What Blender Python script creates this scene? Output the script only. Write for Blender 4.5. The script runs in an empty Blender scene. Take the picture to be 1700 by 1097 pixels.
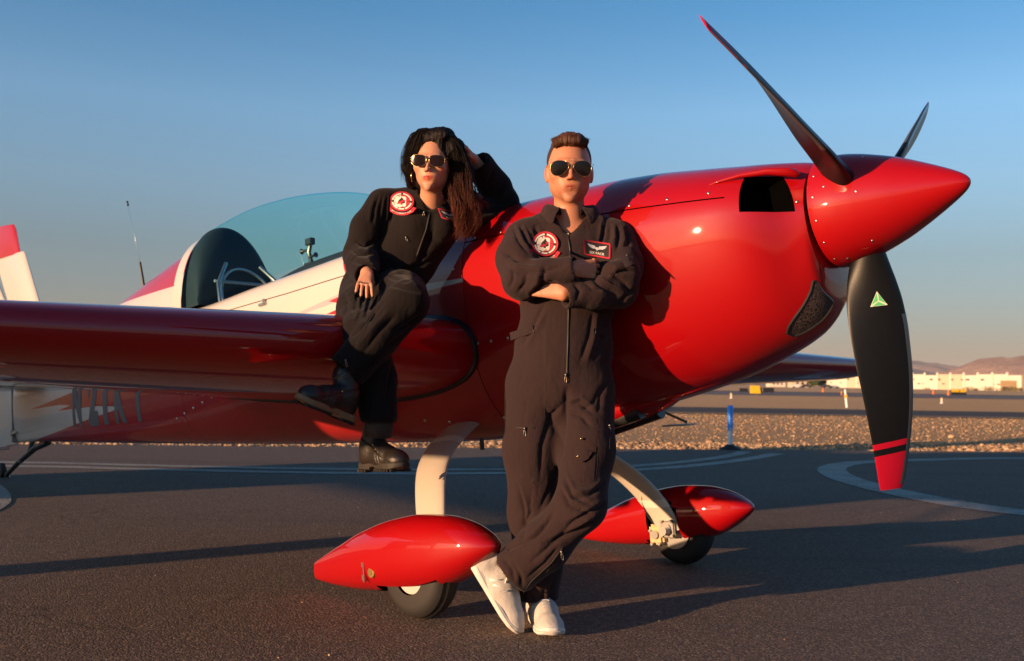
import bpy, bmesh, math, random
import numpy as np
from mathutils import Vector, Matrix
random.seed(7)
rng = np.random.default_rng(7)
SC = bpy.context.scene
COL = SC.collection
R = math.radians

# ------------------------------------------------------------------ camera
CAM_H = 0.8964
AL, RO = 0.0486, 0.0156            # pitch up, roll
FPX = 1723.4                       # focal length in pixels of a 1700 px wide frame
CR0 = Vector((1, 0, 0)); CU0 = Vector((0, -math.sin(AL), math.cos(AL))); CF = Vector((0, math.cos(AL), math.sin(AL)))
CR = CR0 * math.cos(RO) + CU0 * math.sin(RO)
CU = CU0 * math.cos(RO) - CR0 * math.sin(RO)
cam_d = bpy.data.cameras.new('camera'); cam = bpy.data.objects.new('camera', cam_d); COL.objects.link(cam)
cam_d.sensor_width = 36; cam_d.lens = FPX / 1700 * 36; cam_d.clip_end = 30000; cam_d.clip_start = 0.05
m = Matrix.Identity(4)
for i in range(3):
    m[i][0] = CR[i]; m[i][1] = CU[i]; m[i][2] = -CF[i]
m[2][3] = CAM_H
cam.matrix_world = m
cam_d.dof.use_dof = True; cam_d.dof.focus_distance = 3.9; cam_d.dof.aperture_fstop = 4.5
SC.camera = cam

# ------------------------------------------------------------------ sky and sun
SUN_AZ, SUN_EL = 234.0, 6.6          # azimuth clockwise from +Y, elevation
w = bpy.data.worlds.new("World"); SC.world = w; w.use_nodes = True
nt = w.node_tree; nt.nodes.clear()
sky = nt.nodes.new('ShaderNodeTexSky'); sky.sky_type = 'NISHITA'; sky.sun_disc = False
sky.sun_elevation = R(SUN_EL); sky.sun_rotation = R(SUN_AZ)
sky.air_density = 1.0; sky.dust_density = 1.2; sky.ozone_density = 2.0; sky.altitude = 600
bg = nt.nodes.new('ShaderNodeBackground'); out = nt.nodes.new('ShaderNodeOutputWorld')
bg.inputs['Strength'].default_value = 0.066
# graded by height only (the same all the way round): a dry desert sky, deeper blue overhead, dusty band low down
gm = nt.nodes.new('ShaderNodeNewGeometry'); sp0 = nt.nodes.new('ShaderNodeSeparateXYZ'); nt.links.new(gm.outputs['Incoming'], sp0.inputs[0])
ng = nt.nodes.new('ShaderNodeMath'); ng.operation = 'MULTIPLY'; ng.inputs[1].default_value = -1; nt.links.new(sp0.outputs[2], ng.inputs[0])
rp = nt.nodes.new('ShaderNodeValToRGB'); nt.links.new(ng.outputs[0], rp.inputs[0])
SK = [(0.0, (.37, .31, .40)), (.05, (.39, .37, .46)), (.12, (.45, .46, .50)), (.18, (.60, .66, .72)), (.25, (.66, .82, .92)), (.34, (.36, .70, .88)), (.6, (.22, .52, .72)), (1.0, (.18, .45, .68))]
els = rp.color_ramp.elements
while len(els) < len(SK): els.new(.5)
for e_, (p_, c_) in zip(els, SK): e_.position = p_; e_.color = c_ + (1,)
mxs = nt.nodes.new('ShaderNodeMix'); mxs.data_type = 'RGBA'; mxs.blend_type = 'MULTIPLY'; mxs.inputs[0].default_value = 1
nt.links.new(sky.outputs[0], mxs.inputs[6]); nt.links.new(rp.outputs[0], mxs.inputs[7])
dbl = nt.nodes.new('ShaderNodeVectorMath'); dbl.operation = 'SCALE'; dbl.inputs['Scale'].default_value = 2.0; nt.links.new(mxs.outputs[2], dbl.inputs[0])
nt.links.new(dbl.outputs[0], bg.inputs[0]); nt.links.new(bg.outputs[0], out.inputs[0])
sun_d = bpy.data.lights.new('sun', 'SUN'); sun = bpy.data.objects.new('sun', sun_d); COL.objects.link(sun)
sun_d.energy = 5.0; sun_d.angle = R(0.55); sun_d.color = (1.0, 0.60, 0.33)
TS = Vector((math.sin(R(SUN_AZ)) * math.cos(R(SUN_EL)), math.cos(R(SUN_AZ)) * math.cos(R(SUN_EL)), math.sin(R(SUN_EL))))
sun.rotation_euler = TS.to_track_quat('Z', 'Y').to_euler()
sun.location = TS * 50
vs = SC.view_settings
SC.display_settings.display_device = 'sRGB'
vs.view_transform = 'Standard'; vs.look = 'None'; vs.gamma = 1; vs.use_curve_mapping = False
vs.exposure = 1.05

# ------------------------------------------------------------------ helpers
def at(px, py, Y):
    """point on the ray through a photo pixel at world depth Y"""
    d = CF + CR * ((px - 850) / FPX) - CU * ((py - 548.5) / FPX)
    s = Y / d.y
    return Vector((d.x * s, Y, CAM_H + d.z * s))
def tag(o, label=None, cat=None, group=None, kind=None):
    if label: o['label'] = label
    if cat: o['category'] = cat
    if group: o['group'] = group
    if kind: o['kind'] = kind
    return o
def link(name, me, mat=None, parent=None, smooth=True):
    o = bpy.data.objects.new(name, me); COL.objects.link(o)
    if mat is not None:
        for mm in (mat if isinstance(mat, (list, tuple)) else [mat]): me.materials.append(mm)
    if smooth and len(me.polygons):
        me.polygons.foreach_set('use_smooth', [True] * len(me.polygons))
    if parent is not None: o.parent = parent
    return o
def mesh_np(verts, faces, name='m'):
    """verts Nx3; faces Mx3 or Mx4 array or list"""
    me = bpy.data.meshes.new(name)
    if isinstance(faces, np.ndarray):
        v = np.ascontiguousarray(verts, dtype=np.float32); f = np.ascontiguousarray(faces, dtype=np.int32)
        k = f.shape[1]
        me.vertices.add(len(v)); me.vertices.foreach_set('co', v.ravel())
        me.loops.add(f.size); me.loops.foreach_set('vertex_index', f.ravel())
        me.polygons.add(len(f)); me.polygons.foreach_set('loop_start', np.arange(0, f.size, k, dtype=np.int32))
        try: me.polygons.foreach_set('loop_total', np.full(len(f), k, dtype=np.int32))
        except Exception: pass
        me.update(calc_edges=True); me.validate()
    else:
        me.from_pydata([tuple(p) for p in verts], [], faces); me.update()
    return me
def bm_mesh(bm, name='m'):
    me = bpy.data.meshes.new(name); bmesh.ops.recalc_face_normals(bm, faces=bm.faces); bm.to_mesh(me); bm.free(); return me
def empty(name, loc, parent=None):
    o = bpy.data.objects.new(name, None); COL.objects.link(o); o.location = loc
    o.empty_display_size = .2
    if parent: o.parent = parent
    return o
def sharp(o, ang=40):
    """smooth shading broken at sharp edges"""
    me = o.data
    me.polygons.foreach_set('use_smooth', [True] * len(me.polygons))
    try: me.set_sharp_from_angle(angle=R(ang))
    except Exception: pass
    return o
def box_bm(bm, c, s, rot=None, bev=0):
    r = bmesh.ops.create_cube(bm, size=1.0)
    vv = r['verts']
    bmesh.ops.scale(bm, vec=s, verts=vv)
    if bev:
        ed = list({e for v in vv for e in v.link_edges})
        rr = bmesh.ops.bevel(bm, geom=ed, offset=bev, segments=2, affect='EDGES', clamp_overlap=True)
        vv = list({v for f in rr['faces'] for v in f.verts} | {v for v in vv if v.is_valid})
    if rot is not None: bmesh.ops.rotate(bm, verts=vv, matrix=rot)
    bmesh.ops.translate(bm, vec=c, verts=vv)
    return vv
def tube_np(path, rad, n=8, cap=True):
    """path list of Vectors, rad float or list -> verts, faces"""
    path = [Vector(p) for p in path]; N = len(path)
    if not isinstance(rad, (list, tuple, np.ndarray)): rad = [rad] * N
    V = []; F = []
    t0 = (path[1] - path[0]).normalized()
    ref = Vector((0, 0, 1)) if abs(t0.z) < .9 else Vector((1, 0, 0))
    nrm = t0.cross(ref).normalized()
    for i, p in enumerate(path):
        t = (path[min(i + 1, N - 1)] - path[max(i - 1, 0)]).normalized()
        nrm = (nrm - t * nrm.dot(t)).normalized(); b = t.cross(nrm)
        for k in range(n):
            a = 2 * math.pi * k / n
            V.append(p + (nrm * math.cos(a) + b * math.sin(a)) * rad[i])
    for i in range(N - 1):
        for k in range(n):
            k2 = (k + 1) % n
            F.append((i * n + k, i * n + k2, (i + 1) * n + k2, (i + 1) * n + k))
    if cap:
        F.append(tuple(range(n - 1, -1, -1))); F.append(tuple((N - 1) * n + k for k in range(n)))
    return V, F
def tube(name, path, rad, mat, parent=None, n=8):
    V, F = tube_np(path, rad, n); return sharp(link(name, mesh_np(V, F, name), mat, parent), 50)
def merge(parts):
    V = []; F = []
    for v, f in parts:
        o = len(V); V += list(v); F += [tuple(i + o for i in q) for q in f]
    return V, F
def lathe_np(prof, n=32, axis=0):
    """prof list of (a, r) -> revolve about axis 0(x)/1(y)/2(z)"""
    V = []; F = []
    for a, r in prof:
        for k in range(n):
            t = 2 * math.pi * k / n; c, s = r * math.cos(t), r * math.sin(t)
            V.append(((a, c, s), (s, a, c), (c, s, a))[axis])
    for i in range(len(prof) - 1):
        for k in range(n):
            k2 = (k + 1) % n
            F.append((i * n + k, i * n + k2, (i + 1) * n + k2, (i + 1) * n + k))
    return V, F
def fix_normals(me):
    bm = bmesh.new(); bm.from_mesh(me); bmesh.ops.recalc_face_normals(bm, faces=bm.faces); bm.to_mesh(me); bm.free(); return me
def hermite(xs, ys, q):
    """monotone-ish cubic interpolation"""
    xs = np.asarray(xs, float); ys = np.asarray(ys, float); q = np.asarray(q, float)
    if xs[0] > xs[-1]: xs = xs[::-1]; ys = ys[::-1]
    d = np.diff(ys) / np.diff(xs); mm = np.zeros(len(xs)); mm[0] = d[0]; mm[-1] = d[-1]
    for i in range(1, len(xs) - 1):
        if d[i - 1] * d[i] <= 0: mm[i] = 0
        else:
            h0 = xs[i] - xs[i - 1]; h1 = xs[i + 1] - xs[i]
            mm[i] = (h0 + h1) * 3 / ((2 * h1 + h0) / d[i - 1] + (h1 + 2 * h0) / d[i]) / 1.0
    i = np.clip(np.searchsorted(xs, q) - 1, 0, len(xs) - 2); h = xs[i + 1] - xs[i]; t = np.clip((q - xs[i]) / h, 0, 1)
    return (2*t**3-3*t**2+1)*ys[i] + (t**3-2*t**2+t)*h*mm[i] + (-2*t**3+3*t**2)*ys[i+1] + (t**3-t**2)*h*mm[i+1]

# ------------------------------------------------------------------ materials
class NT:
    def __init__(s, name):
        s.m = bpy.data.materials.new(name); s.m.use_nodes = True; s.t = s.m.node_tree; s.t.nodes.clear()
        s.o = s.n('ShaderNodeOutputMaterial'); s.b = s.n('ShaderNodeBsdfPrincipled'); s.l(s.b.outputs[0], s.o.inputs[0])
    def n(s, k, **kw):
        x = s.t.nodes.new(k)
        for a, b in kw.items(): setattr(x, a, b)
        return x
    def l(s, a, b): s.t.links.new(a, b)
    def val(s, sock, v):
        if hasattr(v, 'is_output') or isinstance(v, bpy.types.NodeSocket): s.l(v, sock)
        else: sock.default_value = v
    def math(s, op, a, b=None, c=None, clamp=False):
        x = s.n('ShaderNodeMath', operation=op); x.use_clamp = clamp
        s.val(x.inputs[0], a)
        if b is not None: s.val(x.inputs[1], b)
        if c is not None: s.val(x.inputs[2], c)
        return x.outputs[0]
    def obj(s):
        if not hasattr(s, '_tc'): s._tc = s.n('ShaderNodeTexCoord')
        return s._tc.outputs['Object']
    def xyz(s):
        if not hasattr(s, '_x'):
            x = s.n('ShaderNodeSeparateXYZ'); s.l(s.obj(), x.inputs[0]); s._x = x.outputs
        return s._x
    def noise(s, scale, det=3, rough=.5, vec=None, sc3=None):
        x = s.n('ShaderNodeTexNoise'); x.inputs['Scale'].default_value = scale; x.inputs['Detail'].default_value = det; x.inputs['Roughness'].default_value = rough
        v = vec or s.obj()
        if sc3:
            mp = s.n('ShaderNodeMapping'); mp.inputs['Scale'].default_value = sc3; s.l(v, mp.inputs[0]); v = mp.outputs[0]
        s.l(v, x.inputs['Vector']); return x.outputs['Fac']
    def ramp(s, fac, stops):
        x = s.n('ShaderNodeValToRGB'); e = x.color_ramp.elements
        while len(e) < len(stops): e.new(.5)
        for q, (p, c) in zip(e, stops): q.position = p; q.color = tuple(c) + (1,) if len(c) == 3 else c
        s.l(fac, x.inputs[0]); return x.outputs[0]
    def mix(s, fac, a, b, mode='MIX'):
        x = s.n('ShaderNodeMix', data_type='RGBA', blend_type=mode)
        s.val(x.inputs[0], fac)
        for i, c in ((6, a), (7, b)):
            if isinstance(c, (tuple, list)): x.inputs[i].default_value = tuple(c)[:3] + (1,)
            else: s.l(c, x.inputs[i])
        return x.outputs[2]
    def bump(s, h, strength=.3, dist=.01, prev=None):
        x = s.n('ShaderNodeBump'); x.inputs['Strength'].default_value = strength; x.inputs['Distance'].default_value = dist
        s.l(h, x.inputs['Height'])
        if prev is not None: s.l(prev, x.inputs['Normal'])
        s.l(x.outputs[0], s.b.inputs['Normal']); return x.outputs[0]
    def poly(s, cx, cy, pts, soft=.0015):
        """mask of a convex polygon in the plane (cx, cy); pts counter-clockwise"""
        r = None
        ar = sum(pts[i][0]*pts[(i+1) % len(pts)][1]-pts[(i+1) % len(pts)][0]*pts[i][1] for i in range(len(pts)))
        if ar < 0: pts = pts[::-1]
        for i in range(len(pts)):
            x0, y0 = pts[i]; x1, y1 = pts[(i + 1) % len(pts)]
            L = math.hypot(x1 - x0, y1 - y0); nx, ny = -(y1 - y0) / L, (x1 - x0) / L
            d = s.math('MULTIPLY_ADD', cx, nx, s.math('MULTIPLY_ADD', cy, ny, -(x0 * nx + y0 * ny)))
            r = d if r is None else s.math('MINIMUM', r, d)
        return s.math('MULTIPLY_ADD', r, 1 / (2 * soft), .5, clamp=True)
    def base(s, c, rough=.5, metal=0, coat=0, spec=.5):
        s.val(s.b.inputs['Base Color'], (tuple(c) + (1,)) if isinstance(c, (tuple, list)) else c)
        s.val(s.b.inputs['Roughness'], rough); s.b.inputs['Metallic'].default_value = metal
        s.b.inputs['Coat Weight'].default_value = coat; s.b.inputs['Coat Roughness'].default_value = .03
        s.b.inputs['Specular IOR Level'].default_value = spec
        return s
def simple(name, c, rough=.5, metal=0, coat=0, spec=.5, nz=.15, nscale=30, bump=0, bscale=200, bd=.002):
    t = NT(name)
    f = t.noise(nscale, 4)
    lo = tuple(x * (1 - nz) for x in c); hi = tuple(min(1, x * (1 + nz)) for x in c)
    t.base(t.mix(f, lo, hi), rough, metal, coat, spec)
    if bump: t.bump(t.noise(bscale, 3), bump, bd)
    return t.m
RED = (0.32, 0.001, 0.003); WHITE = (0.50, 0.48, 0.43)
def paint(name, c, coat=1.0, rough=.55):
    t = NT(name); f = t.noise(3.0, 5, .6); g = t.noise(60, 4, .6)
    col = t.mix(f, tuple(x * .92 for x in c), c)
    t.base(col, t.math('MULTIPLY_ADD', g, .1, rough - .05), 0, coat, .12)
    t.bump(t.noise(14, 2), .03, .004)
    return t.m
M_RED = paint('red_gloss_paint', RED)
M_WHITE = paint('white_gloss_paint', WHITE)
M_BLACKRUB = simple('black_rubber', (.016, .014, .013), .7, bump=.2, bscale=300)
M_SEAL = simple('black_seal', (.01, .01, .011), .4)
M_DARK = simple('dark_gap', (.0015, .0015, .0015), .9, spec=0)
M_STEEL = simple('brushed_steel', (.55, .53, .5), .3, 1.0, nz=.2)
M_ALU = simple('dull_aluminium', (.35, .36, .37), .4, 1.0, nz=.2)
M_GREY = simple('grey_vinyl', (.095, .10, .105), .5)
M_BLACKMET = simple('black_metal', (.02, .02, .022), .35)

# ------------------------------------------------------------------ ground, asphalt, paint
def sheet(name, pts, z, mat, kind='structure', th=0):
    V = [(x, y, z) for x, y in pts]
    return tag(link(name, mesh_np(V, [tuple(range(len(V)))]), mat, smooth=False), kind=kind)
t = NT('desert_sand')
n1 = t.noise(.12, 6, .6, sc3=(.35, 1, 1)); n2 = t.noise(4.0, 5, .7); n3 = t.noise(40, 4, .7)
c = t.mix(n1, (.60, .36, .175), (.72, .46, .24)); c = t.mix(t.math('MULTIPLY', n2, .5), c, (.46, .27, .13)); c = t.mix(t.math('MULTIPLY', n3, .35), c, (.78, .54, .30))
t.base(c, .95, spec=.1); t.bump(t.noise(9, 7, .8), 1.0, .12)
M_SAND = t.m
sheet('ground', [(-12000, -12000), (12000, -12000), (12000, 14000), (-12000, 14000)], -.045, M_SAND)

t = NT('asphalt')
v = t.n('ShaderNodeTexVoronoi'); v.inputs['Scale'].default_value = 125; t.l(t.obj(), v.inputs['Vector'])
sv = t.n('ShaderNodeSeparateColor'); t.l(v.outputs['Color'], sv.inputs[0])
agg = t.ramp(sv.outputs[0], [(0, (.072, .052, .042)), (.5, (.125, .088, .066)), (.82, (.19, .135, .098)), (1, (.34, .25, .18))])
big = t.noise(.6, 5, .6); mid = t.noise(5, 4, .6)
c = t.mix(t.math('MULTIPLY_ADD', big, .5, -.05), agg, (.15, .108, .08)); c = t.mix(t.math('MULTIPLY', mid, .25), c, (.06, .048, .042))
stn = t.ramp(t.noise(.9, 3, .5, sc3=(1, 1.6, 1)), [(0, (0, 0, 0)), (.62, (0, 0, 0)), (.72, (1, 1, 1)), (1, (1, 1, 1))]); c = t.mix(t.math('MULTIPLY', stn, .28), c, (.045, .038, .034))
trk = t.ramp(t.noise(.55, 2, .4, sc3=(.12, 2.6, 1)), [(0, (0, 0, 0)), (.60, (0, 0, 0)), (.66, (1, 1, 1)), (1, (1, 1, 1))]); c = t.mix(t.math('MULTIPLY', trk, .22), c, (.05, .042, .038))
# fine cracks
vw = t.n('ShaderNodeVectorMath', operation='ADD'); t.l(t.obj(), vw.inputs[0])
nn = t.n('ShaderNodeTexNoise'); nn.inputs['Scale'].default_value = 2.2; nn.inputs['Detail'].default_value = 5; t.l(t.obj(), nn.inputs['Vector']); 
sc_ = t.n('ShaderNodeVectorMath', operation='SCALE'); t.l(nn.outputs['Color'], sc_.inputs[0]); sc_.inputs['Scale'].default_value = .6; t.l(sc_.outputs[0], vw.inputs[1])
vc = t.n('ShaderNodeTexVoronoi', feature='DISTANCE_TO_EDGE'); vc.inputs['Scale'].default_value = .33; t.l(vw.outputs[0], vc.inputs['Vector'])
crk = t.math('LESS_THAN', vc.outputs['Distance'], .0022); crk = t.math('MULTIPLY', crk, t.math('GREATER_THAN', t.noise(.9, 2), .5))
c = t.mix(t.math('MULTIPLY', crk, .35), c, (.012, .011, .011))
t.base(c, .85, spec=.25)
h = t.math('ADD', t.math('MULTIPLY', v.outputs['Distance'], -.6), t.math('MULTIPLY', t.noise(230, 3), .5))
t.bump(h, 1.0, .0042)
M_ASPH = t.m
e0 = Vector((-5.36, 13.32)); e1 = Vector((7.24, 14.86)); ed = (e1 - e0).normalized()
eA = e0 - ed * 90; eB = e1 + ed * 90
# far edge of the asphalt is slightly ragged
pts = [(-90, -30), (95, -30)]
for i in range(261):
    q = eB.lerp(eA, i / 260)
    s = eB.lerp(eA, i / 260)
    pts.append((q.x, q.y + .03 * math.sin(i * 1.7) + .02 * math.sin(i * .37)))
sheet('apron', pts, 0.0, M_ASPH)
t = NT('road_asphalt'); t.base(t.mix(t.noise(.5, 4), (.055, .047, .045), (.085, .072, .066)), .9, spec=.2); M_ROAD = t.m
t = NT('runway_asphalt'); t.base(t.mix(t.noise(.2, 4), (.15, .13, .125), (.21, .185, .175)), .9, spec=.2); M_RUN = t.m
t = NT('packed_shoulder'); t.base(t.mix(t.noise(1.5, 5), (.36, .25, .155), (.45, .32, .21)), .95, spec=.1); M_SHO = t.m
sheet('shoulder', [(-400, 31.5), (400, 33.5), (400, 34.6), (-400, 32.6)], -.02, M_SHO)
sheet('service_road', [(-400, 32.8), (400, 34.8), (400, 42), (-400, 40)], -.016, M_ROAD)
sheet('taxiway', [(-900, 96), (900, 90), (900, 127), (-900, 140)], -.016, M_RUN)
sheet('shoulder', [(-900, 141), (900, 128), (900, 140), (-900, 160)], -.03, M_ROAD)

# worn paint on the asphalt
t = NT('worn_line_paint')
wv = t.n('ShaderNodeTexVoronoi'); wv.inputs['Scale'].default_value = 95; t.l(t.obj(), wv.inputs['Vector'])
sv = t.n('ShaderNodeSeparateColor'); t.l(wv.outputs['Color'], sv.inputs[0])
wear = t.math('ADD', t.math('MULTIPLY', t.noise(3, 5, .7), 1.1), t.math('MULTIPLY', sv.outputs[0], .35))
c = t.mix(t.math('GREATER_THAN', wear, .86), (.34, .32, .27), (.10, .09, .08)); c = t.mix(t.math('MULTIPLY', t.noise(25, 3), .5), c, (.26, .24, .2))
t.base(c, .8, spec=.3); t.bump(t.noise(200, 3), .5, .003)
M_LINE = t.m
def stripe(name, path, wd, z=.004, label=None):
    """painted band along a smoothed path of (x, y)"""
    P = [Vector(p) for p in path]
    for _ in range(3):
        Q = [P[0]]
        for a, b in zip(P[:-1], P[1:]): Q += [a.lerp(b, .25), a.lerp(b, .75)]
        P = Q + [P[-1]]
    V = []
    for i, p in enumerate(P):
        d = (P[min(i + 1, len(P) - 1)] - P[max(i - 1, 0)]).normalized(); nn = Vector((-d.y, d.x))
        ww = wd if not isinstance(wd, (list, tuple)) else wd[0] + (wd[1] - wd[0]) * i / (len(P) - 1)
        V += [(*(p + nn * ww / 2), z), (*(p - nn * ww / 2), z)]
    F = [(2*i, 2*i+1, 2*i+3, 2*i+2) for i in range(len(P) - 1)]
    return tag(link(name, mesh_np(V, F), M_LINE, smooth=False), kind='structure')
def gpt(px, py):
    d = CF + CR * ((px - 850) / FPX) - CU * ((py - 548.5) / FPX); s = -CAM_H / d.z
    return (d.x * s, d.y * s)
stripe('painted_line', [(-16, 8.9)] + [gpt(*p) for p in [(0, 772), (280, 780.5), (560, 786), (840, 786.5), (1020, 782.5), (1130, 775.5), (1210, 767), (1262, 759), (1290, 753)]], .20)
stripe('painted_line', [(-16, 9.6)] + [gpt(*p) for p in [(0, 766), (280, 774), (560, 779.5), (840, 780), (1000, 777), (1100, 770.5), (1170, 763), (1215, 756.5), (1237, 750)]], .18)
stripe('painted_line', [(14.5, 14.4)] + [gpt(*p) for p in [(1700, 760), (1560, 762.5), (1450, 766), (1400, 770), (1376, 778), (1392, 791), (1440, 806), (1500, 820), (1600, 839), (1700, 852)]] + [(5.2, 6.2), (7.6, 4.4)], [.22, .40])
stripe('painted_line', [gpt(*p) for p in [(-330, 765), (-190, 775), (-100, 790), (-64, 806), (-50, 822), (-58, 842), (-120, 862), (-260, 890)]], .55)

# gravel along the asphalt edge: real stones, one mesh
def rocks(name, n, xr, fun, sz, mat):
    ico = bmesh.new(); bmesh.ops.create_icosphere(ico, subdivisions=1, radius=1.0)
    bv = np.array([v.co[:] for v in ico.verts]); ico.faces.ensure_lookup_table(); bf = np.array([[v.index for v in f.verts] for f in ico.faces]); ico.free()
    x = rng.uniform(xr[0], xr[1], n); y = fun(x, rng.random(n))
    s = rng.lognormal(math.log(sz), .4, n); ang = rng.uniform(0, 6.28, n)
    nv = len(bv)
    P = bv[None] * (1 + rng.normal(0, .16, (n, nv, 1)))
    P = P * (s[:, None] * rng.uniform(.65, 1.3, (n, 3)) )[:, None, :] * np.array([1, 1, .65])
    ca, sa = np.cos(ang)[:, None], np.sin(ang)[:, None]
    X = P[..., 0] * ca - P[..., 1] * sa; Y = P[..., 0] * sa + P[..., 1] * ca
    P[..., 0] = X + x[:, None]; P[..., 1] = Y + y[:, None]; P[..., 2] += (-.04 + s * .25)[:, None]
    F = bf[None] + (np.arange(n) * nv)[:, None, None]
    return link(name, mesh_np(P.reshape(-1, 3), F.reshape(-1, 3)), mat, smooth=False)
t = NT('gravel_stone'); nn = t.n('ShaderNodeTexVoronoi'); nn.inputs['Scale'].default_value = 9; t.l(t.obj(), nn.inputs['Vector'])
sv = t.n('ShaderNodeSeparateColor'); t.l(nn.outputs['Color'], sv.inputs[0])
t.base(t.ramp(sv.outputs[1], [(0, (.20, .125, .07)), (.5, (.38, .24, .135)), (1, (.52, .37, .23))]), .9, spec=.2); M_STONE = t.m
edge = lambda x: 13.32 + (x + 5.36) * .1222
g1 = rocks('gravel', 22000, (-11, 14), lambda x, u: edge(x) + .05 + 2.1 * u ** 1.3, .018, M_STONE)
tag(g1, 'loose tan gravel beside the far edge of the asphalt', 'gravel', kind='stuff')
g2 = rocks('sparse_gravel', 24000, (-16, 26), lambda x, u: edge(x) + 1.4 + 17 * u, .0125, M_STONE)
tag(g2, 'scattered small stones on the sand beyond the gravel edge', 'gravel', kind='stuff')
g3 = rocks('loose_grit', 160, (-4, 8), lambda x, u: 2.6 + 10 * u, .0028, M_STONE)
g3.location.z = .041
tag(g3, 'fine loose grit scattered over the asphalt', 'grit', kind='stuff')

# ------------------------------------------------------------------ unseen shade caster added left of frame, trailer-shaped, to shadow apron and rear fuselage
def bbox0(name, mat, parent, size, loc, bev=0):
    bm = bmesh.new(); box_bm(bm, (0, 0, 0), size, bev=bev); o = link(name, bm_mesh(bm), mat, parent, smooth=False); o.location = loc; return o
sdir = Vector((-TS.x, -TS.y, 0)).normalized(); pdir = Vector((-sdir.y, sdir.x, 0))
caster_ = empty('shade_caster', sdir * -4.6 + pdir * 7.55); caster_.rotation_euler.z = math.atan2(pdir.y, pdir.x)
tag(caster_, 'unseen grey flat-topped shade caster on high axles, added left of the aircraft', 'trailer')
M_CASTER = simple('grey_caster_paint', (.25, .26, .27), .5)
bbox0('body', M_CASTER, caster_, (5.1, 1.3, .74), (0, 0, 1.42), .03); bbox0('roof', M_WHITE, caster_, (5.2, 1.4, .05), (0, 0, 1.815))
bbox0('caster_base', M_BLACKMET, caster_, (1.9, 1.2, .86), (1.55, 0, .60), .02)
bbox0('caster_leg', M_BLACKMET, caster_, (.30, .16, 1.03), (-2.35, 0, .53))
for x in (.95, 1.55, 2.15):
    for y in (-.62, .62):
        V, F = lathe_np([(-.09, 0), (-.09, .22), (-.07, .26), (.07, .26), (.09, .22), (.09, 0)], 24, 1)
        o = sharp(link('wheel', fix_normals(mesh_np(V, F)), M_BLACKRUB, caster_)); o.location = (x, y, .26)

# ------------------------------------------------------------------ hills
def hills(name, D, xs, hs, mat, depth, jag, seed):
    r = np.random.default_rng(seed)
    nx, ny = 260, 26
    X = np.linspace(xs[0], xs[-1], nx); H = np.interp(X, xs, hs)
    def n1(x, f, s): return np.interp(x * f, np.arange(4000), np.random.default_rng(s).random(4000))
    V = np.zeros((ny, nx, 3))
    off = -xs[0] + 10
    for j in range(ny):
        s = j / (ny - 1); prof = math.sin(s * math.pi / 2) ** .8
        k = (X + off)
        rid = 1 - np.abs(2 * n1(k + 40 * s * depth / 300, 14 / D * 4, seed + 1) - 1)
        rid2 = 1 - np.abs(2 * n1(k - 60 * s * depth / 300, 40 / D * 4, seed + 2 + j // 6) - 1)
        V[j, :, 0] = X + (rid - .5) * depth * .08 * (1 - s); V[j, :, 1] = D - depth * (1 - s)
        V[j, :, 2] = H * prof * (1 - (1 - s * .85) * jag * (1 - rid)) + H * .10 * (rid2 - .5) * (s + .2)
    V[0, :, 2] = -3
    F = [(j*nx+i, j*nx+i+1, (j+1)*nx+i+1, (j+1)*nx+i) for j in range(ny - 1) for i in range(nx - 1)]
    b = [(x, D + depth * .5, -3) for x in X]; V = np.concatenate([V.reshape(-1, 3), np.array(b)])
    o = ny * nx
    F += [((ny-1)*nx+i, (ny-1)*nx+i+1, o+i+1, o+i) for i in range(nx - 1)]
    return tag(link(name, mesh_np(V, F), mat), kind='structure')
t = NT('hill_rock'); a = t.noise(.004, 6, .65); b_ = t.noise(.02, 5, .7)
t.base(t.mix(b_, t.mix(a, (.26, .16, .13), (.42, .27, .21)), (.35, .23, .18)), 1, spec=0); t.bump(t.noise(.01, 6, .7), 1, 30)
M_HILL = t.m
def hx(px, D): return (px - 850) / FPX * D
D1, D2 = 4500, 9000
k1 = [(-3500, 10), (-1500, 60), (-600, 30), (300, 15), (900, 25), (hx(1470, D1), 22), (hx(1545, D1), 30), (hx(1577, D1), 72), (hx(1593, D1), 96), (hx(1619, D1), 126), (hx(1665, D1), 142), (hx(1700, D1), 132), (hx(1800, D1), 150), (hx(2000, D1), 110), (5500, 60)]
hills('hills', D1, [a for a, _ in k1], [b for _, b in k1], M_HILL, 1400, .55, 3)
k2 = [(-9000, 90), (-5000, 220), (-1000, 120), (1500, 180), (hx(1390, D2), 262), (hx(1420, D2), 248), (hx(1510, D2), 236), (hx(1551, D2), 200), (hx(1577, D2), 160), (hx(1700, D2), 130), (8500, 120), (10000, 60)]
hills('hills', D2, [a for a, _ in k2], [b for _, b in k2], M_HILL, 2200, .5, 11)

# ------------------------------------------------------------------ far buildings
M_PANEL_A = simple('cream_concrete', (.58, .53, .44), .8, nz=.08, nscale=.3)
M_PANEL_B = simple('tan_concrete', (.50, .41, .30), .8, nz=.08, nscale=.3)
M_WIN = simple('dark_glass', (.03, .025, .02), .25)
M_BROWN = simple('brown_panel', (.25, .17, .09), .8)
M_BLUEB = simple('blue_cladding', (.03, .09, .13), .5)
def bbox_obj(name, mat, parent, size, loc, bev=0):
    bm = bmesh.new(); box_bm(bm, (0, 0, 0), size, bev=bev)
    o = link(name, bm_mesh(bm), mat, parent, smooth=False); o.location = loc; return o
def copyobj(o, parent=None, name=None):
    c_ = o.copy(); COL.objects.link(c_)
    if parent is not None: c_.parent = parent
    return c_
fa = Vector((hx(1373, 620), 620, -.04)); fb = Vector((hx(1697, 480), 480, -.04))
L = (fb - fa).length; H = 7.7
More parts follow.
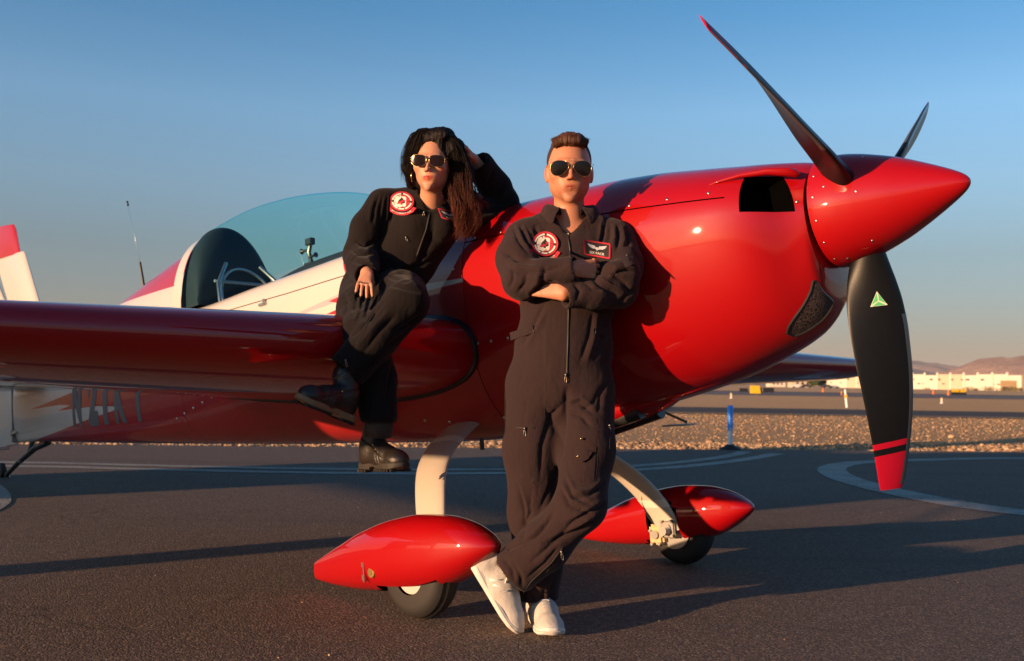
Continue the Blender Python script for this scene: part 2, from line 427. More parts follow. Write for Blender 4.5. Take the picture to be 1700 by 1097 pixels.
wh = empty('warehouse', (fa + fb) / 2); ang = math.atan2(fb.y - fa.y, fb.x - fa.x); wh.rotation_euler.z = ang
tag(wh, 'long low cream warehouse with tilt-up panels behind the airfield', 'warehouse')
bbox_obj('wall_core', M_PANEL_B, wh, (L, 60, H - .5), (0, 30.6, (H - .5) / 2))
npan = 16; pw = L / npan
pa = None
for i in range(npan):
    h_ = H if i % 3 else H - .45
    p_ = bbox_obj('panel', M_PANEL_A if (i // 2) % 2 == 0 or i > 12 else M_PANEL_B, wh, (pw - .12, .5, h_), (-L/2 + pw*(i+.5), .2 - .12 * (i % 2), h_ / 2))
    b = bbox_obj('pilaster', M_PANEL_A, wh, (1.3, .3, H + .9), (-L/2 + pw*i + .8, -.25, (H + .9) / 2))
wn0 = bbox_obj('window', M_WIN, wh, (2.2, .2, .75), (0, 0, 0))
sp = [1, 2.2, 4.1, 5.0, 6.0, 7.3, 8.1, 9.6, 10.2, 11.2, 12.0, 12.35, 13.4]
for k, s in enumerate(sp):
    o = wn0 if k == 0 else copyobj(wn0, wh)
    o.location = (-L/2 + pw*s, -.22, H * .66)
for k, s in enumerate([.5, 1.5, 3.2, 3.6, 8.6, 9.0, 10.55, 14.1, 14.5]):
    o = copyobj(wn0, wh); o.scale = (.9, 1, .7); o.location = (-L/2 + pw*s, -.2, H * .38)
bbox_obj('loading_bay', M_BROWN, wh, (9.5, .4, H * .62), (L/2 - 7.6, -.3, H * .31))
bbox_obj('dock_door', M_WIN, wh, (2.0, .2, 1.7), (L/2 - 9.9, -.56, .95)); bbox_obj('dock_door', M_WIN, wh, (2.0, .2, 1.7), (L/2 - 7.6, -.56, .95)); bbox_obj('dock_door', M_WIN, wh, (2.0, .2, 1.7), (L/2 - 5.3, -.56, .95))
bl = empty('blue_building', (hx(1740, 520), 520, -.04)); tag(bl, 'blue metal-clad building at the right end of the cream warehouse', 'building')
bbox_obj('wall', M_BLUEB, bl, (24, 20, 7.3), (0, 0, 3.65)); bbox_obj('roof_edge', M_PANEL_A, bl, (24.6, 20.6, .3), (0, 0, 7.45)); 
for i in range(3): bbox_obj('window', M_WIN, bl, (3, .2, 1.5), (-7 + 7*i, -10.05, 2.5))
def shed(px, D, wpx, hm, mat, label, roofm):
    e = empty('small_building', (hx(px, D), D, -.04)); tag(e, label, 'building')
    wd = wpx / FPX * D
    bbox_obj('wall', mat, e, (wd, 8, hm), (0, 4, hm/2)); bbox_obj('roof', roofm, e, (wd + .8, 8.8, .35), (0, 4, hm + .176))
    for k in (-.25, 0, .25): bbox_obj('window', M_WIN, e, (wd * .1, .15, hm * .3), (wd * k, -.06, hm * .55))
shed(1333, 470, 34, 3.6, M_PANEL_B, 'tan small building left of the bushes, under the far wing tip', M_PANEL_A)
shed(1292, 520, 26, 3.0, M_PANEL_A, 'pale flat-roofed shed farthest left behind the far wing', M_BROWN)

# bushes and trees near the warehouse: leaf clumps on trunks
M_LEAF = simple('bush_leaves', (.06, .085, .022), .8, nz=.5, nscale=3)
M_DRY = simple('dry_brush', (.20, .16, .06), .9, nz=.4, nscale=2)
M_BARK = simple('bark', (.10, .07, .05), .9)
def bush(name, loc, rx, rz, n, mat, label, cat, trunk=.0, group=None):
    e = empty(name, loc); tag(e, label, cat, group)
    r = np.random.default_rng(int(abs(loc[0]) * 7) % 9999)
    d = r.normal(size=(n, 3)); d /= np.linalg.norm(d, axis=1)[:, None]; q = d * (r.random((n, 1)) ** .4)
    lump = 1 + .35 * np.sin(q[:, 0:1] * 5 + r.random() * 6) * np.cos(q[:, 1:2] * 4)
    C_ = q * np.array([rx, rx * .7, rz]) * lump + np.array([0, 0, trunk + rz * .85])
    s = rz * .16
    A = r.normal(size=(n, 3)) * s; B = r.normal(size=(n, 3)) * s
    V = np.stack([C_ - A, C_ + B, C_ + A, C_ - B], 1).reshape(-1, 3); F = np.arange(n * 4).reshape(n, 4)
    link('crown', mesh_np(V, F), mat, e, smooth=False)
    tube('trunk', [(0, 0, -.1), (rx * .05, 0, trunk + rz * .5), (rx * .1, 0, trunk + rz)], [rz * .09, rz * .06, rz * .03], M_BARK, e, 6)
bush('tree', (hx(1351, 450), 450, -.04), 2.6, 1.8, 500, M_LEAF, 'green round tree left of the warehouse, the leftmost of the pair', 'tree', 1.2)
bush('tree', (hx(1363, 455), 455, -.04), 2.7, 2.1, 500, M_LEAF, 'green round tree closest to the warehouse corner', 'tree', 1.2)
bsx = [(1500, 1.2, 'dry desert bush farthest left, just right of the propeller blade'), (1540, 1.0, 'low dry bush left of the orange cones, at the foot of the cream wall'), (1612, 1.6, 'dry bush just right of the yellow and black signs'), (1628, 1.1, 'small dry bush under the middle of the warehouse, second right of the signs'), (1648, 2.0, 'wide dry bush under the paired high windows at the right half of the warehouse'), (1667, 1.2, 'small dry bush left of the brown loading bay'), (1688, 2.1, 'tall dry bush in front of the brown loading bay'), (1699, 1.5, 'dry bush at the right end of the warehouse before the blue building')]
for px, s, lb in bsx:
    bush('desert_bush', (hx(px, 400), 400 + (px % 7), -.04), s * 1.6, s * .5, 160, M_DRY, lb, 'bush', 0, 'dry bushes in front of the warehouse')

# ------------------------------------------------------------------ airfield furniture
M_BLUEP = simple('blue_reflective_sleeve', (.04, .30, .95), .35, nz=.1)
M_WHITEP = simple('white_plastic', (.72, .72, .70), .45, nz=.06)
M_YEL = simple('yellow_paint', (.65, .42, .02), .5); M_ORG = simple('orange_plastic', (.75, .16, .03), .5)
mk = empty('edge_marker', (*gpt(1212, 746), 0)); tag(mk, 'blue and white edge marker post on a black rubber base beside the asphalt edge', 'marker post')
pv, pf = lathe_np([(0, .036), (.30, .035)], 20, 2); sharp(link('post', fix_normals(mesh_np(pv, pf)), M_WHITEP, mk))
pv, pf = lathe_np([(.262, .0385), (.266, .0395), (.60, .0385), (.606, .034), (.607, 0)], 20, 2); sl = sharp(link('blue_sleeve', fix_normals(mesh_np(pv, pf)), M_BLUEP, mk))
hv = [(math.sin(a) ** 3 * .022, -.0402 + .0, .285 + .0017 * (13 * math.cos(a) - 5 * math.cos(2*a) - 2 * math.cos(3*a) - math.cos(4*a)) * .75) for a in np.linspace(0, 2*math.pi, 24, endpoint=False)]
link('white_mark', mesh_np([(x, -math.sqrt(max(0, .0405**2 - x*x)), z) for x, _, z in hv], [tuple(range(24))]), M_WHITEP, mk, smooth=False)
pv, pf = lathe_np([(0, .15), (.012, .15), (.02, .13), (.05, .07), (.07, .045), (.072, 0)], 24, 2); sharp(link('base', fix_normals(mesh_np(pv, pf)), M_BLACKRUB, mk))
wp = empty('leaning_post', (*gpt(1406, 675), -.04)); tag(wp, 'thin white leaning post on the sand before the service road', 'post'); wp.rotation_euler = (0, -.10, 0)
pv, pf = lathe_np([(0, .05), (.78, .045), (.8, .03), (.801, 0)], 12, 2); sharp(link('post', fix_normals(mesh_np(pv, pf)), M_WHITEP, wp))
bbox_obj('reflective_band', M_YEL, wp, (.11, .11, .12), (0, 0, .5))
def sign(px, py, D, wm, hm, mat, label, legs=2):
    e = empty('airfield_sign', (hx(px, D), D, -.03)); tag(e, label, 'sign')
    bbox_obj('face', mat, e, (wm, .16, hm), (0, 0, .18 + hm/2)); bbox_obj('face_back', M_BLACKMET, e, (wm + .08, .10, hm + .08), (0, .06, .18 + hm/2))
    for k in (-.35, .35): bbox_obj('leg', M_BLACKMET, e, (.06, .06, .2), (wm * k, .03, .1))
    return e
M_BLKS = M_BLACKMET
ys = empty('marker_box', (hx(1255, 104), 104, -.03)); tag(ys, 'yellow slanted marker box on the sand right of the blue post', 'marker box')
bm = bmesh.new(); vv = box_bm(bm, (0, 0, .42), (.95, .6, .84))
for v_ in vv:
    if v_.co.z > .5 and v_.co.x > 0: v_.co.x -= .12
me_ = bm_mesh(bm); link('body', me_, M_YEL, ys, smooth=False); bbox_obj('side_panel', M_BLACKMET, ys, (.12, .5, .6), (.52, 0, .32)); bbox_obj('foot', M_BLACKMET, ys, (1.1, .7, .06), (0, 0, .03))
s1 = sign(1277, 646, 112, 1.1, .42, M_BLACKMET, 'low black sign just right of the yellow marker box')
s1 = sign(1236, 646, 118, .9, .3, M_BLACKMET, 'low black sign just left of the yellow marker box')
s1 = sign(1587, 652, 126, .95, .55, M_YEL, 'yellow and black taxiway sign, left one of the pair before the warehouse')
bbox_obj('black_panel', M_BLACKMET, s1, (1.0, .1, .3), (0, -.1, .28))
s1 = sign(1599, 652, 125, .7, .55, M_YEL, 'yellow and black taxiway sign, right one of the pair before the warehouse')
bbox_obj('black_panel', M_BLACKMET, s1, (.76, .1, .3), (0, -.1, .28))
def light(px, D, h, label, mat=M_WHITEP):
    e = empty('taxiway_light', (hx(px, D), D, -.04)); tag(e, label, 'taxiway light')
    V, F = lathe_np([(0, .12), (.03, .12), (.04, .04), (h * .7, .04), (h * .72, .08), (h * .95, .07), (h, .03), (h + .001, 0)], 12, 2)
    sharp(link('stem', fix_normals(mesh_np(V, F)), mat, e)); V, F = lathe_np([(h * .74, .084), (h * .9, .078)], 12, 2); sharp(link('lens', mesh_np(V, F), M_YEL, e))
light(1564, 62, .32, 'small pale taxiway light on the sand right of the propeller blade')
light(1215, 70, .34, 'small pale taxiway light behind the blue post')
light(1398, 100, .4, 'small orange-topped light beside the leaning white post', M_ORG)
def cone(px, D, label):
    e = empty('traffic_cone', (hx(px, D), D, -.04)); tag(e, label, 'cone')
    V, F = lathe_np([(.03, .16), (.70, .04), (.71, 0)], 12, 2); sharp(link('cone_body', fix_normals(mesh_np(V, F)), M_ORG, e)); bbox_obj('cone_base', M_ORG, e, (.4, .4, .03), (0, 0, .015))
cone(1575, 130, 'orange cone just left of the yellow and black signs'); cone(1550, 150, 'orange cone farther left, near the propeller blade'); cone(1367, 160, 'orange cone below the green trees')
# parked vehicles far behind, a few pixels each
def far_vehicle(px, D, mat, label, L_=4.6, H_=1.5):
    e = empty('parked_car', (hx(px, D), D, -.04)); tag(e, label, 'car')
    prof = [(-.5, .25), (-.5, .6), (-.36, .68), (-.26, 1.0), (.12, 1.0), (.28, .66), (.48, .58), (.5, .25)]
    V = [(x * L_, s * .85, z * H_) for s in (-1, 1) for x, z in prof]; n_ = len(prof)
    F = [tuple(range(n_)), tuple(range(2*n_-1, n_-1, -1))] + [(i, i + n_, (i+1) % n_ + n_, (i+1) % n_) for i in range(n_)]
    sharp(link('body', fix_normals(mesh_np(V, F)), mat, e), 20)
    bbox_obj('window', M_WIN, e, (L_ * .4, 1.6, H_ * .24), (-.05 * L_, 0, H_ * .83))
    for x in (-.3, .3):
        for y in (-.8, .8):
            V, F = lathe_np([(y - .1, 0), (y - .1, .32), (y + .1, .32), (y + .1, 0)], 14, 1); sharp(link('wheel', fix_normals(mesh_np([(a + x * L_, b_, c_ + .32) for a, b_, c_ in V], F)), M_BLACKRUB, e))
M_WV = simple('white_vehicle', (.6, .6, .58), .35); M_DV = simple('dark_vehicle', (.03, .035, .045), .35); M_RV = simple('red_vehicle', (.45, .05, .04), .35)
far_vehicle(1340, 430, M_DV, 'dark parked car left of the green trees')
far_vehicle(1385, 430, M_WV, 'white parked car under the warehouse corner')
far_vehicle(1374, 425, M_DV, 'dark parked car between the trees and the white car')
far_vehicle(1324, 440, M_WV, 'white parked car before the tan small building')

# ================================================================== the aircraft
# object coordinates of every part: x forward, y to port, z up, origin at the propeller hub
YAW, TH = -0.7564, 0.124
FW = Vector((math.cos(YAW)*math.cos(TH), math.sin(YAW)*math.cos(TH), math.sin(TH)))
PO = Vector((-math.sin(YAW), math.cos(YAW), 0)); UPV = FW.cross(PO)
HUB = Vector((1.2453, 3.6865, 1.5399))
def W(u, v, w_): return HUB + FW * u + PO * v + UPV * w_
base_uvw = Vector((-1.51, 0, -1.364))
plane = empty('aerobatic_aircraft', (0, 0, 0))
pm = Matrix.Identity(4)
for i in range(3):
    pm[i][0] = FW[i]; pm[i][1] = PO[i]; pm[i][2] = UPV[i]; pm[i][3] = W(*base_uvw)[i]
plane.matrix_world = pm
tag(plane, 'glossy red and white aerobatic propeller aircraft parked on the asphalt', 'aircraft')
def part(name, V, F, mat, parent=None, ang=40):
    me = V if isinstance(V, bpy.types.Mesh) else fix_normals(mesh_np(V, F, name))
    o = link(name, me, mat, parent or plane)
    if ang: sharp(o, ang)
    if parent is None: o.location = -base_uvw
    return o
def toW(o_v):  # local uvw -> world
    return W(*o_v)

# fuselage cross-sections: u, top, bottom, half width, height of widest point, exponent top, exponent bottom
ST = np.array([
 #  u      top    bot    hw    wc    nt   nb
 (-.122,  .180, -.255, .204, -.01, 2.0, 2.0),
 (-.135,  .190, -.325, .212, -.01, 2.0, 2.0),
 (-.155,  .199, -.365, .225, -.01, 2.0, 2.0),
 (-.190,  .208, -.405, .255, -.01, 2.0, 2.0),
 (-.230,  .214, -.432, .302,  .00, 2.05, 2.05),
 (-.280,  .222, -.455, .345,  .00, 2.1, 2.1),
 (-.360,  .234, -.487, .378,  .00, 2.15, 2.15),
 (-.520,  .262, -.540, .410, -.00, 2.2, 2.15),
 (-.740,  .300, -.588, .435, -.00, 2.2, 2.15),
 (-1.00,  .328, -.625, .443, -.00, 2.2, 2.2),
 (-1.30,  .345, -.655, .438, -.00, 2.25, 2.3),
 (-1.62,  .368, -.680, .425, -.00, 2.3, 2.4),
 (-1.95,  .400, -.690, .410, -.02, 2.4, 2.45),
 (-2.24,  .425, -.674, .402, -.03, 2.4, 2.5),
 (-2.34,  .34,  -.670, .400, -.03, 4.5, 2.5),
 (-2.80,  .315, -.640, .390, -.05, 5.5, 2.5),
 (-3.40,  .305, -.605, .375, -.05, 5.5, 2.5),
 (-4.00,  .295, -.560, .345, -.05, 5.0, 3.1),
 (-4.20,  .300, -.545, .335, -.05, 5.0, 3.3),
 (-4.28,  .79,  -.540, .330, -.03, 1.75, 3.4),
 (-4.60,  .748, -.515, .310, -.02, 1.75, 3.6),
 (-5.00,  .675, -.485, .280, -.01, 1.8, 3.8),
 (-5.60,  .555, -.440, .235,  .00, 1.9, 3.8),
 (-6.30,  .43,  -.385, .165,  .02, 2.0, 3.8),
 (-7.00,  .33,  -.330, .095,  .03, 2.0, 3.6),
 (-7.47,  .28,  -.300, .050,  .03, 2.0, 2.2)])
def section(u):
    if u < -4.24: S = ST[19:]
    else: S = ST[:19]
    S = S[::-1]
    return [float(hermite(S[:, 0], S[:, k], [u])[0]) for k in range(1, 7)]
def sec_pt(sec, a, off=0):
    top, bot, hw, wc, nt_, nb = sec
    c_, s_ = math.cos(a), math.sin(a)
    n_ = nt_ if s_ >= 0 else nb; e_ = 2 / n_
    v_ = (hw + off) * math.copysign(abs(c_) ** e_, c_)
    h_ = (top - wc + off) if s_ >= 0 else (wc - bot + off)
    return v_, wc + h_ * math.copysign(abs(s_) ** e_, s_)
def side_v(u, w_, off=0):
    """half width of the fuselage skin at (u, w)"""
    top, bot, hw, wc, nt_, nb = section(u)
    h_ = (top - wc + off) if w_ >= wc else (wc - bot + off); n_ = nt_ if w_ >= wc else nb
    return (hw + off) * max(0, 1 - min(1, abs((w_ - wc) / h_)) ** n_) ** (1 / n_)
def angs(n):
    # denser where the superellipse turns
    return [2 * math.pi * k / n for k in range(n)]
def loft(us, n=112, cap0=True, cap1=True, off=0, fn=None):
    V = []; F = []; A = angs(n)
    for u in us:
        s_ = (fn or section)(u)
        for a in A:
            p = sec_pt(s_, a, off); V.append((u, p[0], p[1]))
    for i in range(len(us) - 1):
        for k in range(n):
            k2 = (k + 1) % n; F.append((i*n+k, i*n+k2, (i+1)*n+k2, (i+1)*n+k))
    if cap0: F.append(tuple(range(n)))
    if cap1: F.append(tuple((len(us)-1)*n + k for k in range(n)))
    return V, F

# ---- paint scheme for the fuselage, side-view polygons in aircraft coordinates
t = NT('fuselage_paint'); X = t.xyz(); cu, cw = X[0], X[2]
def U(*ms):
    r = ms[0]
    for m_ in ms[1:]: r = t.math('MAXIMUM', r, m_)
    return r
wh_ = U(t.poly(cu, cw, [(-1.40, -.020), (-1.90, .022), (-1.95, -.012)]),
        t.poly(cu, cw, [(-1.88, .024), (-2.45, .055), (-2.45, -.01), (-1.88, -.012)]),
        t.poly(cu, cw, [(-2.40, .05), (-2.72, .60), (-3.0, .60), (-3.0, -.01), (-2.40, -.01)]),
        t.poly(cu, cw, [(-2.75, .9), (-4.34, .9), (-4.34, .02), (-2.50, -.01)]),
        t.poly(cu, cw, [(-4.32, .47), (-6.6, .60), (-8, .60), (-8, -.10), (-4.32, .02)]),
        t.poly(cu, cw, [(-4.40, -.300), (-6.3, -.10), (-8, -.02), (-8, -.36), (-7.2, -.325)]))
rd_ = U(t.poly(cu, cw, [(-6.35, -.140), (-4.0, -.02), (-4.0, -.26)]),
        t.poly(cu, cw, [(-2.42, .012), (-2.62, .065), (-2.05, .125), (-2.05, .10)]) ,
        t.poly(cu, cw, [(-2.80, -.012), (-2.0, .07), (-1.9, -.03), (-2.2, -.06)]))
gy_ = t.poly(cu, cw, [(-3.2, .02), (-2.1, .072), (-2.1, .115), (-2.55, .085)])
c = t.mix(wh_, RED, WHITE); c = t.mix(gy_, c, (.33, .34, .36)); c = t.mix(rd_, c, RED)
f = t.noise(60, 4, .6); c = t.mix(t.math('MULTIPLY', t.noise(6, 4), .12), c, (.35, .2, .17))
t.base(c, t.math('MULTIPLY_ADD', f, .1, .5), 0, 1.0, .12); t.bump(t.noise(10, 2), .03, .004)
M_FUS = t.m

us = list(np.linspace(-1.626, -4.2, 70)); V, F = loft(us)
fus = part('fuselage', V, F, M_FUS)
us = list(np.linspace(-4.203, -7.47, 60)); V, F = loft(us)
aft = part('aft_fuselage', V, F, M_FUS)
# headrest bulkhead ring between deck and the aft fairing
t_us = [-.122, -.124, -.127, -.131, -.136, -.142, -.15, -.16, -.175, -.19, -.21, -.235, -.26, -.29, -.32, -.36, -.40, -.45] + list(np.linspace(-.5, -1.62, 46))
V, F = loft(t_us, 144)
cow = part('cowling', V, F, [M_RED, M_DARK])
# pockets behind the propeller for the two air inlets
def cutter(s):
    bm = bmesh.new()
    # a block: u -.32..0, |v| .17...6, w -.035....15 rising outboard
    P = []
    for u, w0, w1 in ((-.292, .008, .146), (.05, -.045, .085)):
        for v in (.15 if u < 0 else .315, .62):
            P += [(u, s * v, w0 - (.02 if v > .5 else 0)), (u, s * v, w1 - (.03 if v > .5 else 0))]
    vs_ = [bm.verts.new(p) for p in P]
    for f_ in ((0, 1, 3, 2), (4, 6, 7, 5), (0, 4, 5, 1), (2, 3, 7, 6), (0, 2, 6, 4), (1, 5, 7, 3)): bm.faces.new([vs_[i] for i in f_])
    o = bpy.data.objects.new('cut', bm_mesh(bm)); COL.objects.link(o); o.parent = plane; o.location = -base_uvw; o.data.materials.append(M_DARK)
    return o
def boolean(o, cuts):
    for c_ in cuts:
        m_ = o.modifiers.new('b', 'BOOLEAN'); m_.operation = 'DIFFERENCE'; m_.object = c_; m_.solver = 'EXACT'
        try: m_.material_mode = 'TRANSFER'
        except Exception: pass
    dg = bpy.context.evaluated_depsgraph_get(); dg.update()
    me = bpy.data.meshes.new_from_object(o.evaluated_get(dg)); o.modifiers.clear(); o.data = me
    for c_ in cuts: bpy.data.objects.remove(c_)
bpy.context.view_layer.update()
boolean(cow, [cutter(-1), cutter(1)]); sharp(cow, 45)
for s in (-1, 1):
    # fin pack inside the inlet
    P_ = []
    for k in range(7):
        v_ = .17 + k * .025
        P_.append(([(-.324, s*v_, .02), (-.315, s*v_, .02), (-.315, s*v_, .11), (-.324, s*v_, .11)], [(0, 1, 2, 3)]))
    V, F = merge(P_); part('inlet_fins', V, F, M_BLACKMET, ang=0)
# lip over the inlet
for s in (-1, 1):
    path = [(-.46, s*.345, .120), (-.38, s*.335, .132), (-.30, s*.31, .140), (-.22, s*.262, .142), (-.165, s*.222, .134), (-.138, s*.20, .124), (-.130, s*.19, .120)]
    V, F = tube_np(path, [.001, .004, .009, .014, .018, .015, .005], 16); part('inlet_lip', V, F, M_RED)

# seams
def band(name, u0, u1, a0, a1, off, mat, n=60):
    V = []; F = []
    for i in range(n + 1):
        a = a0 + (a1 - a0) * i / n
        for u in (u0, u1):
            p = sec_pt(section(u), a, off); V.append((u, p[0], p[1]))
    for i in range(n): F.append((2*i, 2*i+1, 2*i+3, 2*i+2))
    return part(name, V, F, mat, ang=0)
def seam_line(name, pts, wd, side, mat, off=.0012):
    """thin strip on the skin following (u, w) points"""
    q = []
    for (a, b) in zip(pts[:-1], pts[1:]):
        for k in range(14): q.append((a[0] + (b[0]-a[0])*k/14, a[1] + (b[1]-a[1])*k/14))
    q.append(pts[-1]); V = []; F = []
    for i, (u, w_) in enumerate(q):
        d = Vector((q[min(i+1, len(q)-1)][0] - q[max(i-1, 0)][0], q[min(i+1, len(q)-1)][1] - q[max(i-1, 0)][1])).normalized()
        for s in (-1, 1):
            uu, ww = u - d.y * wd/2 * s, w_ + d.x * wd/2 * s
            V.append((uu, side * side_v(uu, ww, off), ww))
    for i in range(len(q)-1): F.append((2*i, 2*i+1, 2*i+3, 2*i+2))
    return part(name, V, F, mat, ang=0)
for s in (-1, 1):
    seam_line('cowling_seam', [(-.34, .062), (-.8, .105), (-1.3, .14), (-1.62, .16)], .0045, s, M_DARK)
# screws: a domed head, shared mesh
V, F = lathe_np([(0, .0075), (.0022, .0065), (.0030, .003), (.0031, 0)], 10, 2)
SCR = fix_normals(mesh_np(V, F, 'screw')); SCR.materials.append(M_STEEL); SCR.polygons.foreach_set('use_smooth', [True]*len(SCR.polygons))
def screw_at(u, w_, side, scale=1.0):
    p = Vector((u, side * side_v(u, w_), w_)); e_ = .01
    a = Vector((u + e_, side * side_v(u + e_, w_), w_)); b = Vector((u, side * side_v(u, w_ + e_), w_ + e_))
    n_ = (a - p).cross(b - p).normalized()
    if n_.y * side < 0: n_ = -n_
    o = bpy.data.objects.new('screw', SCR); COL.objects.link(o); o.parent = plane
    o.location = p + n_ * .0005 - base_uvw; o.rotation_euler = n_.to_track_quat('Z', 'Y').to_euler(); o.scale = (scale,)*3
for s in (-1, 1):
    for u in (-.40, -.56, -.72, -.89, -1.06, -1.23, -1.40, -1.56): screw_at(u, .085 + .078 * (-.40 - u) / 1.2 + .008, s, .8)
    for u, w_ in ((-.140, .020),): screw_at(u, w_, s, .8)
    for u in (-1.40, -1.50, -1.58): screw_at(u, -.295 - .02 * (u + 1.4), s)
    for u, w_ in ((-1.95, -.60), (-1.85, -.62), (-1.62, -.61), (-1.55, -.58), (-1.45, -.60), (-2.1, -.58)): screw_at(u, w_, s, 1.15)
    for k in range(7): screw_at(-4.32 + .12 * k, -.375 + .021 * k, s, 1.2)
    for u in (-1.68,): 
        for k in range(4): screw_at(u, -.45 + .13 * k + .5, s, .8)
# shadow gap behind the spinner, backplate ring
V, F = lathe_np([(-.13, .0), (-.13, .185), (-.112, .185), (-.112, 0)], 64, 0); part('backplate', V, F, M_DARK)

# chin air filter grille: frame and mesh (left and right edges as station and angle round the cowl)
GR_G = [0, .25, .5, .75, 1]; GR_LU = [-0.1393, -0.1584, -0.1911, -0.232, -0.2783]; GR_LA = [225.1678, 230.2013, 234.7315, 240.2685, 246.8121]; GR_RU = [-.134, -.138, -.1550, -.1970, -.2650]; GR_RA = [258, 262, 260.5, 256.9, 255.4]
def chin_pt(u, a, off=0.0): 
    p = sec_pt(section(u), a, off); return Vector((u, p[0], p[1]))
for s in (1,):
    V = []; F = []; nr, nc = 24, 8; left = []; right = []
    for i in range(nr + 1):
        g = i / nr; end = min(1, math.sin(math.pi * min(1, g * 12) / 2), math.sin(math.pi * min(1, (1 - g) * 8) / 2)) * .35 + .65
        la, lu = np.interp(g, GR_G, GR_LA), np.interp(g, GR_G, GR_LU); ra_, ru = np.interp(g, GR_G, GR_RA), np.interp(g, GR_G, GR_RU)
        for k in range(nc + 1):
            h_ = .5 + (k / nc - .5) * end; V.append(chin_pt(lu + (ru - lu) * h_, R(la + (ra_ - la) * h_), .0025))
        left.append(V[-nc-1]); right.append(V[-1])
    for i in range(nr):
        for k in range(nc): F.append((i*(nc+1)+k, i*(nc+1)+k+1, (i+1)*(nc+1)+k+1, (i+1)*(nc+1)+k))
    t = NT('black_filter_foam'); vz = t.n('ShaderNodeTexVoronoi', feature='DISTANCE_TO_EDGE'); vz.inputs['Scale'].default_value = 95; t.l(t.obj(), vz.inputs['Vector'])
    t.base(t.mix(t.math('LESS_THAN', vz.outputs['Distance'], .12), (.006, .005, .005), (.07, .05, .05)), .5); M_FILT = t.m
    loop = left + V[-nc-1:] + right[::-1] + V[:nc+1][::-1]
    part('inlet_grille', V, F, M_FILT, ang=0)
    V, F = tube_np(loop, .0045, 6, cap=False); part('grille_frame', V, F, M_BLACKMET)

# ---- spinner
pr_ = [(-.108, .203), (-.09, .2045), (-.04, .200), (.02, .187), (.08, .168), (.14, .146), (.20, .119), (.26, .089), (.31, .062), (.345, .041), (.366, .025), (.377, .011), (.380, 0)]
xs_ = np.array([p[0] for p in pr_]); ys_ = np.array([p[1] for p in pr_])
uu = np.concatenate([np.linspace(-.108, .33, 40), np.linspace(.338, .3799, 14)])
uu = np.concatenate([np.linspace(-.108, .33, 60), .38 - .05 * (np.linspace(1, .02, 26)[1:]) ** 2])
rr2 = np.sqrt(np.maximum(hermite(xs_, ys_ ** 2, uu), 1e-8))
V, F = lathe_np(list(zip(uu, rr2)) + [(.3800, 0)], 96, 0)
V2, F2 = lathe_np([(-.108, .203), (-.108, .12)], 96, 0)
V, F = merge([(V, F), (V2, F2)])
spn = part('spinner', V, F, M_RED)
def spin_r(u): return float(np.interp(u, xs_, ys_))
def spin_screw(u, a):
    r_ = spin_r(u); n_ = Vector((.25, math.cos(a), math.sin(a))).normalized()
    o = bpy.data.objects.new('screw', SCR); COL.objects.link(o); o.scale = (.62,)*3; o.parent = spn; o.location = (u, r_*math.cos(a), r_*math.sin(a)); o.rotation_euler = n_.to_track_quat('Z', 'Y').to_euler()
for a in range(0, 360, 24): spin_screw(-.085, R(a + 5))
for k in range(3):
    for d in (-28, 28): spin_screw(.06, R(-93 + 120 * k + d) )
    for d in (-17, 17): spin_screw(-.045, R(-93 + 120*k + d))

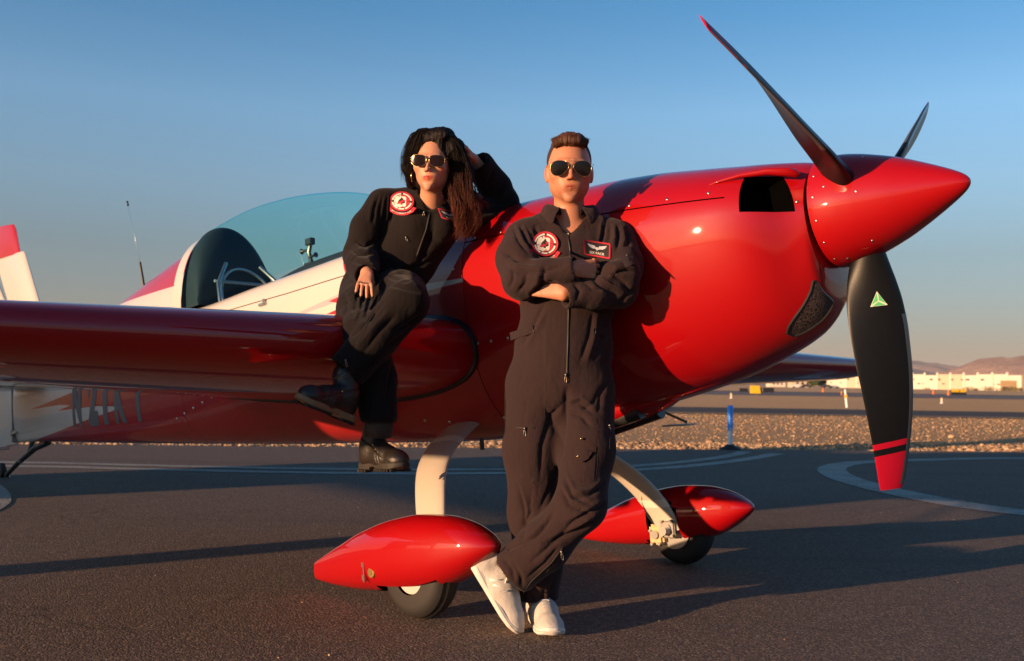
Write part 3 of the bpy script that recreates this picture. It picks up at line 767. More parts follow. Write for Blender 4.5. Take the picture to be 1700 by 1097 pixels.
# ---- propeller blades
t = NT('blade_paint'); X = t.xyz()
c = t.mix(t.noise(40, 4), (.004, .004, .0045), (.007, .007, .0075))
tip = t.math('GREATER_THAN', t.math('MULTIPLY_ADD', X[1], .10, X[2]), .880)
tip2 = t.math('MULTIPLY', t.math('GREATER_THAN', t.math('MULTIPLY_ADD', X[1], .10, X[2]), .838), t.math('LESS_THAN', t.math('MULTIPLY_ADD', X[1], .10, X[2]), .858))
c = t.mix(tip, c, (.40, .004, .022)); c = t.mix(tip2, c, (.40, .004, .022))
t.base(c, .40, spec=.22); t.bump(t.noise(150, 3), .08, .002); M_BLADE = t.m
def blade_mesh():
    # local z = radius, y = towards the leading edge at zero pitch, x = forward
    rs = [.10, .135, .17, .22, .28, .36, .46, .56, .66, .76, .85, .92, .965, .99, 1.005]
    le = [.050, .052, .056, .066, .080, .094, .101, .100, .094, .083, .068, .054, .044, .036, .026]
    te = [-.050, -.052, -.060, -.076, -.092, -.105, -.110, -.108, -.101, -.092, -.082, -.073, -.067, -.063, -.059]
    th = [.050, .050, .045, .036, .028, .023, .019, .016, .013, .011, .009, .0075, .0065, .006, .004]
    pit = [64, 63, 61, 58, 54, 50, 45, 41, 38, 35, 33, 32, 31, 30.5, 30]
    q = np.linspace(.10, 1.005, 70)
    LE = hermite(rs, le, q); TE = hermite(rs, te, q); TH_ = hermite(rs, th, q); PI_ = hermite(rs, pit, q)
    rake = .03 * np.clip((q - .55) / .45, 0, 1) ** 2
    V = []; F = []; n = 28
    for r_, a, b, tt, p_, rk in zip(q, LE, TE, TH_, PI_, rake):
        k_ = np.clip((r_ - .12) / .16, 0, 1)
        for i in range(n):
            ph = 2 * math.pi * i / n; cx_ = math.cos(ph); sx_ = math.sin(ph)
            y_ = (a + b) / 2 + (a - b) / 2 * cx_
            xx = tt * sx_ * (1 - k_ * .55 * (1 - (cx_ + 1) / 2) ** 1.0) + k_ * tt * .35 * (1 - cx_ * cx_)
            cp, sp_ = math.cos(R(p_)), math.sin(R(p_))
            V.append((xx * cp + y_ * sp_ - rk, y_ * cp - xx * sp_, r_))
    for j in range(len(q) - 1):
        for i in range(n):
            i2 = (i + 1) % n; F.append((j*n+i, j*n+i2, (j+1)*n+i2, (j+1)*n+i))
    F.append(tuple(range(n))); F.append(tuple((len(q)-1)*n + i for i in range(n)))
    return V, F, (q, LE, TE, TH_, PI_, rake)
BV, BF, BD = blade_mesh()
bme = fix_normals(mesh_np(BV, BF, 'blade'))
def blade_surf(r_, yy, off=.0012, front=True):
    q, LE, TE, TH_, PI_, rake = BD
    a, b, tt, p_, rk = (float(np.interp(r_, q, z)) for z in (LE, TE, TH_, PI_, rake))
    cx_ = (yy - (a + b) / 2) / ((a - b) / 2); cx_ = max(-.999, min(.999, cx_)); sx_ = math.sqrt(1 - cx_*cx_) * (1 if front else -1)
    k_ = min(1, max(0, (r_ - .12) / .16)); y_ = yy
    xx = tt * sx_ * (1 - k_ * .55 * (1 - (cx_ + 1) / 2)) + k_ * tt * .35 * (1 - cx_*cx_) + (off if front else -off)
    cp, sp_ = math.cos(R(p_)), math.sin(R(p_))
    return (xx * cp + y_ * sp_ - rk, y_ * cp - xx * sp_, r_)
t = NT('green_logo'); X = t.xyz(); M_LOGO = simple('green_sticker', (.10, .50, .18), .4); M_LOGOW = simple('pale_sticker', (.62, .66, .52), .45)
M_ERO = simple('erosion_strip', (.06, .07, .08), .28, nz=.1)
PH0 = -.0546
for k in range(3):
    a = PH0 + k * 2 * math.pi / 3
    rad = Vector((0, -math.sin(a), -math.cos(a))); mo = Vector((0, math.cos(a), -math.sin(a))); fw = Vector((1, 0, 0))
    mt = Matrix((( fw.x, mo.x, rad.x, 0), (fw.y, mo.y, rad.y, 0), (fw.z, mo.z, rad.z, 0), (0, 0, 0, 1)))
    o = link('propeller_blade', bme, M_BLADE if k == 0 else None, plane); sharp(o, 60)
    o.matrix_local = Matrix.Translation(-base_uvw) @ mt
    # root collar in the spinner opening
    V, F = lathe_np([(.11, .066), (.155, .066), (.155, .058), (.11, .058)], 32, 2); cl = link('root_collar', fix_normals(mesh_np(V, F)), M_DARK, o); sharp(cl)
    # nickel strip on the leading edge
    V = []; F = []; qs = np.linspace(.40, .99, 30)
    for r_ in qs:
        aL = float(np.interp(r_, BD[0], BD[1]))
        for yy, fr in ((aL - .020, True), (aL - .008, True), (aL - .001, True), (aL - .001, False), (aL - .008, False), (aL - .020, False)): V.append(blade_surf(r_, yy, .0008, fr))
    for i in range(len(qs)-1):
        for j in range(5): F.append((i*6+j, i*6+j+1, (i+1)*6+j+1, (i+1)*6+j))
    e_ = link('erosion_strip', mesh_np(V, F), M_ERO, o); 
    # triangular maker's sticker
    def tri(name, pts, off, mat, cen_r=.345, sc=.030):
        V = [blade_surf(cen_r - z * sc, y * sc, off) for y, z in pts]; link(name, mesh_np(V, [tuple(range(len(V)))]), mat, o, smooth=False)
    T = [(-1.0, -.62), (1.0, -.62), (0, 1.10)]
    tri('sticker', T, .0016, M_LOGOW)
    c0 = (0, -.04)
    for i in range(3):
        p, q_ = T[i], T[(i+1) % 3]; m_ = ((p[0]+q_[0]+c0[0])/3, (p[1]+q_[1]+c0[1])/3)
        tri('sticker_segment', [(m_[0] + (x - m_[0]) * .74, m_[1] + (y - m_[1]) * .74) for x, y in (p, q_, c0)], .0022, M_LOGO)

# ---- canopy
def can_sec(u):
    top = float(hermite(CT[:, 0], CT[:, 1], [u])[0]); sill = float(np.interp(u, [-4.28, -3.4, -2.4, -1.92], [.285, .290, .305, .33])); hw = section(max(u, -4.19))[2] * float(np.interp(u, [-4.28, -4.1], [.955, .945]))
    return top, sill, hw
CT = np.array([(-4.28, .79), (-4.0, .838), (-3.7, .853), (-3.4, .835), (-3.1, .793), (-2.8, .725), (-2.60, .645), (-2.40, .53), (-2.25, .425)])
def can_pt(u, a, off=0):
    top, sill, hw = can_sec(u); e_ = 2 / 2.15
    c_, s_ = math.cos(a), math.sin(a)
    return (u, (hw + off) * math.copysign(abs(c_) ** e_, c_), sill + (top - sill + off) * abs(s_) ** e_)
def can_loft(us, a0, a1, n, off=0):
    V = []; F = []
    for u in us:
        for k in range(n + 1): V.append(can_pt(u, a0 + (a1 - a0) * k / n, off))
    for i in range(len(us) - 1):
        for k in range(n): F.append((i*(n+1)+k, i*(n+1)+k+1, (i+1)*(n+1)+k+1, (i+1)*(n+1)+k))
    return V, F
gt = NT('tinted_canopy_glass'); gt.t.nodes.remove(gt.b)
lw = gt.n('ShaderNodeLayerWeight'); lw.inputs['Blend'].default_value = .35
tr = gt.n('ShaderNodeBsdfTransparent'); gl = gt.n('ShaderNodeBsdfGlossy'); gl.inputs['Roughness'].default_value = .02; gl.inputs['Color'].default_value = (1, 1, 1, 1)
gt.l(gt.ramp(lw.outputs['Facing'], [(0, (.78, 1.0, 1.0)), (.7, (.76, 1.0, 1.0)), (.88, (.42, .90, .97)), (.97, (.08, .58, .82)), (1, (.02, .40, .70))]), tr.inputs['Color'])
fr = gt.n('ShaderNodeFresnel'); fr.inputs['IOR'].default_value = 1.45
mx = gt.n('ShaderNodeMixShader'); gt.l(gt.math('MULTIPLY', fr.outputs[0], .10), mx.inputs[0]); gt.l(tr.outputs[0], mx.inputs[1]); gt.l(gl.outputs[0], mx.inputs[2]); gt.l(mx.outputs[0], gt.o.inputs[0])
M_GLASS = gt.m
V, F = can_loft(list(np.linspace(-4.19, -2.28, 60)), 0, math.pi, 48, 0)
canopy = part('canopy', V, F, M_GLASS)
V, F = can_loft([-4.285, -4.25, -4.22, -4.19], 0, math.pi, 48, .003); part('canopy_rear_frame', V, F, M_WHITE)
V, F = can_loft([-2.28, -2.26, -2.25], 0, math.pi, 48, .003); part('canopy_front_frame', V, F, M_RED)
for s in (-1, 1):
    seam_line('canopy_seam', [(-4.19, .185), (-3.6, .178), (-3.0, .170), (-2.4, .172), (-2.2, .18)], .005, s, simple('seam_brown', (.06, .035, .02), .7))
    # latch
    p = Vector((-3.22, s * (side_v(-3.22, .15) + .006), .15)); bm = bmesh.new(); box_bm(bm, p, (.07, .012, .016), bev=.003); box_bm(bm, p + Vector((.02, s*.004, .012)), (.02, .012, .03), bev=.003); part('latch', bm_mesh(bm), None, M_STEEL)
# sill rail, dark cockpit lining and rear bulkhead with roll tubes
M_PIT = simple('dark_cockpit_lining', (.014, .024, .034), .7, spec=.2)  # blue cast in this colour stands in for sky reflected by the glass
V = []; F = []
for u, k_ in ((-4.18, .97), (-3.98, .96), (-3.80, .80), (-3.72, .55), (-3.68, .3)):
    for i in range(25):
        a = math.pi * i / 24; top, sill, hw = can_sec(u); p = can_pt(u, a)
        V.append((u, p[1] * (.5 + .5 * k_), sill + (p[2] - sill) * k_))
V = [can_pt(-4.1935, math.pi * i / 40, -.003) for i in range(41)]
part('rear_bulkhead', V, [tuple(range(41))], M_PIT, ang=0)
# headrest shroud: a dark shell standing under the rear of the glass
VS = []; FS = []
for j, s_ in enumerate(np.linspace(0, 1, 14)):
    for i in range(33):
        a = math.pi * i / 32
        u = -4.185 + .15 * s_
        top, sill, hw = can_sec(u); hgt = (.545) * math.sqrt(max(0, 1 - s_ ** 2.0))
        VS.append((u, (hw - .03) * math.cos(a), sill + hgt * math.sin(a) ** .8))
for j in range(13):
    for i in range(32): FS.append((j*33+i, j*33+i+1, (j+1)*33+i+1, (j+1)*33+i))
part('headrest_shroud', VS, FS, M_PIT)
for y0, y1 in ((-.26, -.12), (.26, .12)):
    V, F = tube_np([(-3.84 , y0, .26), (-3.90, y0 * .9, .40), (-3.99, y1, .55)], .012, 8); part('roll_tube', V, F, M_ALU)
V, F = tube_np([(-3.93, -.24, .42), (-3.93, .24, .42)], .010, 8); part('roll_tube', V, F, M_ALU)
V, F = tube_np([(-3.90 - .12*math.sin(a), .20*math.cos(a), .27 + .26*math.sin(a)) for a in np.linspace(0, math.pi, 16)], .009, 8); part('roll_hoop', V, F, M_ALU)
# instrument shroud and the small camera on its clamp
V = []; F = []
for j, s_ in enumerate(np.linspace(0, 1, 14)):
    u = -3.50 + 1.1 * s_
    for i in range(25):
        a = math.pi * i / 24; V.append((u, (.22 + .08*s_) * math.cos(a), .25 + (.155 + .0*s_) * math.sin(a) ** .8 * math.sin(min(1, .25 + s_ * 1.6) * math.pi/2) ** .7))
for j in range(13):
    for i in range(24): F.append((j*25+i, j*25+i+1, (j+1)*25+i+1, (j+1)*25+i))
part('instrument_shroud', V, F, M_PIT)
gp = empty('action_camera', (0, 0, 0)); gp.parent = None
gp.matrix_world = Matrix.Translation(W(-3.29, 0, .405)) @ pm.to_3x3().to_4x4()
tag(gp, 'small black action camera on a clamp arm inside the tinted canopy', 'camera')
def gpb(name, c_, s_, rot=None, bev=.004):
    bm = bmesh.new(); box_bm(bm, c_, s_, rot, bev); return link(name, bm_mesh(bm), M_BLACKMET, gp, smooth=False)
gpb('clamp', (0, 0, .01), (.075, .05, .03)); 
V, F = tube_np([(.02, 0, 0), (.0, 0, .05), (-.012, 0, .09), (.004, 0, .125)], [.016, .012, .013, .012], 8); sharp(link('arm', mesh_np(V, F), M_BLACKMET, gp))
gpb('camera_body', (.004, 0, .148), (.058, .035, .040))
V, F = tube_np([(-.012, -.004, .10), (-.06, -.004, .105), (-.075, -.004, .105)], [.008, .008, .017], 10); sharp(link('arm_knob', mesh_np(V, F), M_BLACKMET, gp))
V, F = tube_np([(.0, -.004, .055), (.045, -.004, .06), (.06, -.004, .06)], [.008, .008, .016], 10); sharp(link('arm_knob', mesh_np(V, F), M_BLACKMET, gp))

# ---- wings
def foil(n, tc, kx=1.18):
    x = (1 - np.cos(np.linspace(0, math.pi, n))) / 2
    y = 5 * (0.2969*np.sqrt(x) - .126*x - .3516*x**2 + .2843*x**3 - .1036*x**4)
    return x ** kx, y * tc
LE0, LES, C0, C1, W0, T0, T1, SPAN = -1.60, .0, 2.1, .95, -.298, .164, .142, 3.62
def wing_sec(a):
    k = (a - .36) / (SPAN - .36); return LE0 - LES * (a - .4), C0 + (C1 - C0) * k, T0 + (T1 - T0) * k
t = NT('wing_paint'); X = t.xyz(); av = t.math('ABSOLUTE', X[1]); cu = X[0]
low = t.n('ShaderNodeNewGeometry'); 
low_m = t.math('LESS_THAN', X[2], W0 - .0)
def UU(*ms):
    r = ms[0]
    for m_ in ms[1:]: r = t.math('MAXIMUM', r, m_)
    return r
# chevrons under the wing (span, chordwise)
wch = UU(t.poly(av, cu, [(.75, -2.45), (3.7, -1.95), (3.7, -2.25), (2.0, -2.75)]), t.poly(av, cu, [(1.2, -3.3), (3.7, -2.38), (3.7, -2.52), (2.2, -3.15)]))
c = t.mix(t.math('MULTIPLY', wch, low_m), RED, WHITE)
bch = t.poly(av, cu, [(1.0, -2.95), (3.7, -2.25), (3.7, -2.38), (1.2, -3.25)])
c = t.mix(t.math('MULTIPLY', bch, low_m), c, (.25, .26, .28))
t.base(c, t.math('MULTIPLY_ADD', t.noise(60, 4, .6), .1, .5), 0, 1.0, .12); t.bump(t.noise(10, 2), .03, .004); M_WING = t.m
NF = 44; fx, fy = foil(NF, 1.0)
def wing(side):
    V = []; F = []; sp_ = list(np.linspace(.30, SPAN - .05, 34)) + [SPAN - .035, SPAN - .02, SPAN - .008, SPAN]
    ring = [(x, y) for x, y in zip(fx[::-1], fy[::-1])] + [(x, -y) for x, y in zip(fx[1:-1], fy[1:-1])]
    for a in sp_:
        le, c_, tt = wing_sec(a); g = 1.0
        if a > SPAN - .04: g = math.sqrt(max(.02, 1 - ((a - (SPAN - .05)) / .055) ** 2))
        for x, y in ring: V.append((le - c_ * x, side * a, W0 + y * tt * c_ * g))
    n = len(ring)
    for j in range(len(sp_) - 1):
        for i in range(n):
            i2 = (i+1) % n; F.append((j*n+i, j*n+i2, (j+1)*n+i2, (j+1)*n+i))
    F.append(tuple(range(n))); F.append(tuple((len(sp_)-1)*n+i for i in range(n)))
    w_ = part('wing', V, F, M_WING, ang=60)
    # aileron hinge gap on both faces
    P_ = []
    for sg in (1, -1):
        V = []; 
        for a in np.linspace(.75, SPAN - .12, 20):
            le, c_, tt = wing_sec(a)
            for xx in (.735, .742):
                yy = float(np.interp(xx, fx, fy)); V.append((le - c_*xx, side*a, W0 + sg * (yy*tt*c_ + .0015)))
        P_.append((V, [(2*i, 2*i+1, 2*i+3, 2*i+2) for i in range(19)]))
    V, F = merge(P_); o = link('aileron_gap', mesh_np(V, F), M_DARK, w_, smooth=False)
    return w_
wR = wing(-1); wL = wing(1)
# black rubber seal where wing meets fuselage
for s in (-1, 1):
    ring = []
    le, c_, tt = wing_sec(.40)
    for x, y in list(zip(fx[::-1], fy[::-1])) + [(x, -y) for x, y in zip(fx[1:], fy[1:])]:
        u_, w_ = le - c_ * x * 1.0, W0 + y * tt * c_
        ring.append(Vector((u_, s * (side_v(u_, w_) + .006), w_)))
    V, F = tube_np(ring, [.0125 if i < 12 or i > 76 else .0150 for i in range(len(ring))], 8); part('wing_seal', V, F, M_SEAL)
# small screws on the leading edge
for k, (px, py) in enumerate([(133, 553), (138, 555), (143, 557), (149, 556), (155, 554)]):
    a = 2.10 - k * .035; le, c_, tt = wing_sec(a); x_ = .008
    o = bpy.data.objects.new('screw', SCR); COL.objects.link(o); o.parent = wR
    yy = float(np.interp(x_, fx, fy)) * tt * c_ * (1 + .0)
    o.location = (le - c_*x_ + .004, -a, W0 + yy * .55 - .006 * math.sin(k / 4 * math.pi)); o.rotation_euler = Vector((1, 0, .35)).to_track_quat('Z', 'Y').to_euler(); o.scale = (.8,)*3
# aileron spades: arm and plate under each aileron
t = simple('pale_blue_plate', (.42, .55, .60), .3)
for s in (-1, 1):
    a = 2.2
    V, F = tube_np([(-2.78, s*a, W0 - .07), (-2.56, s*a, -.49), (-2.30, s*a, -.615)], .009, 8); arm = part('spade_arm', V, F, M_STEEL)
    n = 28; V = []
    for zz in (-.004, .004):
        for i in range(n):
            an = 2*math.pi*i/n; V.append((-2.36 + .085 * math.cos(an), s*a + .155 * math.copysign(abs(math.sin(an)) ** .8, math.sin(an)), -.628 + zz))
    F = [tuple(range(n)), tuple(range(2*n-1, n-1, -1))] + [(i, (i+1) % n, (i+1) % n + n, i + n) for i in range(n)]
    part('spade', V, F, t)

# ---- tail
def fin_np(pts_le, pts_te, thick):
    """pts (u,w) root->tip"""
    V = []; F = []; n = 24; m_ = len(pts_le)
    for (u0, w0), (u1, w1), tt in zip(pts_le, pts_te, thick):
        for i in range(n):
            a = 2*math.pi*i/n; x = (1 - math.cos(a)) / 2; y = tt * math.sin(a) * (1 - x * .8) * 1.25
            V.append((u0 + (u1-u0)*x, y, w0 + (w1-w0)*x))
    for j in range(m_ - 1):
        for i in range(n): F.append((j*n+i, j*n+(i+1) % n, (j+1)*n+(i+1) % n, (j+1)*n+i))
    F.append(tuple(range(n))); F.append(tuple((m_-1)*n+i for i in range(n)))
    return V, F
V, F = fin_np([(-6.55, .30), (-6.83, .47), (-7.04, .84), (-7.30, 1.283), (-7.33, 1.31)], [(-7.47, .0), (-7.5, .30), (-7.62, .84), (-7.93, 1.33), (-7.95, 1.35)], [.05, .048, .042, .034, .02])
part('vertical_fin', V, F, M_WHITE)
V, F = fin_np([(-7.39, 1.30), (-7.42, 1.36), (-7.49, 1.545), (-7.53, 1.59)], [(-8.15, 1.37), (-8.15, 1.40), (-8.2, 1.66), (-8.2, 1.68)], [.03, .032, .03, .018])
part('rudder_horn', V, F, M_RED)
V, F = fin_np([(-7.50, -.31), (-7.52, .30), (-7.64, .84), (-7.95, 1.20)], [(-8.0, -.33), (-8.05, .30), (-8.12, .84), (-8.2, 1.15)], [.045, .045, .038, .03])
part('rudder', V, F, M_WHITE)
bm = bmesh.new(); box_bm(bm, (-7.49, -.0, -.02), (.03, .11, .56), bev=.004); part('rudder_post', bm_mesh(bm), None, M_ALU)
bm = bmesh.new(); box_bm(bm, (-7.44, -.06, -.22), (.12, .012, .02), bev=.003); box_bm(bm, (-7.47, -.065, -.22), (.02, .02, .05), bev=.003); part('hinge_bracket', bm_mesh(bm), None, M_STEEL)
for s in (-1, 1):
    V = []; F = []; n = 24
    for a, le, ch, tt in ((.02, -6.55, .85, .05), (.6, -6.72, .66, .04), (1.2, -6.9, .50, .03), (1.55, -7.0, .40, .022), (1.60, -7.06, .3, .01)):
        for i in range(n):
            an = 2*math.pi*i/n; x = (1 - math.cos(an)) / 2; V.append((le - ch*x, s*a, .12 + tt * math.sin(an) * (1 - x*.8) * 1.2))
    for j in range(4):
        for i in range(n): F.append((j*n+i, j*n+(i+1) % n, (j+1)*n+(i+1) % n, (j+1)*n+i))
    F.append(tuple(range(n))); F.append(tuple(4*n+i for i in range(n)))
    part('horizontal_stabiliser', V, F, M_WHITE)
# tailwheel and its spring
V, F = tube_np([(-6.9, 0, -.34), (-7.15, 0, -.37), (-7.5, 0, -.47), (-7.75, 0, -.56)], [.028, .026, .022, .018], 10); part('tail_spring', V, F, M_BLACKMET)
V, F = tube_np([(-7.2, .0, -.30), (-7.28, 0, -.40), (-7.45, 0, -.46)], .022, 10); part('tail_bracket', V, F, M_STEEL)
# tailwheel sits on the tarmac
tw_c = (-7.86, 0, -(HUB.z + (-7.86) * FW.z) / UPV.z + .06)
V, F = lathe_np([(-.025, .0), (-.025, .045), (-.018, .062), (.018, .062), (.025, .045), (.025, 0)], 24, 1)
part('tailwheel', [(a + tw_c[0], b_, c_ + tw_c[2]) for a, b_, c_ in V], F, M_BLACKRUB)
V, F = tube_np([(-7.74, 0, -.55), (-7.80, .045, -.60), (tw_c[0], .045, tw_c[2])], .010, 8); part('tailwheel_fork', V, F, M_STEEL)
# radio antenna
V, F = tube_np([(-5.25, 0, .60), (-5.31, 0, .825)], [.011, .009], 8); an_ = part('antenna', V, F, M_BLACKMET)
V, F = tube_np([(-5.31, 0, .825), (-5.39, 0, 1.06), (-5.465, 0, 1.28)], .0006, 6); link('whip', mesh_np(V, F), M_STEEL, an_)
V, F = tube_np([(-5.463, 0, 1.275), (-5.475, 0, 1.31)], .007, 8); link('whip_tip', mesh_np(V, F), M_BLACKMET, an_)
# registration letters
LETTER_MAT = M_GREY
def text_mesh(s, size, spacing=1.0, bold=0):
    cu_ = bpy.data.curves.new('txt', 'FONT'); cu_.body = s; cu_.size = size; cu_.space_character = spacing; cu_.offset = bold; cu_.resolution_u = 2
    o = bpy.data.objects.new('txt', cu_); COL.objects.link(o); dg = bpy.context.evaluated_depsgraph_get()
    me = bpy.data.meshes.new_from_object(o.evaluated_get(dg)); bpy.data.objects.remove(o); bpy.data.curves.remove(cu_); return me
def subdivide(me, cuts=3, maxlen=None):
    bm = bmesh.new(); bm.from_mesh(me); bmesh.ops.triangulate(bm, faces=bm.faces)
    for _ in range(cuts): 
        ee = [e for e in bm.edges if e.calc_length() > maxlen]
        if not ee: break
        bmesh.ops.subdivide_edges(bm, edges=ee, cuts=1); bmesh.ops.triangulate(bm, faces=bm.faces)
    bm.to_mesh(me); bm.free(); return me
for s in (-1, 1):
    for i, ch in enumerate('N21KT'):
        me = subdivide(text_mesh(ch, 1.0, bold=.065), 5, .08)
        bx = [v.co.x for v in me.vertices]; by = [v.co.y for v in me.vertices]; x0, x1 = min(bx), max(bx); y0, y1 = min(by), max(by)
        wd_ = .19 if ch != '1' else .08; u0 = -5.98 + i * .255 + (.05 if ch == '1' else 0)
        u0 = [-6.02, -5.70, -5.42, -5.22, -4.93][i]
        for v_ in me.vertices:
            a = (v_.co.x - x0) / (x1 - x0); b_ = (v_.co.y - y0) / (y1 - y0)
            if s > 0: a = 1 - a
            u_ = u0 + wd_ * a + .03 * b_; w_ = -.295 - .055 * (u_ + 6.0) / 1.2 + .38 * b_
            v_.co = (u_, s * (side_v(u_, w_) + .002), w_)
        me.update()
        lt = part('registration_letter', me, None, M_GREY, ang=0)

# ---- landing gear
M_LEG = NT('gear_leg_paint'); M_LEG.base(M_LEG.mix(M_LEG.noise(5, 5, .6), (.52, .475, .40), (.47, .42, .34)), .35, 0, .6); M_LEG.bump(M_LEG.noise(30, 3), .06, .003); M_LEG = M_LEG.m
M_TAPE = simple('leg_tape', (.66, .60, .50), .5, nz=.06)
PATH = [(-1.90, .18, -.60, .205), (-1.865, .30, -.655, .20), (-1.82, .42, -.71, .195), (-1.745, .56, -.80, .19), (-1.65, .67, -.915, .18), (-1.58, .735, -1.03, .165), (-1.53, .765, -1.13, .15), (-1.51, .772, -1.19, .14)]
PA = np.array(PATH); sq = np.linspace(0, len(PATH) - 1, 40)
LP = np.stack([hermite(np.arange(len(PATH)), PA[:, k], sq) for k in range(4)], 1)
def leg(s, i0=0, i1=40, grow=0):
    V = []; F = []; n = 24; rows = LP[i0:i1]
    for i, (u, v_, w_, ch) in enumerate(rows):
        j = i + i0; a = LP[max(j-1, 0)]; b_ = LP[min(j+1, 39)]
        tn = Vector((0, s*(b_[1]-a[1]), b_[2]-a[2])).normalized(); nr = Vector((0, -tn.z, tn.y))
        for k in range(n):
            an = 2*math.pi*k/n; x = math.cos(an); y = math.sin(an) * (1 - .35 * (1 - x) / 2)
            V.append(Vector((u, s*v_, w_)) + Vector((x * (ch/2 + grow), 0, 0)) + nr * (y * (.024 - .006*j/40 + grow)))
    for i in range(len(rows)-1):
        for k in range(n): F.append((i*n+k, i*n+(k+1) % n, (i+1)*n+(k+1) % n, (i+1)*n+k))
    if grow == 0: F.append(tuple(range(n))); F.append(tuple((len(rows)-1)*n+k for k in range(n)))
    return V, F
def pant_np(u0, u1, ctr, hwm, n=40):
    """wheel fairing: u0 nose, u1 tail"""
    top = [(0, -1.10), (.015, -1.078), (.06, -1.045), (.14, -1.008), (.24, -.985), (.36, -.978), (.50, -.992), (.66, -1.03), (.82, -1.088), (.94, -1.135), (1.0, -1.160)]
    bot = [(0, -1.10), (.015, -1.124), (.06, -1.158), (.14, -1.205), (.24, -1.243), (.36, -1.262), (.50, -1.268), (.66, -1.268), (.82, -1.258), (.94, -1.243), (1.0, -1.232)]
    hwd = [(0, 0), (.015, .035), (.06, .070), (.14, .100), (.24, .122), (.36, .130), (.50, .124), (.66, .100), (.82, .062), (.94, .030), (1.0, .012)]
    q = np.concatenate([[0.0005, .004, .009], np.linspace(.015, 1, 60)])
    def ip(tb, p=.5):
        # interpolate in sqrt space near the nose
        a = np.array(tb); return hermite(np.sqrt(a[:, 0]), a[:, 1], np.sqrt(q))
    T_, B_, H_ = ip(top), ip(bot), ip(hwd); V = []; F = []
    for x, t_, b_, h_ in zip(q, T_, B_, H_):
        u = u0 + (u1-u0)*x; cz = (t_+b_)/2; hz = (t_-b_)/2
        for k in range(n):
            an = 2*math.pi*k/n; c_, s_ = math.cos(an), math.sin(an); e_ = 2/2.25
            V.append((u, ctr + h_*hwm*math.copysign(abs(c_)**e_, c_), cz + hz*math.copysign(abs(s_)**e_, s_)))
    for i in range(len(q)-1):
        for k in range(n): F.append((i*n+k, i*n+(k+1) % n, (i+1)*n+(k+1) % n, (i+1)*n+k))
    F.append(tuple(range(n))); F.append(tuple((len(q)-1)*n+k for k in range(n)))
    return V, F
WC = Vector((-1.50, .874, -1.195)); WR = .172
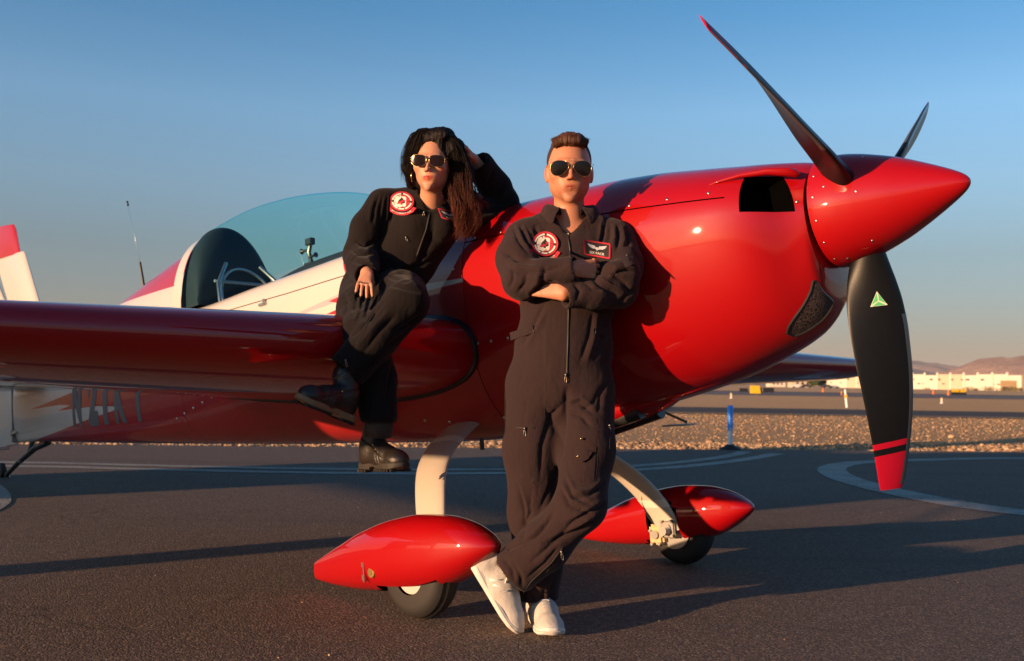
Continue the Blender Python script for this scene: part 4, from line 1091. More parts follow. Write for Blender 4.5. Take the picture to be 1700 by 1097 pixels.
for s in (-1, 1):
    V, F = leg(s); lg = part('gear_leg', V, F, M_LEG, ang=60)
    for a, b_ in ((9, 12), (28, 31)):
        V, F = leg(s, a, b_, .0022); link('tape_band', fix_normals(mesh_np(V, F)), M_TAPE, lg)
    V, F = pant_np(-1.085, -2.165, s * .874, 1.0); pt = part('wheel_fairing', V, F, M_RED, ang=60)
    # wheel well: cut from below so that the tyre shows
    cuts = []
    for c_, sz in (((-1.50, s * .874, -1.27), (.40, .165, .20)), ((-1.535, s * .76, -1.20), (.19, .13, .30))):
        bm = bmesh.new(); box_bm(bm, c_, sz, bev=.03)
        o = bpy.data.objects.new('cut', bm_mesh(bm)); COL.objects.link(o); o.parent = plane; o.location = -base_uvw; o.data.materials.append(M_DARK); cuts.append(o)
    bpy.context.view_layer.update()
    boolean(pt, cuts); sharp(pt, 50)
    wl = part('wheel', *lathe_np([(s*.874 - .055, .0), (s*.874 - .055, .075), (s*.874 - .045, .080), (s*.874 + .045, .080), (s*.874 + .055, .075), (s*.874 + .055, 0)], 36, 1), M_WHITE)
    wl.data.transform(Matrix.Translation((WC.x, 0, WC.z)))
    tp = []
    for i in range(17):
        a = math.pi * i / 16; tp.append((s*.874 - .066 * math.cos(a) , .085 + (WR - .085) * math.sin(a) ** .55 if 0 < i < 16 else .078))
    for gi in (6, 8, 10): tp[gi] = (tp[gi][0], tp[gi][1] - .004)
    V, F = lathe_np(tp, 56, 1); ty = link('tyre', fix_normals(mesh_np([(a + WC.x, b_, c_ + WC.z) for a, b_, c_ in V], F)), M_BLACKRUB, wl); sharp(ty, 30)
    V, F = lathe_np([(s*.874 - s*(-.054), .0), (s*.874 + s*.060, .0), (s*.874 + s*.060, .03), (s*.874 + s*.054, .035)], 24, 1); link('hub_cap', fix_normals(mesh_np([(a + WC.x, b_, c_ + WC.z) for a, b_, c_ in V], F)), M_STEEL, wl)
    # axle, brake caliper and bolts, inboard
    V, F = tube_np([(WC.x, s*.70, WC.z + .005), (WC.x, s*.85, WC.z)], .022, 12); part('axle', V, F, M_STEEL)
    V, F = lathe_np([(s*.80 - .004, .09), (s*.80 - .004, .0), (s*.80 + .004, 0), (s*.80 + .004, .09), (s*.80 - .004, .09)], 32, 1); part('brake_disc', [(a + WC.x, b_, c_ + WC.z) for a, b_, c_ in V], F, M_STEEL)
    bm = bmesh.new(); box_bm(bm, (WC.x - .085, s*.795, WC.z - .015), (.085, .075, .10), rot=None, bev=.012); cal = part('brake_caliper', bm_mesh(bm), None, simple('caliper_gold', (.48, .36, .20), .45, .6))
    bm = bmesh.new(); box_bm(bm, (WC.x + .0, s*.748, WC.z + .01), (.085, .014, .085), rot=None, bev=.01); part('axle_plate', bm_mesh(bm), None, M_STEEL)
    for du, dw, rr_ in ((-.03, -.03, .008), (.03, -.03, .008), (-.03, .04, .008), (.03, .04, .008), (0, .005, .024)):
        V, F = lathe_np([(-.012 if s > 0 else .012, 0), (-.012 if s > 0 else .012, rr_), (0, rr_), (0, 0)], 10, 1); part('bolt', [(a + WC.x + du, b_ + s*.742, c_ + WC.z + .01 + dw) for a, b_, c_ in V], F, M_STEEL)
    for du, dw, rr_ in ((-.085, .0, .022), (-.105, -.045, .008), (-.06, -.045, .008), (-.11, .02, .007)):
        V, F = lathe_np([(-.014 if s > 0 else .014, 0), (-.014 if s > 0 else .014, rr_), (0, rr_), (0, 0)], 12, 1); part('caliper_bolt', [(a + WC.x + du, b_ + s*.758, c_ + WC.z - .015 + dw) for a, b_, c_ in V], F, M_STEEL)
    V, F = tube_np([(-1.60, s*.70, -.98), (-1.63, s*.735, -1.05), (-1.625, s*.765, -1.12), (-1.59, s*.775, -1.17)], .005, 6); part('brake_line', V, F, M_BLACKMET)
    # leg root fairing and rubber
    # access latch on the outer face
    yo = s * .874 + s * .1115
    V, F = lathe_np([(yo, .021), (yo + s*.006, .019), (yo + s*.0065, .008), (yo + s*.009, .006), (yo + s*.009, 0)], 24, 1)
    part('valve_cover', [(a - 1.655, b_, c_ - 1.185) for a, b_, c_ in V], F, simple('brass', (.45, .32, .12), .35, .8))
    bm = bmesh.new(); box_bm(bm, (-1.70, yo + s*.0, -1.185), (.006, .012, .075)); part('hinge', bm_mesh(bm), None, M_STEEL)
    bm = bmesh.new(); box_bm(bm, (-1.71, yo - s*.004, -1.155), (.012, .012, .02)); part('hinge', bm_mesh(bm), None, M_STEEL)
    bm = bmesh.new(); box_bm(bm, (-1.71, yo - s*.004, -1.205), (.012, .012, .02)); part('hinge', bm_mesh(bm), None, M_STEEL)
# belly duct and exhaust
V, F = [], []
for u, h_, wd_ in ((-.86, .0, .04), (-.95, .022, .10), (-1.1, .045, .13), (-1.3, .055, .13), (-1.34, .055, .128)):
    bt = section(u)[1]
    for k in range(17):
        a = math.pi * k / 16; V.append((u, wd_ * math.cos(a), bt + .02 - (h_ + .02) * math.sin(a) ** .7))
for j in range(4):
    for k in range(16): F.append((j*17+k, j*17+k+1, (j+1)*17+k+1, (j+1)*17+k))
part('belly_duct', V, F, M_RED)
for v_ in (-.07, .07):
    V, F = tube_np([(-1.0, v_, -.64), (-1.30, v_, -.70), (-1.42, v_, -.735)], .032, 14); part('exhaust_pipe', V, F, M_BLACKMET)
V, F = lathe_np([(0, 0), (0, .01), (-.05, .01), (-.05, 0)], 10, 2); part('drain', [(a - 1.75, b_ - .25, c_ - .69) for a, b_, c_ in V], F, M_BLACKMET)

# ================================================================== sculpting tools (signed distance fields)
f32 = np.float32
def axis(lo, hi, coarse, fine=(), fs=.003):
    """1D grid, finer inside the given intervals"""
    x = lo; out = [lo]
    while x < hi:
        st = coarse
        for a, b in fine:
            if a - 1e-6 <= x < b: st = fs
            elif x < a < x + coarse: st = max(fs, a - x)
        x += st; out.append(x)
    return np.array(out, f32)
class SDF:
    def __init__(s, xs, ys, zs):
        s.x, s.y, s.z = xs, ys, zs; s.D = np.full((len(xs), len(ys), len(zs)), 1.0, f32)
    def region(s, lo, hi):
        sl = []
        for a, l_, h_ in zip((s.x, s.y, s.z), lo, hi):
            i = max(0, int(np.searchsorted(a, l_)) - 1); j = min(len(a), int(np.searchsorted(a, h_)) + 1); sl.append(slice(i, j))
        return tuple(sl), s.x[sl[0]][:, None, None], s.y[sl[1]][None, :, None], s.z[sl[2]][None, None, :]
    def put(s, fn, lo, hi, k=.01, op='add'):
        m_ = .035 + k
        sl, X, Y, Z = s.region([a - m_ for a in lo], [a + m_ for a in hi])
        if any(q.stop <= q.start for q in sl): return
        d = fn(X, Y, Z).astype(f32); c = s.D[sl]
        if op == 'add':
            h_ = np.maximum(k - np.abs(c - d), 0) / max(k, 1e-6); s.D[sl] = np.minimum(c, d) - h_ * h_ * k * .25
        else:
            d = -d; h_ = np.maximum(k - np.abs(c - d), 0) / max(k, 1e-6); s.D[sl] = np.maximum(c, d) + h_ * h_ * k * .25
    def cone(s, a, b, ra, rb, k=.01, op='add', xd=None, ea=1.0, eb=None):
        """tapered capsule; xd: direction along which the section is ra, across it ra*ea"""
        a = np.array(a, float); b = np.array(b, float); ba = b - a; L2 = max(ba @ ba, 1e-12); eb = ea if eb is None else eb
        rm = max(ra, rb) * max(1, ea, eb)
        lo = np.minimum(a, b) - rm; hi = np.maximum(a, b) + rm
        def fn(X, Y, Z):
            px, py, pz = X - a[0], Y - a[1], Z - a[2]
            t_ = np.clip((px * ba[0] + py * ba[1] + pz * ba[2]) / L2, 0, 1)
            qx, qy, qz = px - t_ * ba[0], py - t_ * ba[1], pz - t_ * ba[2]; r_ = ra + (rb - ra) * t_
            if xd is None: return np.sqrt(qx*qx + qy*qy + qz*qz) - r_
            ax = ba / math.sqrt(L2); xx = np.array(xd, float); xx = xx - ax * (xx @ ax); xx /= np.linalg.norm(xx); yy = np.cross(ax, xx)
            u_ = qx*xx[0] + qy*xx[1] + qz*xx[2]; v_ = qx*yy[0] + qy*yy[1] + qz*yy[2]; w_ = qx*ax[0] + qy*ax[1] + qz*ax[2]
            ry = r_ * (ea + (eb - ea) * t_); rw = np.minimum(r_, ry)
            k0 = np.sqrt((u_/r_)**2 + (v_/ry)**2 + (w_/rw)**2); k1 = np.sqrt((u_/r_**2)**2 + (v_/ry**2)**2 + (w_/rw**2)**2) + 1e-6
            return k0 * (k0 - 1) / k1
        s.put(fn, lo, hi, k, op)
    def chain(s, pts, rad, k=.01, op='add', **kw):
        for i in range(len(pts) - 1): s.cone(pts[i], pts[i+1], rad[i], rad[i+1], k, op, **kw)
    def ell(s, c, r, k=.01, op='add', M=None):
        c = np.array(c, float); r = np.array(r, float); rm = r.max()
        M = np.eye(3) if M is None else np.array(M, float)   # columns: local axes
        def fn(X, Y, Z):
            px, py, pz = X - c[0], Y - c[1], Z - c[2]
            q = [px*M[0, i] + py*M[1, i] + pz*M[2, i] for i in range(3)]
            k0 = np.sqrt(sum((q[i]/r[i])**2 for i in range(3))); k1 = np.sqrt(sum((q[i]/r[i]**2)**2 for i in range(3))) + 1e-6
            return k0 * (k0 - 1) / k1
        s.put(fn, c - rm, c + rm, k, op)
    def mesh(s):
        D = s.D; S = D < 0; nx, ny, nz = D.shape
        cnt = np.zeros((nx-1, ny-1, nz-1), np.int8)
        for i in (0, 1):
            for j in (0, 1):
                for k in (0, 1): cnt += S[i:nx-1+i, j:ny-1+j, k:nz-1+k]
        act = (cnt > 0) & (cnt < 8); I, J, K = np.nonzero(act); n = len(I)
        idx = np.full(act.shape, -1, np.int32); idx[I, J, K] = np.arange(n)
        cor = {}
        for i in (0, 1):
            for j in (0, 1):
                for k in (0, 1): cor[i, j, k] = D[I+i, J+j, K+k].astype(float)
        acc = np.zeros((n, 3)); num = np.zeros(n)
        for ax in range(3):
            o = [q for q in range(3) if q != ax]
            for p in (0, 1):
                for q in (0, 1):
                    c0 = [0, 0, 0]; c0[o[0]] = p; c0[o[1]] = q; c1 = list(c0); c1[ax] = 1
                    a, b = cor[tuple(c0)], cor[tuple(c1)]; m_ = (a < 0) != (b < 0)
                    t_ = np.where(m_, a / np.where(m_, a - b, 1), 0)
                    P = np.zeros((n, 3)); P[:, o[0]] = p; P[:, o[1]] = q; P[:, ax] = t_
                    acc[m_] += P[m_]; num[m_] += 1
        acc /= num[:, None]
        V = np.stack([s.x[I] + acc[:, 0] * (s.x[I+1] - s.x[I]), s.y[J] + acc[:, 1] * (s.y[J+1] - s.y[J]), s.z[K] + acc[:, 2] * (s.z[K+1] - s.z[K])], 1)
        F = []
        for ax in range(3):
            a = [slice(None)]*3; b = [slice(None)]*3; a[ax] = slice(0, -1); b[ax] = slice(1, None)
            A, B = S[tuple(a)], S[tuple(b)]; E = A != B
            I, J, K = np.nonzero(E); o = [q for q in range(3) if q != ax]; C = [I, J, K]
            ok = np.ones(len(I), bool)
            for q in o: ok &= (C[q] > 0) & (C[q] < (nx, ny, nz)[q] - 1)
            C = [c_[ok] for c_ in C]; fl = A[C[0], C[1], C[2]]
            q4 = []
            for d0, d1 in ((-1, -1), (0, -1), (0, 0), (-1, 0)):
                c_ = [x.copy() for x in C]; c_[o[0]] += d0; c_[o[1]] += d1; q4.append(idx[c_[0], c_[1], c_[2]])
            Q = np.stack(q4, 1); fl2 = fl if ax != 1 else ~fl
            Q[~fl2] = Q[~fl2][:, ::-1]; F.append(Q)
        F = np.concatenate(F); F = F[(F >= 0).all(1)]
        return V, F
def vnormals(V, F):
    n = np.cross(V[F[:, 2]] - V[F[:, 0]], V[F[:, 3]] - V[F[:, 1]]); N = np.zeros_like(V)
    for k in range(4): np.add.at(N, F[:, k], n)
    return N / (np.linalg.norm(N, axis=1)[:, None] + 1e-12)
def relax(V, F, it=2, lam=.5):
    for _ in range(it):
        A = np.zeros_like(V); c = np.zeros(len(V))
        for k in range(4):
            a, b = F[:, k], F[:, (k+1) % 4]; np.add.at(A, a, V[b]); np.add.at(c, a, 1); np.add.at(A, b, V[a]); np.add.at(c, b, 1)
        V = V + lam * (A / np.maximum(c, 1)[:, None] - V)
    return V
_vn = np.random.default_rng(5).random((32, 32, 32)).astype(f32)
def vnoise(P, sc):
    """value noise in [-1, 1], P Nx3, sc scalar or 3-vector"""
    q = P * np.asarray(sc) + 100.0; i = np.floor(q).astype(int); f = q - i; f = f*f*(3-2*f); r = 0
    for a in (0, 1):
        for b in (0, 1):
            for c in (0, 1):
                wgt = (f[:, 0] if a else 1-f[:, 0]) * (f[:, 1] if b else 1-f[:, 1]) * (f[:, 2] if c else 1-f[:, 2])
                r = r + wgt * _vn[(i[:, 0]+a) % 32, (i[:, 1]+b) % 32, (i[:, 2]+c) % 32]
    return r * 2 - 1
def topix(V):
    """photo pixel of world points (used to lay folds and seams out along the body)"""
    q = V - np.array([0, 0, CAM_H]); d = q @ np.array(CF)
    return np.stack([850 + FPX * (q @ np.array(CR)) / d, 548.5 - FPX * (q @ np.array(CU)) / d], 1)
def seg_dist(P, a, b):
    a = np.array(a, float); b = np.array(b, float); ba = b - a; t_ = np.clip(((P - a) @ ba) / (ba @ ba), 0, 1)
    return np.linalg.norm(P - a - t_[:, None] * ba, axis=1), t_
def folds(V, N, strokes):
    """sculpted folds: strokes (points in px, width px, height m); positive = ridge, negative = valley; front side only"""
    P = topix(V); disp = np.zeros(len(V)); vd = V - np.array([0, 0, CAM_H]); vd /= np.linalg.norm(vd, axis=1)[:, None]
    front = np.clip(-(N * vd).sum(1) * 2.5, 0, 1)
    for pts, wd, h_ in strokes:
        best = np.full(len(V), 0.0)
        n = len(pts) - 1
        for i in range(n):
            d, t_ = seg_dist(P, pts[i], pts[i+1]); g = (i + t_) / n
            env = np.clip(np.minimum(g * 3.5, (1 - g) * 3.5), 0.0, 1) ** .7
            best = np.maximum(best, np.exp(-np.abs(d / wd) ** 1.4) * env)
        disp += 1.25 * h_ * best
    return disp * front
def wrinkle(V, amp, sc, stretch=(1, 1, .45), seed=0.0):
    P = V + seed; w_ = vnoise(P, 3.0) * .06
    q = P + np.stack([w_, w_, w_], 1)
    n1 = vnoise(q, np.array(stretch) * sc); n2 = vnoise(q + 3.3, np.array(stretch) * sc * 2.1)
    r1 = 1 - np.abs(n1) * 2.2; r2 = 1 - np.abs(n2) * 2.2
    return amp * (np.clip(r1, -1, 1) * .65 + np.clip(r2, -1, 1) * .35) * (.55 + .45 * vnoise(P, 5.0))
from mathutils.bvhtree import BVHTree
def bvh_of(objs):
    V = []; F = []
    for o in objs:
        me = o.data; k = len(V); mw = o.matrix_world
        V += [mw @ v.co for v in me.vertices]; F += [tuple(i + k for i in p.vertices) for p in me.polygons]
    return BVHTree.FromPolygons(V, F)
CAMP = Vector((0, 0, CAM_H))
def ray_dir(px, py): return (CF + CR * ((px - 850) / FPX) - CU * ((py - 548.5) / FPX)).normalized()
def hit(bv, px, py):
    p, n_, i, d = bv.ray_cast(CAMP, ray_dir(px, py)); return p, n_, d
def decal(name, me, fpx, bv, mat, parent, off=.003, conform=True, samp=None, smooth=False):
    """lay a flat mesh on cloth: fpx maps its (x, y) to a photo pixel, the surface there gives the depth"""
    pts = [fpx(v.co.x, v.co.y) for v in me.vertices]
    sp_ = samp or pts
    A = []; B = []
    cx_ = sum(p[0] for p in sp_) / len(sp_); cy_ = sum(p[1] for p in sp_) / len(sp_)
    for p in sp_:
        h_ = hit(bv, *p)
        if h_[0] is not None: A.append([1, p[0]-cx_, p[1]-cy_, (p[0]-cx_)**2, (p[1]-cy_)**2, (p[0]-cx_)*(p[1]-cy_)]); B.append(h_[2])
    A = np.array(A); B = np.array(B); med = np.median(B); ok = np.abs(B - med) < .05; A = A[ok]; B = B[ok]
    if len(B) > 12: c_ = np.linalg.lstsq(A, B, rcond=None)[0]; res = np.percentile(A @ c_ - B, 92)
    else: c_ = np.array([B.mean(), 0, 0, 0, 0, 0]); res = 0
    for v, p in zip(me.vertices, pts):
        a = np.array([1, p[0]-cx_, p[1]-cy_, (p[0]-cx_)**2, (p[1]-cy_)**2, (p[0]-cx_)*(p[1]-cy_)])
        dd = float(a @ c_) - max(0, res)
        if not conform:
            h_ = hit(bv, *p); dd = min(h_[2], dd + .02) if h_[0] is not None else dd
            if h_[0] is not None and abs(h_[2] - med) < .06: dd = h_[2]
        v.co = CAMP + ray_dir(*p) * (dd - off)
    me.update(); return link(name, me, mat, parent, smooth=smooth)
def surf_tube(name, pts, rad, bv, mat, parent, off=.0, dens=6, n=6):
    """a cord laid on a surface through pixel points"""
    q = []
    for a, b in zip(pts[:-1], pts[1:]):
        L_ = math.hypot(b[0]-a[0], b[1]-a[1]); k = max(1, int(L_ / dens))
        q += [(a[0]+(b[0]-a[0])*i/k, a[1]+(b[1]-a[1])*i/k) for i in range(k)]
    q.append(pts[-1]); W_ = []; last = None
    for p in q:
        h_ = hit(bv, *p)
        if h_[0] is None: d = last
        else: d = h_[2]
        if d is None: continue
        last = d; W_.append(CAMP + ray_dir(*p) * (d - off))
    for _ in range(1):
        W_ = [W_[0]] + [(W_[i-1] + W_[i]*2 + W_[i+1]) / 4 for i in range(1, len(W_)-1)] + [W_[-1]]
    V, F = tube_np(W_, rad, n); return link(name, mesh_np(V, F), mat, parent)
def np3(v): return np.array(v, float)
def A_(px, py, Y): return np3(at(px, py, Y))

def cloth(name, c, c2, warm=0):
    t = NT(name); wv = t.n('ShaderNodeTexWave'); 
    nf = t.noise(6, 4, .6); ff = t.noise(900, 2)
    col = t.mix(nf, c, c2); col = t.mix(t.math('MULTIPLY', ff, .35), col, tuple(x * .5 for x in c))
    t.base(col, .92, spec=.12)
    try: t.b.inputs['Sheen Weight'].default_value = .06; t.b.inputs['Sheen Roughness'].default_value = .5
    except Exception: pass
    n1 = t.noise(13, 2, .5, sc3=(1, 1, .55)); r1 = t.math('ABSOLUTE', t.math('MULTIPLY_ADD', n1, 2.0, -1.0)); n2 = t.noise(34, 3, .55, sc3=(1, 1, .6)); r2 = t.math('ABSOLUTE', t.math('MULTIPLY_ADD', n2, 2.0, -1.0))
    h = t.math('ADD', t.math('MULTIPLY', t.noise(1100, 2), .05), t.math('ADD', t.math('MULTIPLY', t.math('POWER', r1, .7), 1.0), t.math('MULTIPLY', t.math('POWER', r2, .75), .45)))
    t.bump(h, .32, .011); return t.m
M_SUIT = cloth('faded_black_cotton', (.026, .0155, .0165), (.035, .020, .020))
M_SUIT_SHADED = cloth('shaded_black_cotton', (.0085, .0062, .0062), (.013, .009, .0085))  # same suit cloth, darkened so the shade on the woman is in its colour
def skin(name, c, sss=.1):
    t = NT(name); at_ = t.n('ShaderNodeAttribute'); at_.attribute_name = 'tint'
    col = t.mix(1.0, c, at_.outputs['Color'], 'MULTIPLY'); col = t.mix(t.math('MULTIPLY', t.noise(45, 4, .6), .35), col, t.mix(1.0, col, (1.0, .75, .68), 'MULTIPLY'))
    t.base(col, .5, spec=.35); t.b.inputs['Subsurface Weight'].default_value = sss; t.b.inputs['Subsurface Radius'].default_value = (.012, .005, .003); t.b.inputs['Subsurface Scale'].default_value = .5
    t.bump(t.noise(420, 3), .12, .001); return t.m
M_SKIN = skin('skin', (.45, .20, .115)); M_SKIN2 = skin('fair_skin', (.50, .245, .150))
M_GOLD = simple('gold_wire', (.75, .52, .22), .25, 1.0); M_LENS = simple('dark_lens', (.006, .004, .004), .12, coat=.0, nz=0, spec=.35)
M_CHROME = simple('zip_metal', (.24, .21, .17), .4, 1.0)
M_THREAD = simple('zip_tape', (.008, .007, .008), .7); M_STITCH = simple('stitching', (.016, .012, .012), .9)
M_PRED = simple('patch_red', (.42, .012, .03), .8, nz=.15, nscale=400, bump=.4, bscale=900); M_PWHITE = simple('patch_white', (.62, .58, .50), .85, nz=.1, nscale=400, bump=.4, bscale=900)
M_PBLACK = simple('patch_black', (.012, .010, .012), .85, bump=.4, bscale=900); M_PGREY = simple('patch_silver', (.45, .44, .47), .7, nz=.2, nscale=600)

def head(F, o, Mx, sc=1.0, male=True):
    """o centre, Mx 3x3 columns = head's (viewer right, back, up) axes"""
    o = np3(o); Mx = np.array(Mx)
    def P(x, y, z): return o + Mx @ (np.array([x, y, z]) * sc)
    def E(x, y, z, rx, ry, rz, k=.01, op='add', M=None): F.ell(P(x, y, z), np.array([rx, ry, rz]) * sc, k * sc, op, Mx if M is None else Mx @ M)
    def C(a, b, ra, rb, k=.01, op='add'): F.cone(P(*a), P(*b), ra * sc, rb * sc, k * sc, op)
    j = 1.0 if male else .86
    E(0, .018, .036, .0735, .094, .084, .02)
    E(0, -.024, -.010, .0650 if male else .0635, .068, .086, .03)
    E(0, -.030, -.058, .052 * j, .052, .050, .03)
    for s in (-1, 1):
        E(s*.049*j, .000, -.052, .0135, .028, .026, .03)
        E(s*.044, -.062, -.020, .021, .021, .018, .025)
        E(s*.0315, -.103, .002, .0170, .0120, .0120, .014, 'sub')
        E(s*.031, -.080, -.001, .0125, .0125, .0125, .004)
        E(s*.0765, .006, -.012, .0085, .018, .030, .008, M=np.array(Matrix.Rotation(R(-10*s), 3, 'Z') @ Matrix.Rotation(R(-8), 3, 'X')))
        E(s*.0845, .000, -.006, .0040, .009, .017, .004, 'sub')
        C((s*.010, -.093, .020), (s*.043, -.081, .021), .0085 if male else .0055, .0065, .015)
    E(0, -.0730, -.060, .036*j, .022, .030, .024)
    E(0, -.0775, -.100, .0200*j, .0185, .0165, .020)
    E(0, -.100, -.083, .020, .008, .0045, .012, 'sub')
    C((0, -.090, .014), (0, -.111, -.026), .0055, .0072 if male else .0062, .012)
    E(0, -.1125, -.0325, .0092*j, .0090, .0080, .008)
    for s in (-1, 1):
        E(s*.0105*j, -.1030, -.0360, .0062, .0085, .0056, .006)
        E(s*.0058*j, -.1100, -.0410, .0026, .0036, .0022, .002, 'sub')
    for s in (-1, 1):
        C((0, -.0925, -.0585), (s*.0240, -.0820, -.0612 + (0 if male else .002)), .0040, .0016, .005)
        C((0, -.0915, -.0675), (s*.0215, -.0815, -.0640), .0052, .0016, .005)
        C((s*.006, -.0935, -.0575), (s*.010, -.0920, -.0580), .0034, .0030, .004)
    up_ = 0 if male else .0022
    for s in (-1, 1): C((s*.0265, -.0850, -.0625 + up_), (0, -.0985, -.0630), .0009, .0011, .0016, 'sub')
    return P
def tint_attr(me, V, fns):
    col = np.ones((len(V), 4), f32)
    for fn in fns: fn(V, col)
    a = me.attributes.new('tint', 'FLOAT_COLOR', 'POINT'); a.data.foreach_set('color', col.ravel())
def blob(c, r, color, soft=.5, Mx=None):
    c = np3(c); r = np.array(r, float) if not np.isscalar(r) else np.array([r]*3)
    def fn(V, col):
        q = V - c
        if Mx is not None: q = q @ np.array(Mx)
        d = np.linalg.norm(q / r, axis=1); w_ = np.clip((1 - d) / soft, 0, 1)[:, None]; col[:, :3] = col[:, :3] * (1 - w_) + col[:, :3] * np.array(color) * w_
    return fn
def hand(F, wrist, palm_dir, side_dir, curls, sc=1.0, spread=.12, thumb=True, tuck=False, thumb_curl=.4, flip=1, fr=.0078):
    """palm_dir from wrist to knuckles, side_dir from little finger to index; fingers curl towards their cross product"""
    w_ = Vector(wrist); d = Vector(palm_dir).normalized(); s_ = Vector(side_dir); s_ = (s_ - d * s_.dot(d)).normalized(); n_ = d.cross(s_) * flip
    L = .095 * sc
    F.cone(w_ + s_*.010*sc, w_ + d*L + s_*.026*sc, .020*sc, .0115*sc, .012, xd=tuple(s_), ea=.75)
    F.cone(w_ - s_*.010*sc, w_ + d*L*.93 - s_*.028*sc, .019*sc, .0110*sc, .012, xd=tuple(s_), ea=.75)
    F.cone(w_, w_ + d*L, .022*sc, .0125*sc, .012, xd=tuple(s_), ea=.7)
    tips = []
    for i, (ln, off) in enumerate(((.070, .033), (.078, .012), (.072, -.010), (.056, -.031))):
        b = w_ + d * L * (1.0 - .012 * i * i) + s_ * off * sc; dd = (d + s_ * (spread * (1.2 - i * .8))).normalized(); p = b; c_ = curls[i] if isinstance(curls, (list, tuple)) else curls
        pts = [p]; rr = [fr*1.12*sc]
        for jn, fr_ in enumerate((.46, .31, .25)):
            dd = (Matrix.Rotation(c_ * (1.0, 1.15, .7)[jn] , 3, d.cross(n_).normalized()) @ dd) if c_ else dd
            p = p + dd * ln * fr_ * sc; pts.append(p); rr.append(fr*sc*(1.0, .93, .82)[jn])
        for k in range(3): F.cone(pts[k], pts[k+1], rr[k], rr[k+1], .0022)
        tips.append((pts[-1], dd, n_))
    if thumb:
        b = w_ + d * .022*sc + s_ * .020*sc; t1 = (d * .75 + s_ * .75 + n_ * .35).normalized(); t2 = (d * .95 + s_ * .30 + n_ * thumb_curl).normalized()
        if tuck: t1 = (d * .9 + s_ * .3 + n_ * .5).normalized(); t2 = (d * .9 + n_ * .6).normalized()
        p1 = b + t1*.040*sc; p2 = p1 + t2*.032*sc; p3 = p2 + t2*.024*sc
        F.cone(b, p1, .0145*sc, .0110*sc, .010); F.cone(p1, p2, .0105*sc, .0092*sc, .003); F.cone(p2, p3, .0092*sc, .0075*sc, .003)
    return tips
def shoe_field(o, ax, up, L=.285, res=.0035):
    """local grid for a shoe; returns field and to-world"""
    pass
def local_obj(name, V, F, mat, parent, Mw, smooth=True):
    """mesh given in local coordinates placed by matrix Mw (vertices stay local)"""
    me = mesh_np(np.asarray(V, float), F) ; o = link(name, me, mat, parent, smooth); o.matrix_local = parent.matrix_world.inverted() @ Mw if parent else Mw; return o

# ================================================================== the standing man
def person_root(loc, label):
    e = empty('person', loc); tag(e, label, 'person'); return e
def ppart(name, me, mat, root, smooth=True):
    o = link(name, me, mat, root, smooth); o.location = -Vector(root.location); return o
def npart(name, V, F, mat, root, smooth=True): return ppart(name, mesh_np(V, F), mat, root, smooth)
I3 = np.eye(3)
man = person_root(Vector((.12, 3.80, 0)), 'man in a black flight suit leaning on the cowling with folded arms and crossed ankles')
HS = 1.085
HM = A_(945, 283.5, 3.84)
# left foot stands on its toe: heel and toe points of the sole, and the foot line inside the shoe
toe = Vector(gpt(847, 1050) + (0.0,)); toe.z = .006
heelp = Vector(A_(776, 930, 3.77)); ax = (toe - heelp).normalized(); LUP = Vector((.90, -.10, .42)); LUP = (LUP - ax*LUP.dot(ax)).normalized()
LF0 = np3(heelp + ax*.062 + LUP*.105); LF1 = np3(heelp + ax*.21 + LUP*.040)
# ---------------- body: one continuous surface
zs = axis(-.02, 1.86, .008, [(1.24, 1.38), (1.53, 1.80)], .0026)
xs = axis(-.13, .55, .007, [(.10, .34)], .0026)
ys = axis(3.50, 4.08, .007, [(3.62, 3.90)], .003)
F = SDF(xs, ys, zs)
HRM = np.array(Matrix.Rotation(R(5), 3, 'X')); P = head(F, HM, HRM, HS, True)
F.cone(P(0, .020, -.06), A_(946, 398, 3.88), .054, .062, .02)
F.cone(A_(905, 385, 3.88), A_(988, 385, 3.88), .045, .045, .03)            # trapezius, under the suit
F.cone(A_(946, 420, 3.88), A_(942, 520, 3.86), .125, .115, .03, xd=(1, 0, 0), ea=.70)
F.cone(A_(942, 520, 3.86), A_(930, 640, 3.85), .115, .13, .03, xd=(1, 0, 0), ea=.75)
rsh, rel, rwr = A_(868, 398, 3.86), A_(866, 462, 3.72), A_(952, 447, 3.635)
lsh, lel, lwr = A_(1024, 398, 3.86), A_(1026, 478, 3.73), A_(936, 486, 3.655)
F.chain([A_(946, 392, 3.88), rsh, rel], [.06, .055, .043], .02); F.cone(rel, rwr, .043, .0255, .01, xd=(0, 0, 1), ea=.8)
F.chain([A_(946, 392, 3.88), lsh, lel], [.06, .055, .043], .02); F.cone(lel, lwr, .043, .0255, .01, xd=(0, 0, 1), ea=.8)
hand(F, rwr, A_(996, 446, 3.690) - rwr, (0, .1, 1), [.55, .55, .55, .55], .95, flip=-1, thumb=True, tuck=True, spread=.03)
hand(F, lwr, A_(880, 470, 3.690) - lwr, (0, .1, 1), [.2, .25, .3, .3], 1.0, flip=1)
rhip, rkn, ran = A_(888, 650, 3.85), A_(880, 830, 3.83), A_(893, 995, 3.87)
lhip, lkn, lan = A_(980, 655, 3.83), A_(962, 842, 3.66), LF0
F.chain([rhip, rkn, ran], [.082, .052, .036], .02); F.chain([lhip, lkn, A_(890, 912, 3.705), lan], [.082, .048, .040, .026], .02)
F.cone(ran, A_(905, 1040, 3.74), .034, .03, .02); F.cone(lan, LF1, .026, .020, .02)
V, Q = F.mesh(); V = relax(V, Q, 2, .4)
me = mesh_np(V, Q)
lip = (.90, .62, .60); dk = (.50, .34, .32)
